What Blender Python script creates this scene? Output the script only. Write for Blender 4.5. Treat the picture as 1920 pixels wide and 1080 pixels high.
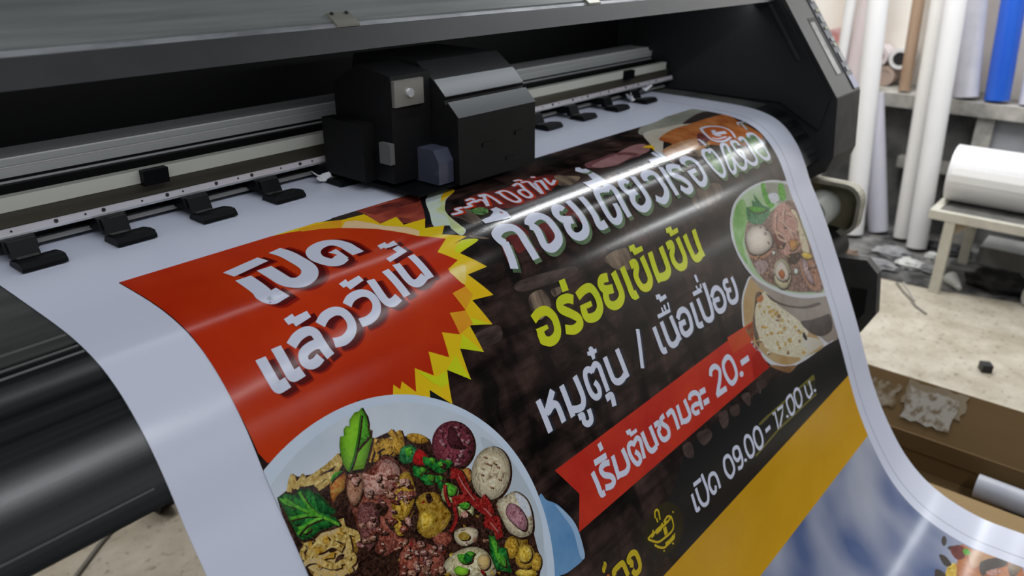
import bpy, bmesh, math, random
from mathutils import Vector, Matrix
C = bpy.context.scene.collection
scene = bpy.context.scene
for o in list(bpy.data.objects): bpy.data.objects.remove(o, do_unlink=True)
# ------------------------------------------------------------------ camera
cam_d = bpy.data.cameras.new('camera'); cam = bpy.data.objects.new('camera', cam_d); C.objects.link(cam)
cam_d.sensor_width = 36.0; cam_d.lens = 27.684; cam_d.clip_start = .02; cam_d.clip_end = 60
RIGHT = Vector((.63734351, -.77052514, .00917901)); UP = Vector((.305254, .2633938, .9151195)); BACK = Vector((-.70754028, -.58044355, .40307821))
cam.matrix_world = Matrix(((RIGHT.x, UP.x, BACK.x, 0), (RIGHT.y, UP.y, BACK.y, 0), (RIGHT.z, UP.z, BACK.z, 1.29), (0, 0, 0, 1)))
cam_d.dof.use_dof = True; cam_d.dof.focus_distance = .98; cam_d.dof.aperture_fstop = 5.0
scene.camera = cam
# ------------------------------------------------------------------ world, lamps, exposure
wd = bpy.data.worlds.new('world'); scene.world = wd; wd.use_nodes = True
bg = wd.node_tree.nodes['Background']; bg.inputs[0].default_value = (.80, .86, 1.0, 1); bg.inputs[1].default_value = .045
def lamp(name, a, b, width, power, color=(1, .98, .95), target=None):
    """a long thin area lamp from a to b"""
    a, b = Vector(a), Vector(b)
    d = bpy.data.lights.new(name, 'AREA'); d.shape = 'RECTANGLE'; d.size = (b - a).length; d.size_y = width; d.energy = power; d.color = color
    o = bpy.data.objects.new(name, d); C.objects.link(o); o.location = (a + b) / 2
    x = (b - a).normalized(); z = -(Vector(target) - o.location).normalized() if target else Vector((0, 0, 1)); y = z.cross(x).normalized(); z = x.cross(y)
    o.matrix_world = Matrix(((x.x, y.x, z.x, o.location.x), (x.y, y.y, z.y, o.location.y), (x.z, y.z, z.z, o.location.z), (0, 0, 0, 1)))
    return o
lamp('ceiling_tube', (2.35, 1.02, 2.4), (4.15, 1.02, 2.4), .07, 58, (.95, .98, 1.0))
lamp('ceiling_tube', (1.05, -1.15, 2.4), (2.2, -.08, 2.4), .11, 13, (.95, .98, 1.0))
lamp('ceiling_tube', (3.0, .15, 2.4), (4.15, .15, 2.4), .03, 8, (.95, .98, 1.0))
lamp('ceiling_tube', (-1.3, 1.9, 2.4), (1.9, 2.3, 2.4), .12, 62, (1, .98, .95))  # added behind the printer to brighten the floor there
lamp('ceiling_tube', (-1.2, -.85, 2.4), (1.0, -.85, 2.4), .12, 52, (.92, .96, 1.0))
lamp('daylight_opening', (2.6, -2.4, 2.2), (.2, -2.4, 2.2), .30, 7, (.93, .97, 1.0), target=(1.0, .8, .95))
lamp('wall_tube', (4.27, -1.62, 2.06), (4.27, -.88, 1.52), .035, 11, (.95, .98, 1.0), target=(1.5, .2, .2))
lamp('wall_tube', (4.27, .01, 1.45), (4.27, .01, 2.3), .05, 11, (.95, .98, 1.0), target=(1.6, .1, .2))
lamp('added_wall_fill', (2.9, 1.9, 2.3), (2.9, -1.6, 2.3), .9, 70, (1, .98, .95), target=(4.3, .1, .7))  # unseen fill lamp added to brighten the far wall, not a window
lamp('added_beam_fill', (-.45, .80, 1.168), (1.82, .80, 1.168), .012, 2.6, (.92, .96, 1.0), target=(.68, .95, .97))  # unseen fill strip added under the beam to lift rails and flat sheet
vs = scene.view_settings; vs.view_transform = 'Standard'; vs.look = 'None'; vs.exposure = -0.95; vs.gamma = 1.0; vs.use_curve_mapping = False
# ------------------------------------------------------------------ helpers
def nodes(m):
    m.use_nodes = True; nt = m.node_tree; b = nt.nodes['Principled BSDF']; return nt, b
MATS = {}
def mat(name, col, rough=.5, metal=0.0, spec=.5, noise=0.0, scale=20.0, stretch=(1, 1, 1), bump=0.0, col2=None, coat=0.0, uv=False, detail=4.0, contrast=(.35, .65), trans=0.0):
    if name in MATS: return MATS[name]
    m = bpy.data.materials.new(name); nt, b = nodes(m)
    b.inputs['Roughness'].default_value = rough; b.inputs['Metallic'].default_value = metal; b.inputs['Specular IOR Level'].default_value = spec
    b.inputs['Coat Weight'].default_value = coat; b.inputs['Coat Roughness'].default_value = .12; b.inputs['Transmission Weight'].default_value = trans
    b.inputs['Base Color'].default_value = (*col, 1)
    if noise or col2 or bump:
        tc = nt.nodes.new('ShaderNodeTexCoord'); mp = nt.nodes.new('ShaderNodeMapping'); mp.inputs['Scale'].default_value = stretch
        nt.links.new(tc.outputs['UV' if uv else 'Object'], mp.inputs[0])
        n = nt.nodes.new('ShaderNodeTexNoise'); n.inputs['Scale'].default_value = scale; n.inputs['Detail'].default_value = detail; n.inputs['Roughness'].default_value = .6
        nt.links.new(mp.outputs[0], n.inputs['Vector'])
        if noise or col2:
            r = nt.nodes.new('ShaderNodeValToRGB'); r.color_ramp.elements[0].position = contrast[0]; r.color_ramp.elements[1].position = contrast[1]
            c2 = col2 if col2 else tuple(max(0, min(1, c * (1 + noise))) for c in col)
            c1 = col if col2 else tuple(c * (1 - noise) for c in col)
            r.color_ramp.elements[0].color = (*c1, 1); r.color_ramp.elements[1].color = (*c2, 1)
            nt.links.new(n.outputs['Fac'], r.inputs[0]); nt.links.new(r.outputs[0], b.inputs['Base Color'])
        if bump:
            bp = nt.nodes.new('ShaderNodeBump'); bp.inputs['Strength'].default_value = bump; bp.inputs['Distance'].default_value = .002
            nt.links.new(n.outputs['Fac'], bp.inputs['Height']); nt.links.new(bp.outputs[0], b.inputs['Normal'])
    MATS[name] = m; return m
def base_of(parent):
    p = Vector((0, 0, 0))
    while parent is not None:
        p += parent.location; parent = parent.parent
    return p
def obj(name, bm, m, parent=None, smooth=False, label=None, bevel=0.0):
    """link a bmesh given in room coordinates as ONE mesh object under its parent"""
    if bevel:
        es = [e for e in bm.edges if len(e.link_faces) == 2 and e.calc_face_angle(0) > .5]
        bmesh.ops.bevel(bm, geom=es, offset=bevel, segments=2, affect='EDGES', profile=.5, clamp_overlap=True)
    bmesh.ops.recalc_face_normals(bm, faces=bm.faces[:])
    bm.transform(Matrix.Translation(-base_of(parent)))
    me = bpy.data.meshes.new(name); bm.to_mesh(me); bm.free()
    for mm in (m if isinstance(m, (list, tuple)) else [m]): me.materials.append(mm)
    if smooth:
        for p in me.polygons: p.use_smooth = True
        me.set_sharp_from_angle(angle=.7)
    o = bpy.data.objects.new(name, me); C.objects.link(o)
    if parent is not None: o.parent = parent
    if label: o['label'] = label
    return o
def thing(name, label, cat, loc=(0, 0, 0), group=None):
    o = bpy.data.objects.new(name, None); C.objects.link(o); o.location = loc; o.empty_display_size = .05
    o['label'] = label; o['category'] = cat
    if group: o['group'] = group
    return o
def tag(o, label, cat, group=None):
    o['label'] = label; o['category'] = cat
    if group: o['group'] = group
    return o
def struct(name, bm, m): o = obj(name, bm, m); o['kind'] = 'structure'; return o
def box(bm, x0, x1, y0, y1, z0, z1, M=None):
    vs_ = [bm.verts.new((x, y, z)) for x in (x0, x1) for y in (y0, y1) for z in (z0, z1)]
    for f in ((0, 1, 3, 2), (4, 6, 7, 5), (0, 4, 5, 1), (2, 3, 7, 6), (0, 2, 6, 4), (1, 5, 7, 3)): bm.faces.new([vs_[i] for i in f])
    if M is not None:
        for v in vs_: v.co = M @ v.co
    return bm
def prism(bm, pts, x0, x1, axis='x'):
    """extrude a (Y,Z) outline along X (axis 'y': an (X,Z) outline along Y, axis 'z': an (X,Y) outline along Z)"""
    def mk(a, p): return (a, p[0], p[1]) if axis == 'x' else ((p[0], a, p[1]) if axis == 'y' else (p[0], p[1], a))
    A = [bm.verts.new(mk(x0, p)) for p in pts]; B = [bm.verts.new(mk(x1, p)) for p in pts]; n = len(pts)
    bm.faces.new(A); bm.faces.new(B[::-1])
    for i in range(n): bm.faces.new((A[i], B[i], B[(i + 1) % n], A[(i + 1) % n]))
    return bm
def tube(bm, pts, r, n=14, cap=True):
    """round bar along a polyline; r is one radius or one per point"""
    pts = [Vector(p) for p in pts]; rs = r if isinstance(r, (list, tuple)) else [r] * len(pts); rings = []
    ref = Vector((0, 0, 1)) if abs((pts[-1] - pts[0]).normalized().z) < .9 else Vector((1, 0, 0))
    for i, p in enumerate(pts):
        d = (pts[min(i + 1, len(pts) - 1)] - pts[max(i - 1, 0)]).normalized(); a = d.cross(ref).normalized(); b = d.cross(a)
        rings.append([bm.verts.new(p + (a * math.cos(2 * math.pi * k / n) + b * math.sin(2 * math.pi * k / n)) * rs[i]) for k in range(n)])
    for A, B in zip(rings, rings[1:]):
        for k in range(n): bm.faces.new((A[k], A[(k + 1) % n], B[(k + 1) % n], B[k]))
    if cap: bm.faces.new(rings[0][::-1]); bm.faces.new(rings[-1])
    return bm
def pipe(bm, a, b, ro, ri, n=32):
    """hollow roll from a to b"""
    a, b = Vector(a), Vector(b); d = (b - a).normalized(); ref = Vector((0, 0, 1)) if abs(d.z) < .9 else Vector((1, 0, 0)); u = d.cross(ref).normalized(); w = d.cross(u)
    R = []
    for p, r in ((a, ri), (a, ro), (b, ro), (b, ri)): R.append([bm.verts.new(p + (u * math.cos(2 * math.pi * k / n) + w * math.sin(2 * math.pi * k / n)) * r) for k in range(n)])
    for i in range(4):
        A, B = R[i], R[(i + 1) % 4]
        for k in range(n): bm.faces.new((A[k], A[(k + 1) % n], B[(k + 1) % n], B[k]))
    return bm
def NB(): return bmesh.new()
def catmull(P, n, closed=False):
    out = []; m = len(P); g = (lambda k: P[k % m]) if closed else (lambda k: P[min(max(k, 0), m - 1)])
    for i in range(m if closed else m - 1):
        a, b, c, d = g(i - 1), g(i), g(i + 1), g(i + 2)
        for j in range(n):
            t = j / n
            out.append(tuple(.5 * (2 * b[k] + (c[k] - a[k]) * t + (2 * a[k] - 5 * b[k] + 4 * c[k] - d[k]) * t * t + (3 * b[k] - a[k] - 3 * c[k] + d[k]) * t ** 3) for k in (0, 1)))
    if not closed: out.append(tuple(P[-1]))
    return out
# ------------------------------------------------------------------ the run of the sheet through the printer (Y, Z), feed direction
RUN = catmull([(1.12, .95), (.98, .95), (.88, .949), (.79, .947), (.745, .9445), (.71, .939), (.68, .9295), (.655, .915), (.632, .894), (.612, .869), (.595, .84), (.576, .801), (.553, .763), (.523, .71), (.467, .598), (.413, .485), (.36, .365), (.31, .278), (.25, .2), (.18, .148), (.09, .12), (0, .119), (-.1, .125), (-.3, .115), (-.55, .035)], 12)
ARC = [0.0]
for a, b in zip(RUN, RUN[1:]): ARC.append(ARC[-1] + math.dist(a, b))
def run_normal(i):
    a, b = RUN[max(i - 1, 0)], RUN[min(i + 1, len(RUN) - 1)]; l = math.dist(a, b); t = ((b[0] - a[0]) / l, (b[1] - a[1]) / l); return (t[1], -t[0])
NRM = [run_normal(i) for i in range(len(RUN))]
NRM = [(-n[0], -n[1]) if n[1] < 0 else n for n in NRM]
import bisect
def on_sheet(u, v, h):
    """point and normal at u metres along the printer, v metres down the sheet, h above its face"""
    i = min(max(bisect.bisect_right(ARC, v) - 1, 0), len(RUN) - 2); k = (v - ARC[i]) / (ARC[i + 1] - ARC[i])
    y = RUN[i][0] + k * (RUN[i + 1][0] - RUN[i][0]); z = RUN[i][1] + k * (RUN[i + 1][1] - RUN[i][1])
    ny = NRM[i][0] * (1 - k) + NRM[i + 1][0] * k; nz = NRM[i][1] * (1 - k) + NRM[i + 1][1] * k; l = math.hypot(ny, nz); ny /= l; nz /= l
    return Vector((u, y + ny * h, z + nz * h)), Vector((0, ny, nz))
# ------------------------------------------------------------------ room shell
WX = 4.32
floor_m = mat('floor_stone', (.40, .35, .27), rough=.45, col2=(.60, .55, .46), scale=7, detail=8, bump=.1)
fm_nt, fm_b = nodes(floor_m)
tc = fm_nt.nodes.new('ShaderNodeTexCoord'); n2 = fm_nt.nodes.new('ShaderNodeTexNoise'); n2.inputs['Scale'].default_value = 45; n2.inputs['Detail'].default_value = 3
r2 = fm_nt.nodes.new('ShaderNodeValToRGB'); r2.color_ramp.elements[0].position = .28; r2.color_ramp.elements[1].position = .42; r2.color_ramp.elements[0].color = (.22, .20, .17, 1)
mx = fm_nt.nodes.new('ShaderNodeMixRGB'); mx.blend_type = 'MULTIPLY'; mx.inputs[0].default_value = .55
src = fm_b.inputs['Base Color'].links[0].from_socket
fm_nt.links.new(tc.outputs['Object'], n2.inputs['Vector']); fm_nt.links.new(n2.outputs['Fac'], r2.inputs[0]); fm_nt.links.new(src, mx.inputs[1]); fm_nt.links.new(r2.outputs[0], mx.inputs[2]); fm_nt.links.new(mx.outputs[0], fm_b.inputs['Base Color'])
bm = box(NB(), -2.0, WX, -3.0, 3.2, -.08, 0); struct('floor', bm, floor_m)
wall_m = mat('plaster_wall', (.86, .79, .69), rough=.9, col2=(.92, .89, .84), scale=3, detail=6)
bm = box(NB(), WX, WX + .12, -3.0, 3.2, -.08, 2.5); struct('wall_right', bm, wall_m)
bm = box(NB(), -2.0, WX + .12, 3.2, 3.32, -.08, 2.5); struct('wall_back', bm, wall_m)
# dirty concrete strip along the foot of the wall
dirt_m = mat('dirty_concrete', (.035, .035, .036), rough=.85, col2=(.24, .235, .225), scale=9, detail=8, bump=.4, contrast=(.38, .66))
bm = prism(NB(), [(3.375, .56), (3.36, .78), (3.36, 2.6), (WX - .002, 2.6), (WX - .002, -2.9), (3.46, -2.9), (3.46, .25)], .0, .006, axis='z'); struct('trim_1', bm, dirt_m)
# ledge with dark base wall below
led = thing('concrete_ledge', 'worn concrete ledge along the wall holding the leaning tubes and rolls', 'ledge', (4.16, .3, .006))
conc = mat('grey_concrete', (.16, .155, .145), rough=.85, col2=(.48, .46, .42), scale=6, detail=7, bump=.2)
darkc = mat('dark_grey_block', (.05, .05, .052), rough=.9, col2=(.14, .14, .14), scale=7, detail=6)  # mottled dark grey for the base wall
bm = box(NB(), 4.0, WX - .003, -2.4, 1.75, .598, .658); obj('ledge_slab', bm, conc, led, bevel=.004)
bm = box(NB(), 4.10, WX - .003, -2.4, 1.75, .006, .598); obj('base_wall', bm, darkc, led)
for y in (1.30, .60, -.75, -1.9):
    bm = box(NB(), 4.02, 4.10, y - .035, y + .035, .006, .598); obj('support_post', bm, conc, led, bevel=.003)
bm = box(NB(), 4.035, 4.10, -2.3, .93, .315, .365); obj('lower_rail', bm, conc, led, bevel=.003)
bd = obj('leaning_board', prism(NB(), [(4.035, .37), (4.055, .37), (4.085, .59), (4.065, .59)], -.35, .63, axis='y'), mat('blue_grey_board', (.22, .235, .26), rough=.7, col2=(.30, .31, .33), scale=4), None)
tag(bd, 'blue grey board standing on the lower rail under the ledge', 'board')
# ------------------------------------------------------------------ tubes and rolls leaning on the ledge
wht = mat('white_film', (.78, .78, .80), rough=.35, col2=(.84, .84, .85), scale=5, stretch=(1, 1, .3))
wht2 = mat('warm_white_film', (.74, .72, .70), rough=.4, col2=(.80, .79, .77), scale=5, stretch=(1, 1, .3))
lilac = mat('lilac_film', (.52, .52, .62), rough=.5, col2=(.66, .65, .72), scale=6, stretch=(1, 1, .2))
pinky = mat('pinkish_film', (.66, .56, .58), rough=.5, col2=(.74, .68, .69), scale=8, stretch=(1, 1, .15))
card = mat('cardboard_tube', (.34, .22, .14), rough=.75, col2=(.44, .31, .22), scale=12, stretch=(1, 1, .2))
blue = mat('blue_film', (.02, .09, .52), rough=.22, col2=(.03, .14, .62), scale=4, stretch=(1, 1, .2))
core = mat('paper_core', (.45, .36, .26), rough=.8)
def leaning(name, label, a, b, top_z, r, m, group=None):
    """a roll standing at a, leaning through b, up to the height top_z; with its paper core showing at both ends"""
    a, b = Vector(a), Vector(b); t = (top_z - a.z) / (b.z - a.z); e = a + (b - a) * t; d = (e - a).normalized()
    th = thing(name, label, 'roll', a, group)
    obj('film', pipe(NB(), a, e, r, r * .62), m, th, smooth=True)
    obj('core', pipe(NB(), a + d * .004, e - d * .004, r * .618, r * .5), core, th, smooth=True)
    return th
G = 'tall rolls leaning on the ledge'
leaning('film_roll', 'white roll standing on the floor, nearest the printer end cap', (3.80, 1.003, .022), (3.86, 1.103, 1.068), 1.75, .045, wht, G)
leaning('film_roll', 'slim pinkish roll on the ledge behind the nearest white roll', (4.08, 1.215, .668), (4.11, 1.222, 1.05), 1.72, .036, pinky, G)
leaning('film_roll', 'slim white roll at the far left of the leaning rolls', (4.09, 1.283, .668), (4.11, 1.295, 1.05), 1.72, .026, wht, G)
leaning('film_roll', 'lilac wrapped roll standing on the floor and leaning the other way', (3.93, .924, .020), (3.945, 1.062, .62), .655, .045, lilac, G)
leaning('film_roll', 'off white roll left of a whiter one, both on the floor', (3.895, .807, .022), (3.985, .881, 1.088), 1.75, .038, wht2, G)
leaning('film_roll', 'bright white roll on the floor beside the white bench', (3.80, .718, .022), (3.885, .798, 1.092), 1.75, .043, wht, G)
leaning('cardboard_tube', 'brown cardboard tube standing on the ledge', (4.06, .968, .666), (4.09, .993, 1.08), 1.60, .026, card)
leaning('film_roll', 'lilac grey speckled roll on the ledge left of the blue roll', (4.07, .71, .668), (4.10, .775, 1.11), 1.66, .052, mat('speckled_film', (.60, .60, .68), rough=.5, col2=(.70, .70, .76), scale=9), G)
leaning('film_roll', 'bright blue roll standing on the ledge', (4.065, .585, .668), (4.10, .622, 1.10), 1.65, .050, blue, G)
leaning('film_roll', 'grey white roll right of the blue roll', (4.06, .46, .668), (4.09, .495, 1.10), 1.60, .040, lilac, G)
# short rolls and bundles lying on the ledge, ends facing the room
def short_roll(name, label, y, z, r, m, endm, x0=4.175, x1=4.31):
    th = thing(name, label, 'roll', (x0, y, z - r), 'short rolls piled on the ledge')
    obj('wrap', pipe(NB(), (x0, y, z), (x1, y, z), r, r * .66, 24), m, th, smooth=True)
    obj('end_disc', tube(NB(), [(x0 + .004, y, z), (x0 + .03, y, z)], r * .655, 24), endm, th, smooth=True)
red_e = mat('wine_end', (.28, .05, .07), rough=.6); blk_e = mat('black_end', (.012, .012, .014), rough=.5); pk = mat('pink_wrap', (.62, .36, .36), rough=.5); tanw = mat('tan_wrap', (.50, .38, .32), rough=.7, col2=(.40, .30, .25), scale=10)
short_roll('short_roll', 'short white roll with a black end, on the ledge beside the cardboard tube', 1.045, .792, .048, wht, blk_e)
short_roll('short_roll', 'short pale roll with a wine red end, behind the nearest white roll', 1.150, .795, .050, pinky, red_e)
short_roll('short_roll', 'tan bundle lying at the bottom of the ledge pile', 1.100, .705, .046, tanw, tanw)
short_roll('short_roll', 'pink roll end beside the printer control panel', 1.375, .86, .045, pk, mat('salmon_end', (.60, .26, .24), rough=.5))
short_roll('short_roll', 'brown bundle under the pink roll end', 1.40, .74, .075, tanw, red_e)
short_roll('short_roll', 'white roll with a dark end between the bright white and lilac grey rolls', .795, .80, .045, wht, blk_e)
short_roll('short_roll', 'lilac roll lying low between the bright white and lilac grey rolls', .80, .705, .045, lilac, lilac)
short_roll('short_roll', 'dark roll end right of the blue roll', .42, .80, .045, lilac, blk_e)
kerb = obj('concrete_kerb', box(NB(), 3.80, 3.985, -2.2, .47, .006, .088), mat('pale_concrete', (.26, .26, .25), rough=.85, col2=(.36, .355, .34), scale=7, detail=6), None, bevel=.006); tag(kerb, 'pale concrete kerb at the foot of the ledge behind the bench', 'kerb')
# ------------------------------------------------------------------ bench with a big roll of film
bench = thing('metal_bench', 'low cream metal bench with a dusty top carrying a big white roll', 'bench', (3.55, .1, .0))
cream = mat('cream_paint', (.52, .50, .42), rough=.55, col2=(.62, .60, .52), scale=14)
dusty = mat('dusty_top', (.10, .10, .095), rough=.8, col2=(.24, .235, .22), scale=9, detail=6)
zt = .338
obj('front_rail', box(NB(), 3.335, 3.365, -.9, .614, zt - .034, zt), cream, bench, bevel=.003)
obj('rear_rail', box(NB(), 3.76, 3.79, -.9, .614, zt - .034, zt), cream, bench, bevel=.003)
for y in (.584, -.9): obj('end_rail', box(NB(), 3.365, 3.76, y, y + .03, zt - .034, zt), cream, bench, bevel=.003)
obj('bench_top', box(NB(), 3.365, 3.76, -.87, .584, zt - .022, zt - .006), dusty, bench)
for x, xo, y, yo in ((3.337, 0, .552, -.0), (3.752, 0, .535, 0), (3.337, 0, -.86, 0), (3.752, 0, -.86, 0)):
    bm = NB(); box(bm, x, x + .036, y - .038, y, .0, zt - .034); obj('leg', bm, cream, bench, bevel=.003)
obj('gusset', prism(NB(), [(.514, zt - .034), (.46, zt - .034), (.514, zt - .085)], 3.345, 3.352), mat('rusty_gusset', (.22, .15, .09), rough=.8, col2=(.36, .30, .22), scale=30), bench)
roll = thing('vinyl_roll', 'big white roll of film lying on the cream metal bench', 'roll', (3.54, -.1, zt))
obj('film', pipe(NB(), (3.54, .60, zt + .112), (3.54, -.85, zt + .112), .112, .05, 48), wht, roll, smooth=True)
obj('core', pipe(NB(), (3.54, .598, zt + .112), (3.54, -.848, zt + .112), .0495, .04), core, roll, smooth=True)
obj('highlight_strip', prism(NB(), [(3.4275, zt + .100), (3.4255, zt + .13), (3.4345, zt + .158), (3.4375, zt + .157), (3.429, zt + .13)], -.84, .585, axis='y'), mat('highlight_white', (.9, .9, .9), rough=.3), roll)  # highlight along the roll, drawn as a raised pale strip
# ------------------------------------------------------------------ cardboard box beside the banner
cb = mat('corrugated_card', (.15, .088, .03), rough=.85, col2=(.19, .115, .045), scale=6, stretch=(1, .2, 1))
cbl = mat('corrugated_card_lit', (.36, .24, .11), rough=.85, col2=(.42, .29, .14), scale=6, stretch=(1, .2, 1))  # same card in paler tan, light on the near flap put into colour
bx = thing('cardboard_box', 'open brown cardboard box on the floor beside the hanging banner', 'box', (1.95, -.1, 0))
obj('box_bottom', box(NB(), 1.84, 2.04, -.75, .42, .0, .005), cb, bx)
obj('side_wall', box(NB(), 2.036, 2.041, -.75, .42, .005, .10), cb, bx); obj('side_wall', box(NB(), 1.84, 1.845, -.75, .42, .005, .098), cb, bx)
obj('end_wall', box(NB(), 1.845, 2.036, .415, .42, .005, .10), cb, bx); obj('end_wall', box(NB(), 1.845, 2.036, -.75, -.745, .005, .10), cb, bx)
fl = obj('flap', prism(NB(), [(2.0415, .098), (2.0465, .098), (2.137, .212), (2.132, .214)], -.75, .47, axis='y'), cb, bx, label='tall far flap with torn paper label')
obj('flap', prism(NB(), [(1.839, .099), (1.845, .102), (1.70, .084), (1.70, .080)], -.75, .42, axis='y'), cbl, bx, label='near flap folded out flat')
def flap_pt(y, t): return Vector((2.0405 + t * .0905, y, .099 + t * .115))
rnd = random.Random(3)
def torn(name, y0, y1, t0, t1, m, seed, lift):
    r = random.Random(seed); bm = NB(); pts = []; k = 9
    for i in range(k): pts.append((y0 + (y1 - y0) * i / k, t0 + r.uniform(-.03, .03)))
    for i in range(5): pts.append((y1 + r.uniform(-.004, .004), t0 + (t1 - t0) * i / 5))
    for i in range(k): pts.append((y1 + (y0 - y1) * i / k, t1 + r.uniform(-.035, .035)))
    for i in range(5): pts.append((y0 + r.uniform(-.006, .006), t1 + (t0 - t1) * i / 5))
    n = Vector((-.115, 0, .0905)).normalized()
    A = [bm.verts.new(flap_pt(*p) + n * lift) for p in pts]; B = [bm.verts.new(flap_pt(*p) + n * (lift + .0012)) for p in pts]
    bm.faces.new(A[::-1]); bm.faces.new(B)
    for i in range(len(A)): bm.faces.new((A[i], A[(i + 1) % len(A)], B[(i + 1) % len(A)], B[i]))
    obj(name, bm, m, fl)
torn('tape_strip', .20, .345, .50, .97, mat('clear_tape', (.26, .20, .13), rough=.3, col2=(.32, .26, .18), scale=14), 5, .0006)
torn('paper_label', .215, .335, .24, .84, mat('torn_label', (.19, .135, .075), rough=.8, col2=(.42, .39, .34), scale=48, contrast=(.36, .52)), 9, .002)
torn('paper_label', .36, .43, .35, .80, mat('torn_label_dim', (.16, .10, .04), rough=.8, col2=(.34, .29, .22), scale=40, contrast=(.42, .6)), 12, .0006)
obj('flap', prism(NB(), [(2.030, .060), (2.0345, .060), (2.0345, .108), (2.030, .108)], -.74, .41, axis='y'), cb, bx, label='narrow inner flap edge')
pl = thing('plastic_roll', 'translucent white wrapped roll lying inside the cardboard box', 'roll', (1.955, -.2, .044))
obj('film', pipe(NB(), (1.965, .118, .0665), (1.945, -.60, .0665), .030, .019, 32), mat('wrap_film', (.52, .54, .62), rough=.3, col2=(.62, .64, .70), scale=8), pl, smooth=True)
obj('core', pipe(NB(), (1.9649, .115, .0665), (1.9451, -.597, .0665), .0188, .014), core, pl, smooth=True)
st = obj('foam_block', box(NB(), 1.87, 2.02, -.70, .05, .005, .0355), mat('packing_foam', (.10, .09, .075), rough=.9), None); tag(st, 'dark packing foam under the roll inside the cardboard box', 'foam')
# ------------------------------------------------------------------ small things on the floor
bm = box(NB(), -.018, .018, -.016, .016, 0, .027); bm.transform(Matrix.Translation((2.765, .236, .0)) @ Matrix.Rotation(.5, 4, 'Z'))
tag(obj('plastic_block', bm, mat('black_plastic', (.012, .013, .015), rough=.45), None, bevel=.005), 'small black plastic block lying alone on the beige floor', 'block')
def lump(name, label, cat, c, s, m, seed, group=None):
    """a crumpled soft heap resting on the floor"""
    r = random.Random(seed); bm = NB(); bmesh.ops.create_icosphere(bm, subdivisions=3, radius=1)
    ph = [r.uniform(0, 6) for _ in range(6)]
    for v in bm.verts:
        p = v.co; k = 1 + .16 * math.sin(4 * p.x + ph[0]) * math.cos(5 * p.y + ph[1]) + .12 * math.sin(9 * p.z + ph[2] + 6 * p.x) + .09 * math.sin(13 * p.y + ph[3])
        v.co = Vector((p.x * s[0] * k, p.y * s[1] * k, max(p.z, -.45) * s[2] * k))
    mz = min(v.co.z for v in bm.verts)
    bm.transform(Matrix.Translation((c[0], c[1], c[2] - mz)))
    return tag(obj(name, bm, m, None, smooth=True), label, cat, group)
blackc = mat('black_cloth', (.008, .008, .009), rough=.7)
lump('black_bag', 'crumpled black bag on the floor under the bench', 'bag', (3.53, .34, .006), (.07, .11, .055), blackc, 2)
whp = mat('white_plastic', (.66, .66, .64), rough=.4); wad = mat('grey_scrap', (.20, .20, .21), rough=.7, col2=(.34, .34, .35), scale=20)
def cup(label, c, d):
    th = thing('plastic_cup', label, 'cup', (c[0], c[1], c[2]), 'white cups by the bench')
    a = Vector(c) + Vector((0, 0, .030)); b = a + Vector(d).normalized() * .075
    obj('cup_wall', pipe(NB(), a, b, .030, .0275, 24), whp, th, smooth=True); dd = (b - a).normalized()
    obj('cup_base', tube(NB(), [a + dd * .002, a + dd * .005], .0274, 20), whp, th)
cup('white plastic cup lying on the floor right of the black bag', (3.44, .235, .006), (.35, -.8, 0)); cup('white plastic cup lying by the right edge of the picture', (3.36, .125, .0), (.9, .12, 0))
bm = NB(); tube(bm, [(3.47, .505, .034), (3.415, .455, .018)], [.030, .010], 16); tag(obj('paper_cone', bm, whp, None, smooth=True), 'white paper cone lying beside the front bench leg', 'cone')
for i, (x, y, sx, sy, m, lab) in enumerate([(3.56, .68, .045, .06, whp, 'white scrap of film left of the front bench leg'), (3.66, .78, .06, .08, wad, 'grey crumpled film below the two white rolls'), (3.47, .80, .05, .09, wad, 'grey crumpled film nearest the printer stand'), (3.72, .63, .03, .03, whp, 'small white ball of paper by the rear bench leg'), (3.88, .60, .07, .10, mat('dark_heap', (.03, .03, .034), rough=.7), 'dark bundle on the floor behind the bench leg'), (3.50, .93, .04, .05, mat('brown_scrap', (.16, .11, .08), rough=.8), 'brown scrap of card near the lilac roll'), (3.55, .60, .03, .045, wad, 'small grey scrap just left of the front bench leg')]):
    lump('film_scrap', lab, 'scrap', (x, y, .006), (sx, sy, .022), m, 20 + i, 'scraps along the foot of the wall')
wire = mat('grey_wire', (.20, .19, .17), rough=.5)
bm = NB(); tube(bm, [(3.35, .676, .0045), (3.27, .63, .0045), (3.20, .578, .006), (3.15, .552, .0045), (3.10, .50, .0045)], .004, 8); tag(obj('wire', bm, wire, None, smooth=True), 'thin grey wire trailing over the beige floor from the scraps', 'wire')
bm = NB(); tube(bm, [(3.36, .652, .0045), (3.28, .605, .0045), (3.20, .568, .0055)], .004, 8); tag(obj('wire', bm, mat('pale_wire', (.5, .48, .44), rough=.5), None, smooth=True), 'short pale wire beside the grey wire on the floor', 'wire')
bm = NB(); tube(bm, [(.60, 1.72, .0055), (.56, 1.675, .0055), (.50, 1.635, .0055), (.42, 1.575, .0055), (.36, 1.52, .0055)], .005, 8); tag(obj('cable', bm, wire, None, smooth=True), 'grey cable on the floor below the black roller apron', 'cable')
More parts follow.
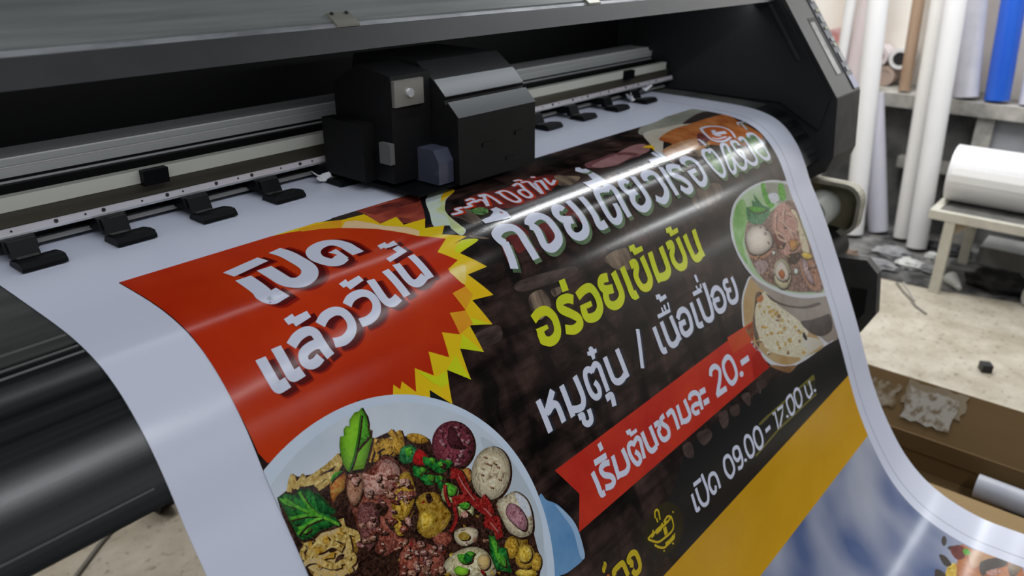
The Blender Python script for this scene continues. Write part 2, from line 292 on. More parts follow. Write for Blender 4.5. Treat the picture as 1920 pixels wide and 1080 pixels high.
# ------------------------------------------------------------------ the large format printer
XL, XR = -.5, 1.84
pr = thing('large_format_printer', 'wide black and grey roll printer feeding out the printed food banner', 'printer', (.75, .95, 0))
blk = mat('black_interior', (.005, .005, .0055), rough=.55, spec=.25); blk2 = mat('black_anodised', (.003, .0033, .0036), rough=.24, spec=.4, col2=(.026, .028, .029), scale=60, stretch=(.01, 1, 1), detail=6)
steel_g = mat('grey_sheet_metal', (.165, .175, .173), rough=.5, metal=.1, col2=(.25, .26, .257), scale=55, stretch=(.07, 1, 1), detail=7, bump=.08)
charcoal = mat('charcoal_paint', (.034, .036, .039), rough=.42, col2=(.042, .044, .047), scale=20)
alu = mat('brushed_aluminium', (.66, .68, .68), rough=.4, metal=.25, col2=(.76, .77, .76), scale=20, stretch=(.05, 1, 1))
bright = mat('painted_glint_edge', (.62, .63, .66), rough=.22, metal=.35, col2=(.30, .31, .33), scale=30, stretch=(.3, 1, 1))  # lamp reflections put into the colour as pale dashes
creamb = mat('cream_belt', (.74, .74, .64), rough=.45, col2=(.80, .80, .70), scale=12, stretch=(.1, 1, 1)); olive = mat('oily_track', (.075, .068, .048), rough=.4, metal=.2, col2=(.13, .12, .088), scale=12, stretch=(.1, 1, 1))
ruler_m = mat('ruler_metal', (.56, .55, .60), rough=.4, metal=.2, col2=(.64, .57, .59), scale=7, stretch=(.4, 1, 1)); rub = mat('black_rubber', (.0035, .004, .0045), rough=.42, spec=.12)
hinge_m = mat('hinge_metal', (.34, .33, .29), rough=.45, metal=.6)
# housing
obj('rear_housing', prism(NB(), [(1.16, .60), (1.40, .60), (1.40, 1.42), (1.02, 1.42), (1.0, 1.30), (1.16, 1.17)], XL, XR), blk, pr)
obj('front_beam', prism(NB(), [(.745, 1.172), (.763, 1.196), (.774, 1.1965), (.80, 1.20), (.82, 1.172)], XL, XR + .01), charcoal, pr)
cov = obj('top_cover', prism(NB(), [(.7745, 1.198), (.78, 1.196), (1.02, 1.318), (1.015, 1.33), (.7745, 1.2025)], XL, XR - .01), steel_g, pr)
obj('edge_strip', prism(NB(), [(.7675, 1.1962), (.7735, 1.1968), (.7738, 1.2005), (.7715, 1.2000)], XL, XR), bright, cov)
for hx in (.626, 1.140):
    h = obj('cover_hinge', prism(NB(), [(.7655, 1.1965), (.7655, 1.1995), (.7725, 1.2045), (.7845, 1.2115), (.786, 1.2085), (.775, 1.2015), (.775, 1.1965)], hx - .017, hx + .017), hinge_m, cov, bevel=.0006)
    for k in (-.011, .011): obj('screw', tube(NB(), [(hx + k, .783, 1.2085), (hx + k, .781, 1.2112)], .0024, 10), mat('dark_screw', (.05, .05, .05), rough=.4, metal=.6), h)
obj('added_fill_rail', box(NB(), XL, XR, .787, .813, 1.1695, 1.174), charcoal, pr)  # carrier for the added fill strip, an invented part
obj('inner_ceiling', prism(NB(), [(.82, 1.172), (.82, 1.18), (1.16, 1.20), (1.16, 1.192)], XL, XR), blk, pr)
# long rail, belt and track along the carriage way
rail = obj('guide_rail', prism(NB(), [(1.05, 1.016), (1.05, 1.0365), (1.056, 1.0375), (1.062, 1.0445), (1.08, 1.0455), (1.12, 1.0455), (1.12, 1.016)], XL, XR), alu, pr)
obj('rail_groove', box(NB(), XL, XR, 1.0485, 1.0505, 1.0215, 1.0245), blk, rail); lip = mat('pale_lip', (.85, .85, .85), rough=.3); obj('rail_lip', box(NB(), XL, XR, 1.0485, 1.0512, 1.0362, 1.0376), lip, rail); obj('rail_lip', box(NB(), XL, XR, 1.0608, 1.0625, 1.0438, 1.0456), lip, rail)
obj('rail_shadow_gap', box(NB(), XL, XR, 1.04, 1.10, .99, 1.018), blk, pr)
obj('drive_belt', box(NB(), XL, XR - .02, .9985, 1.012, 0.9985, 1.0155), creamb, pr, bevel=.001)
trk = obj('carriage_track', prism(NB(), [(1.0, .9983), (1.0, .980), (1.004, .977), (1.04, .977), (1.04, .9983)], XL, XR), olive, pr)
for x in (.474, .833, 1.636): obj('belt_clamp', box(NB(), x - .017, x + .017, .988, 1.0, .996, 1.0155), rub, trk, bevel=.003)
rul = obj('ruler_bar', prism(NB(), [(.978, .9775), (.979, .9845), (.9815, .9850), (.999, .9775), (.999, .9755), (.98, .9755)], XL, XR - .02), ruler_m, pr)
obj('bright_edge', box(NB(), XL, XR - .02, .9765, .9785, .9752, .9778), bright, rul)
sx = .13
k = 0
while sx < 1.76:
    obj('screw', tube(NB(), [(sx, .9775, .982), (sx, .985, .982)], (.0024, .0012)[k % 2 == 1], 12), mat('dark_screw', (.05, .05, .05)), rul); sx += (.034, .022, .049)[k % 3]; k += 1
obj('feed_back_plate', box(NB(), XL, XR, 1.03, 1.05, .953, .99), blk, pr); obj('feed_guide', box(NB(), XL, XR - .03, .992, .999, .9565, .962), mat('grey_guide', (.2, .2, .19), rough=.5), pr)
def pinch(x):
    a = obj('pinch_roller', prism(NB(), [(.968, .9755), (1.03, .9755), (1.03, .962), (.975, .9595), (.962, .962)], x - .002, x + .034), rub, pr, bevel=.0012)
    obj('roller_bracket', prism(NB(), [(.953, .956), (.962, .975), (.968, .975), (.966, .956)], x + .001, x + .031), rub, a, bevel=.0008)
    obj('clip', box(NB(), x + .004, x + .028, .947, .955, .9562, .9585), mat('worn_clip', (.12, .12, .11), rough=.45, col2=(.03, .03, .03), scale=90), a)
    obj('pressure_pad', prism(NB(), [(.919, .9515), (.919, .9555), (.924, .9605), (.934, .9605), (.952, .9575), (.955, .9515)], x - .003, x + .046), rub, a, bevel=.0016)
for x in (.165, .277, .383, .495, .606, .719, .83, .93, 1.03, 1.13, 1.230, 1.352, 1.481, 1.602): pinch(x)
# torn bits of white paper caught at two rollers
def scrap(label, c, seed):
    r = random.Random(seed); bm = NB(); pr_ = None
    for i in range(5):
        a = Vector(c); d = Vector((r.uniform(-.018, .016), r.uniform(-.012, .004), r.uniform(.0, .014))); w = Vector((r.uniform(-.004, .004), r.uniform(.002, .006), r.uniform(.002, .006)))
        p = [a - w, a + w, a + d + w * .8, a + d - w * .4]; q = [v + Vector((0, -.0008, .0006)) for v in p]
        A = [bm.verts.new(v) for v in p]; B = [bm.verts.new(v) for v in q]
        bm.faces.new(A[::-1]); bm.faces.new(B)
        for j in range(4): bm.faces.new((A[j], A[(j + 1) % 4], B[(j + 1) % 4], B[j]))
    return tag(obj('paper_scrap', bm, mat('tissue', (.74, .74, .76), rough=.8), None), label, 'scrap', 'paper scraps caught at the rollers')
scrap('torn white paper caught at the roller left of the carriage', (.714, .962, .957), 1); scrap('torn white paper caught at the far right roller', (1.597, .962, .957), 5); scrap('shredded white paper by the right inner wall', (1.70, .985, .965), 8)
# platen and rounded heated apron under the sheet
def under(h, i0, i1): return [(RUN[i][0] + NRM[i][0] * h, RUN[i][1] + NRM[i][1] * h) for i in range(i0, i1)]
iA = next(i for i, p in enumerate(RUN) if p[0] < .735); iB = next(i for i, p in enumerate(RUN) if p[1] < .832)
platen_m = mat('worn_platen', (.05, .052, .05), rough=.42, metal=.3, col2=(.13, .13, .125), scale=9, stretch=(.25, 1.5, 1), detail=6)
up = [(RUN[i][0], RUN[i][1] - .0012) for i in range(0, iA + 1)]
pla = obj('platen', prism(NB(), up + [(up[-1][0], .90), (1.12, .90)], XL, XR), platen_m, pr, smooth=True)
ap = under(-.0012, iA + 1, iB + 1)
apr = obj('curved_apron', prism(NB(), ap + [(.604, .826), (.62, .818), (.72, .80), (.98, .80), (.98, .895), (ap[0][0], .895)], XL, XR), blk2, pr, smooth=True)
for i, t in ((iA - 6, .0008), (iA + 2, .001), (iA + 6, .0006)):
    obj('bright_seam', prism(NB(), [(RUN[i][0], RUN[i][1] - .002), (RUN[i][0], RUN[i][1] - .0008), (RUN[i + 1][0], RUN[i + 1][1] - .0008), (RUN[i + 1][0], RUN[i + 1][1] - .002)], XL, .246), mat('seam_metal', (.45, .45, .43), rough=.35, metal=.8), pla)
obj('apron_lip', prism(NB(), [(.601, .838), (.607, .838), (.622, .812), (.616, .810)], XL, XR), mat('lip_metal', (.03, .031, .033), rough=.3, metal=.4), apr)
obj('apron_strip', prism(NB(), [(.5955, .8475), (.597, .8482), (.5985, .8455), (.597, .845)], XL, .235), mat('seam_dark', (.12, .12, .12), rough=.4), apr)
# carriage
car = obj('print_carriage', prism(NB(), [(.777, .9575), (.779, 1.057), (.7985, 1.0755), (.8015, 1.0725), (.806, 1.0785), (.804, 1.0835), (.826, 1.1045), (.86, 1.128), (1.00, 1.128), (1.02, 1.05), (.985, 1.05), (.972, 1.01), (.96, .985), (.96, .9665), (.90, .9575)], .823, 1.003), mat('carriage_black', (.006, .0062, .0064), rough=.5, spec=.22, col2=(.008, .0083, .0086), scale=30), pr, bevel=.001)
cg = mat('carriage_grey', (.085, .09, .095), rough=.42); cg2 = mat('carriage_light', (.075, .08, .086), rough=.38)
obj('lower_shield', prism(NB(), [(.7775, 1.0568), (.7785, 1.0578), (.7983, 1.0768), (.7988, 1.0755)], .8235, 1.0025), cg, car)
obj('upper_shield', prism(NB(), [(.803, 1.0838), (.8035, 1.0848), (.8255, 1.1060), (.8262, 1.1048)], .8235, 1.0025), cg2, car)
for (x0, x1, z) in ((.952, .972, 1.012), (.875, .905, 1.006), (.93, .95, .975)): obj('vent_slot', box(NB(), x0, x1, .7765, .7785, z, z + .006), blk, car)
obj('foot_plate', prism(NB(), [(.781, .9572), (.781, .9598), (.90, .9605), (.955, .966), (.955, .9635), (.90, .9572)], .742, .823), rub, car)
obj('side_block', prism(NB(), [(.832, .966), (.955, .966), (.955, 1.10), (.90, 1.128), (.832, 1.118)], .745, .822), blk, car, bevel=.002)
obj('side_panel', prism(NB(), [(.789, .962), (.789, .995), (.80, 1.012), (.868, 1.012), (.868, .962)], .792, .8225), mat('blue_grey_panel', (.10, .11, .165), rough=.16, metal=.35), car, bevel=.004)
obj('side_plate', box(NB(), .747, .803, .826, .832, 1.076, 1.112), mat('bare_steel', (.34, .33, .31), rough=.35, metal=.7), car, bevel=.001)
obj('plate_screw', tube(NB(), [(.775, .828, 1.094), (.775, .822, 1.094)], .006, 14), bright, car)
obj('side_knob', box(NB(), .736, .7445, .829, .852, .996, 1.026), mat('dull_white_plastic', (.12, .125, .12), rough=.4), car, bevel=.005)
obj('side_arm', box(NB(), .722, .7445, .87, .96, .966, 1.05), blk, car)
# right hand end cap with the control panel
cap_m = mat('cap_grey', (.022, .0225, .024), rough=.5, col2=(.028, .0285, .03), scale=12); cap_low = mat('cap_smudged', (.008, .008, .0085), rough=.6, col2=(.028, .028, .027), scale=24, detail=6)
prof = [(.575, .976), (.905, 1.418), (1.40, 1.418), (1.40, .72), (.80, .72), (.652, .752), (.572, .806), (.562, .84)]
cap = obj('end_cap', prism(NB(), prof, 1.84, 2.0), cap_m, pr, bevel=.003)
obj('inner_wall', prism(NB(), [(.588, .975), (.91, 1.405), (1.10, 1.405), (1.10, .952), (.70, .952), (.60, .90)], 1.832, 1.840), mat('inner_wall_black', (.016, .017, .018), rough=.5), cap)
obj('inner_rib', prism(NB(), [(.665, 1.05), (.80, 1.232), (.807, 1.232), (.672, 1.05)], 1.827, 1.832), charcoal, cap)
obj('lower_face', prism(NB(), [(.5735, .974), (.5605, .842), (.5705, .808), (.575, .808), (.566, .842), (.579, .974)], 1.842, 1.998), cap_low, cap)
sl = Vector((0, .33, .442)).normalized(); nf = Vector((0, -.442, .33)).normalized(); org = Vector((0, .575, .976))
def on_face(bm, x0, x1, s0, s1, h0, h1):
    for f in ((0, 1, 3, 2), (4, 6, 7, 5), (0, 4, 5, 1), (2, 3, 7, 6), (0, 2, 6, 4), (1, 5, 7, 3)):
        pass
    V = [bm.verts.new(org + Vector((x, 0, 0)) + sl * s + nf * h) for x in (x0, x1) for s in (s0, s1) for h in (h0, h1)]
    for f in ((0, 1, 3, 2), (4, 6, 7, 5), (0, 4, 5, 1), (2, 3, 7, 6), (0, 2, 6, 4), (1, 5, 7, 3)): bm.faces.new([V[i] for i in f])
    return bm
obj('display_slot', on_face(NB(), 1.905, 1.962, .048, .196, -.004, .0006), blk, cap)
obj('display_window', on_face(NB(), 1.907, 1.935, .05, .185, .0004, .0012), mat('display_glass', (.06, .06, .056), rough=.3, col2=(.20, .20, .185), scale=26, spec=.2), cap)
pan = obj('control_panel', on_face(NB(), 1.960, 1.998, .004, .30, .0004, .0022), mat('navy_panel', (.028, .032, .065), rough=.45, col2=(.04, .046, .055), scale=5), cap)
btn = mat('grey_button', (.12, .13, .14), rough=.4); led_m = mat('olive_lamp', (.14, .15, .05), rough=.4); blu = mat('blue_panel', (.045, .045, .19), rough=.35)
for i, (s, hgt, m) in enumerate(((.232, .022, btn), (.206, .008, led_m), (.178, .017, btn), (.160, .008, led_m), (.128, .010, btn), (.114, .009, led_m), (.074, .026, btn), (.05, .012, btn))):
    obj('button', on_face(NB(), 1.969, 1.991, s, s + hgt, .0022, .0044), m, pan, bevel=.001)
obj('blue_tip', on_face(NB(), 1.961, 1.997, .006, .038, .0021, .0028), blu, pan)
obj('end_cap', prism(NB(), prof, XL - .16, XL), cap_m, pr, bevel=.003)
# stand, drive bracket and knob under the right end
obj('stand_beam', box(NB(), XL, 1.95, 1.10, 1.20, .60, .72), blk, pr)
for x in (-.35, 1.90):
    lg = obj('stand_leg', box(NB(), x - .04, x + .04, 1.08, 1.20, .08, .72), charcoal, pr, bevel=.004)
    obj('stand_foot', box(NB(), x - .045, x + .045, .80, 1.55, .045, .10), charcoal, lg, bevel=.006)
    for y in (.84, 1.51): obj('caster', tube(NB(), [(x - .015, y, .026), (x + .015, y, .026)], .026, 18), rub, lg, smooth=True)
bronze = mat('bronze_bracket', (.19, .165, .095), rough=.45, metal=.2, col2=(.25, .225, .14), scale=20); pale = mat('chipped_edge', (.30, .285, .21), rough=.5, metal=.3, col2=(.44, .42, .36), scale=28)
def rounded(y0, y1, z0, z1, r, n=7):
    out = []
    for cy, cz, a0 in ((y1 - r, z1 - r, 0), (y0 + r, z1 - r, 90), (y0 + r, z0 + r, 180), (y1 - r, z0 + r, 270)):
        for k in range(n): a = math.radians(a0 + 90 * k / (n - 1)); out.append((cy + r * math.cos(a), cz + r * math.sin(a)))
    return out
db = obj('drive_bracket', prism(NB(), rounded(.513, .74, .625, .752, .042), 1.985, 1.992), bronze, pr, label='bronze rounded plate below the end cap')
bm = NB(); o1 = rounded(.511, .742, .623, .754, .043); i1 = rounded(.520, .733, .632, .745, .036)
A = [bm.verts.new((1.955, *p)) for p in o1]; B = [bm.verts.new((1.993, *p)) for p in o1]; A2 = [bm.verts.new((1.955, *p)) for p in i1]; B2 = [bm.verts.new((1.993, *p)) for p in i1]; n = len(o1)
for i in range(n):
    j = (i + 1) % n
    for q in ((A[i], A[j], B[j], B[i]), (A2[i], B2[i], B2[j], A2[j]), (A[i], A2[i], A2[j], A[j]), (B[i], B[j], B2[j], B2[i])): bm.faces.new(q)
obj('bracket_rim', bm, pale, db)
kn = obj('drive_knob', tube(NB(), [(1.985, .607, .682), (1.955, .607, .682), (1.90, .607, .682), (1.885, .607, .682)], [.043, .045, .045, .040], 32), mat('cream_nylon', (.46, .47, .43), rough=.4), pr, smooth=True)
obj('knob_boss', pipe(NB(), (1.886, .607, .682), (1.878, .607, .682), .022, .012, 24), mat('nylon_boss', (.36, .37, .34), rough=.4), kn, smooth=True); obj('knob_screw', tube(NB(), [(1.886, .607, .682), (1.874, .607, .682)], .007, 12), hinge_m, kn)
obj('drive_motor', tube(NB(), [(1.86, .575, .588), (1.985, .575, .588)], .048, 24), blk, pr, smooth=True)
obj('motor_strut', prism(NB(), [(.60, .60), (1.10, .66), (1.10, .62), (.60, .55)], 1.93, 1.96), blk, pr)
br = obj('take_up_bracket', prism(NB(), [(.585, .585), (.455, .602), (.425, .575), (.410, .472), (.437, .413), (.50, .385), (.585, .44)], 1.885, 1.915), mat('bracket_black', (.026, .026, .027), rough=.5, col2=(.04, .04, .04), scale=16), pr, bevel=.003)
obj('bracket_recess', prism(NB(), [(.478, .525), (.44, .53), (.436, .47), (.455, .43), (.478, .43)], 1.8835, 1.8852), blk, br); obj('white_sticker', box(NB(), 1.8833, 1.8846, .490, .4985, .445, .522), mat('sticker', (.42, .42, .34), rough=.5), br)
obj('bracket_arm', prism(NB(), [(.57, .585), (1.08, .66), (1.08, .60), (.57, .50)], 1.89, 1.91), blk, pr)
cs = thing('caster', 'dark caster wheel on the floor behind the hanging banner, left', 'caster', (.66, 1.66, 0)); obj('wheel', tube(NB(), [(.64, 1.66, .05), (.68, 1.66, .05)], .05, 24), rub, cs, smooth=True); obj('fork', box(NB(), .632, .688, 1.64, 1.70, .05, .12), blk, cs)
ART={
'printed_background':[
(1,'wood','p',0,[3330,2958,16410,3094,16410,19600,3330,19600]),
(2,'black','p',0,[16363,9488,14206,9244,13017,9115,9899,8866,8154,9841,10063,10813,16568,10429]),
(3,'gold','p',0,[3330,10143,16410,10364,16410,11810,3330,11596]),
(2,'sky_print','p',0,[3330,11556,16410,11770,16410,19600,3330,19600]),
(2,'grey_print','b',0,[16226,2896,14607,3060,13867,3121,13461,3528,15670,3746,16566,3705]),
(3,'cream_print','b',0,[13530,3407,14350,3458,14954,3579,14732,3822,13738,3807,12825,4266,12709,4420,12671,4201,12937,3921]),
(4,'roast','b',0,[13378,3836,14242,3642,15051,3652,15777,3650,16434,3748,16239,4211,16311,4569,16339,4769,15879,4862,14799,4654,14294,4485,13883,4507,12986,4455,12795,4324,12926,4194,13410,4116]),
(3,'dark_print','b',0,[16241,3284,16566,3705,16287,4078,16180,3830,15740,3711,15185,3663,14893,3529]),
(5,'toast','b',0,[12936,4198,13651,4138,14236,4216,14398,4424,14095,4514,13226,4475,12782,4415]),
(5,'tan','b',0,[12782,4415,13287,4436,13883,4507,13708,4668,13213,4527,12721,4586]),
(3,'pinkbrown','b',0,[11714,3882,12470,3741,12857,3813,12701,4045,12380,4107,12060,4077,11579,4085]),
(3,'mauve','b',0,[10955,3807,11404,3801,11864,3788,12244,3979,12254,4130,11827,4122,11390,4163,10976,4049,10809,3954]),
(4,'pinkbrown','b',0,[10965,3936,11564,3863,11938,3925,12030,4053,11525,4135,11051,4088]),
(5,'yellow','b',0,[12646,3917,12863,3912,12921,3988,12740,4122,12774,4029]),
(2,'tan_dark','b',0,[10793,4331,11440,4349,12133,4368,12314,4500,12082,4683,11456,4678,10771,4608,10350,4503]),
(2,'tan_dark','b',0,[12584,5255,13203,5198,13681,5312,13468,5557,12610,5546]),
(2,'dark_print','p',0,[6270,2947,6633,2955,7057,2951,6980,3148,6518,3201,6300,3277,6057,3029]),
(2,'salmon','p',0,[6621,2969,7057,2951,7441,2941,7869,2924,7463,3413,7065,3887,6709,3745,6443,3466,6638,3170]),
(3,'meat_dark','p',0,[6663,3012,7144,3040,7630,3133,7517,3304,6939,3266,6699,3282]),
(3,'meat_dark','p',0,[6860,3583,6946,3701,6840,3846,6760,3708]),
(4,'black','p',0,[7885,2909,8153,2864,7617,3347,7077,4011,6986,3967,7240,3693,7481,3377]),
(5,'mint_print','b',0,[8190,2998,7984,3071,7697,3257,7504,3452,7311,3708,7033,4072,7200,4142,7207,4408,7368,4354,7384,4218,7432,3984,7551,3774,7782,3557,7952,3450,8248,3303,8205,3170]),
(6,'lime_print','b',0,[7867,3478,7709,3489,7605,3644,7448,3693,7393,3851,7401,3963,7232,4213,7222,4394,7356,4348,7384,4218,7432,3984,7551,3774]),
(6,'yellow','b',0,[7945,3330,8243,3208,8233,3318,7905,3459,7746,3524]),
(6,'black','p',0,[7022,4251,7200,4142,7244,4167,7182,4262,7174,4372,7120,4358,6977,4280]),
(3,'maroon','b',0,[7990,3733,8400,3641,8896,3743,9618,3691,10033,3842,9839,4061,9251,4252,8586,4270,8126,4147,7950,4047]),
(4,'herb_print','b',0,[7828,4004,7971,3993,8097,4069,7998,4193,7852,4171,7799,4083]),
(3,'tan_dark','b',0,[7678,3869,7887,3863,7810,4089,7766,4286,7576,4291,7523,4102,7463,3971]),
(4,'tan','b',0,[7317,4456,7468,4538,7575,4615,7522,4612,7365,4533]),
(4,'tan','b',0,[10000,3867,10185,3983,10369,4123,9974,4232,9757,4124]),
(2,'tan','b',0,[9515,5594,9845,5545,10210,5621,10149,5902,9765,5844]),
(2,'tan','b',0,[7642,5600,7971,5579,8031,5837,7701,5931]),
(2,'tan','b',0,[8142,5635,8415,5671,8340,5728,8160,5748]),
(2,'wood_light','b',0,[6513,5697,6941,5733,6918,5922,6528,5871]),
(2,'wood_light','b',0,[7619,5330,8753,5475,8680,5592,7597,5481]),
(3,'wood_light','b',0,[11024,8836,11293,8907,11216,9103,11042,9125,10974,8991]),
(3,'wood_light','b',0,[11867,8873,12162,8947,12079,9153,11959,9073]),
(3,'wood_light','b',0,[11403,8904,11697,8957,11645,9118,11406,9061]),
(3,'wood_light','b',0,[12493,8899,12696,8958,12516,9128]),
(3,'wood_light','b',0,[10227,8840,10611,8923,10613,9074,10314,9078]),
(3,'wood_light','b',0,[9777,8816,10011,8882,9966,9102,9755,8997]),
],
'starburst':[
(7,'yellow','p',0,[5221,2931,5609,2892,5944,2951,6251,3119,6615,3157,6521,3585,6850,3538,6733,3809,7109,3829,6899,4042,7180,4125,6985,4279,7281,4457,6981,4501,7166,4489,7394,4581,6952,4663,7216,4978,6846,4974,7072,5352,6695,5297,6856,5688,6484,5567,6558,5955,6205,5768,6199,6183,5904,5927,5783,6328,5389,6266,4475,5850,4600,5769,4697,5856,4978,5994,5483,5122,5848,4214,5904,3113,5447,3059]),
(8,'red_print','p',0,[3338,2944,3807,2953,4471,2950,5186,2948,5515,3020,5652,3079,5794,3113,6059,3354,6368,3695,6662,4147,6961,4374,6659,4527,6842,4743,6611,4807,6709,5102,6456,5113,6524,5378,6269,5322,6283,5614,6030,5491,5998,5806,5733,5626,5684,5912,5457,5725,5362,5985,5224,5794,5166,5868,5099,5780,4997,5989,4674,5909,4627,5775,4609,5748,4529,5794,4181,5868,3614,5950,3398,5888,3348,5761,3330,5259,3320,5002,3340,4335,3340,3707]),
(8,'black','p',0,[5553,6040,5783,6328,5611,6278,5507,6163]),
(9,'peach','p',0,[6059,3354,6250,3207,6375,3275,6508,3672,6720,3904,6779,4055,6680,4158,6368,3695]),
(9,'orange','p',0,[6251,3119,5954,3049,5655,2998,5624,3105,5843,3192,6059,3354]),
(8,'lime','p',0,[6486,5447,6486,5563,6846,5679]),
(8,'lime','p',0,[6201,5769,6322,5626,6555,5954]),
(8,'lime','p',0,[5898,5927,6097,5821,6203,6182]),
(8,'lime','p',0,[5888,5934,5612,5946,5724,6084,5843,6089]),
(8,'lime','b',0,[7158,4493,7391,4580,6943,4650,6943,4577]),
(8,'cream_yellow','b',0,[6627,4827,6886,4835,6808,4974,6702,5071,6627,4910]),
(8,'orange','p',0,[6459,5114,6706,5111,6748,5242,6534,5366]),
(8,'orange','p',0,[6273,5321,6525,5382,6550,5567,6282,5611]),
(9,'lime','p',0,[5470,5752,5684,5919,5843,6089,5644,6004]),
],
'opening_lettering':[
(14,'white','l',172,[4250,3618,4765,3518]),
(14,'white','s',199,[4318,3795,4316,3993,4313,4144,4294,4225,4321,4293,4392,4283,4499,4263]),
(14,'white','s',192,[4627,3736,4627,3922,4636,4096,4681,4172,4775,4214,4906,4177,4997,4089,5035,3977,5041,3796,5042,3568,5010,3393]),
(14,'white','s',175,[5725,4081,5726,3942,5728,3813,5676,3684,5566,3628,5412,3662,5300,3758,5249,3904,5297,4045,5383,4094,5498,4053]),
(14,'white','p',0,[5443,3863,5574,3843,5555,4101,5415,4147,5405,4051,5491,3961]),
(14,'white','s',119,[3791,4918,3791,5053,3794,5178,3805,5261,3858,5264,3932,5256]),
(14,'white','s',119,[4001,4874,3999,5026,3998,5143,4004,5217,4058,5223,4133,5214]),
(14,'white','s',113,[4160,4923,4281,4859,4409,4842,4478,4891,4483,4996,4489,5104,4509,5196]),
(14,'white','s',107,[4505,5044,4383,5012,4244,5048,4204,5132,4243,5185,4319,5190,4397,5158]),
(14,'white','s',113,[4592,4834,4704,4766,4840,4752,4929,4810,4947,4938,4884,5043,4753,5097,4623,5079]),
(14,'white','s',107,[5026,4741,5132,4678,5274,4668,5366,4729,5375,4855,5300,4953,5178,4999,5047,4994]),
(14,'white','s',113,[5514,4552,5499,4771,5513,4883,5580,4924,5699,4893]),
(14,'white','l',113,[5787,4503,5817,4920]),
(14,'white','s',113,[5988,4474,5972,4697,6005,4801,6093,4820,6221,4773]),
(14,'white','l',113,[6276,4430,6284,4828]),
(14,'white','p',0,[4264,4616,4387,4593,4386,4638,4555,4624,4552,4711,4331,4749,4326,4698,4267,4698]),
(14,'white','p',0,[5129,4448,5254,4417,5242,4466,5432,4436,5437,4523,5196,4578,5187,4516,5139,4521]),
(14,'white','p',0,[5942,4340,6157,4303,6153,4221,6277,4198,6289,4349,5943,4416]),
(14,'white','p',0,[6045,4063,6183,4045,6171,4101,6305,4076,6287,4179,6082,4172,6083,4143,6025,4151]),
(13,'red_shadow','l',172,[4310,3673,4825,3573]),
(12,'red_shadow_soft','l',226,[4320,3678,4835,3578]),
(13,'red_shadow','s',199,[4378,3850,4376,4048,4373,4199,4354,4280,4381,4348,4452,4338,4559,4318]),
(12,'red_shadow_soft','s',263,[4388,3855,4386,4053,4383,4204,4364,4285,4391,4353,4462,4343,4569,4323]),
(13,'red_shadow','s',192,[4687,3791,4687,3977,4696,4151,4741,4227,4835,4269,4966,4232,5057,4144,5095,4032,5101,3851,5102,3623,5070,3448]),
(12,'red_shadow_soft','s',254,[4697,3796,4697,3982,4706,4156,4751,4232,4845,4274,4976,4237,5067,4149,5105,4037,5111,3856,5112,3628,5080,3453]),
(13,'red_shadow','s',175,[5785,4136,5786,3997,5788,3868,5736,3739,5626,3683,5472,3717,5360,3813,5309,3959,5357,4100,5443,4149,5558,4108]),
(12,'red_shadow_soft','s',231,[5795,4141,5796,4002,5798,3873,5746,3744,5636,3688,5482,3722,5370,3818,5319,3964,5367,4105,5453,4154,5568,4113]),
(13,'red_shadow','p',0,[5503,3918,5634,3898,5615,4156,5475,4202,5465,4106,5551,4016]),
(13,'red_shadow','s',119,[3851,4973,3851,5108,3854,5233,3865,5316,3918,5319,3992,5311]),
(12,'red_shadow_soft','s',157,[3861,4978,3861,5113,3864,5238,3875,5321,3928,5324,4002,5316]),
(13,'red_shadow','s',119,[4061,4929,4059,5081,4058,5198,4064,5272,4118,5278,4193,5269]),
(12,'red_shadow_soft','s',157,[4071,4934,4069,5086,4068,5203,4074,5277,4128,5283,4203,5274]),
(13,'red_shadow','s',113,[4220,4978,4341,4914,4469,4897,4538,4946,4543,5051,4549,5159,4569,5251]),
(12,'red_shadow_soft','s',149,[4230,4983,4351,4919,4479,4902,4548,4951,4553,5056,4559,5164,4579,5256]),
(13,'red_shadow','s',107,[4565,5099,4443,5067,4304,5103,4264,5187,4303,5240,4379,5245,4457,5213]),
(12,'red_shadow_soft','s',142,[4575,5104,4453,5072,4314,5108,4274,5192,4313,5245,4389,5250,4467,5218]),
(13,'red_shadow','s',113,[4652,4889,4764,4821,4900,4807,4989,4865,5007,4993,4944,5098,4813,5152,4683,5134]),
(12,'red_shadow_soft','s',149,[4662,4894,4774,4826,4910,4812,4999,4870,5017,4998,4954,5103,4823,5157,4693,5139]),
(13,'red_shadow','s',107,[5086,4796,5192,4733,5334,4723,5426,4784,5435,4910,5360,5008,5238,5054,5107,5049]),
(12,'red_shadow_soft','s',142,[5096,4801,5202,4738,5344,4728,5436,4789,5445,4915,5370,5013,5248,5059,5117,5054]),
(13,'red_shadow','s',113,[5574,4607,5559,4826,5573,4938,5640,4979,5759,4948]),
(12,'red_shadow_soft','s',149,[5584,4612,5569,4831,5583,4943,5650,4984,5769,4953]),
(13,'red_shadow','l',113,[5847,4558,5877,4975]),
(12,'red_shadow_soft','l',149,[5857,4563,5887,4980]),
(13,'red_shadow','s',113,[6048,4529,6032,4752,6065,4856,6153,4875,6281,4828]),
(12,'red_shadow_soft','s',149,[6058,4534,6042,4757,6075,4861,6163,4880,6291,4833]),
(13,'red_shadow','l',113,[6336,4485,6344,4883]),
(12,'red_shadow_soft','l',149,[6346,4490,6354,4888]),
(13,'red_shadow','p',0,[4324,4671,4447,4648,4446,4693,4615,4679,4612,4766,4391,4804,4386,4753,4327,4753]),
(13,'red_shadow','p',0,[5189,4503,5314,4472,5302,4521,5492,4491,5497,4578,5256,4633,5247,4571,5199,4576]),
(13,'red_shadow','p',0,[6002,4395,6217,4358,6213,4276,6337,4253,6349,4404,6003,4471]),
(13,'red_shadow','p',0,[6105,4118,6243,4100,6231,4156,6365,4131,6347,4234,6142,4227,6143,4198,6085,4206]),
],
'title_lettering':[
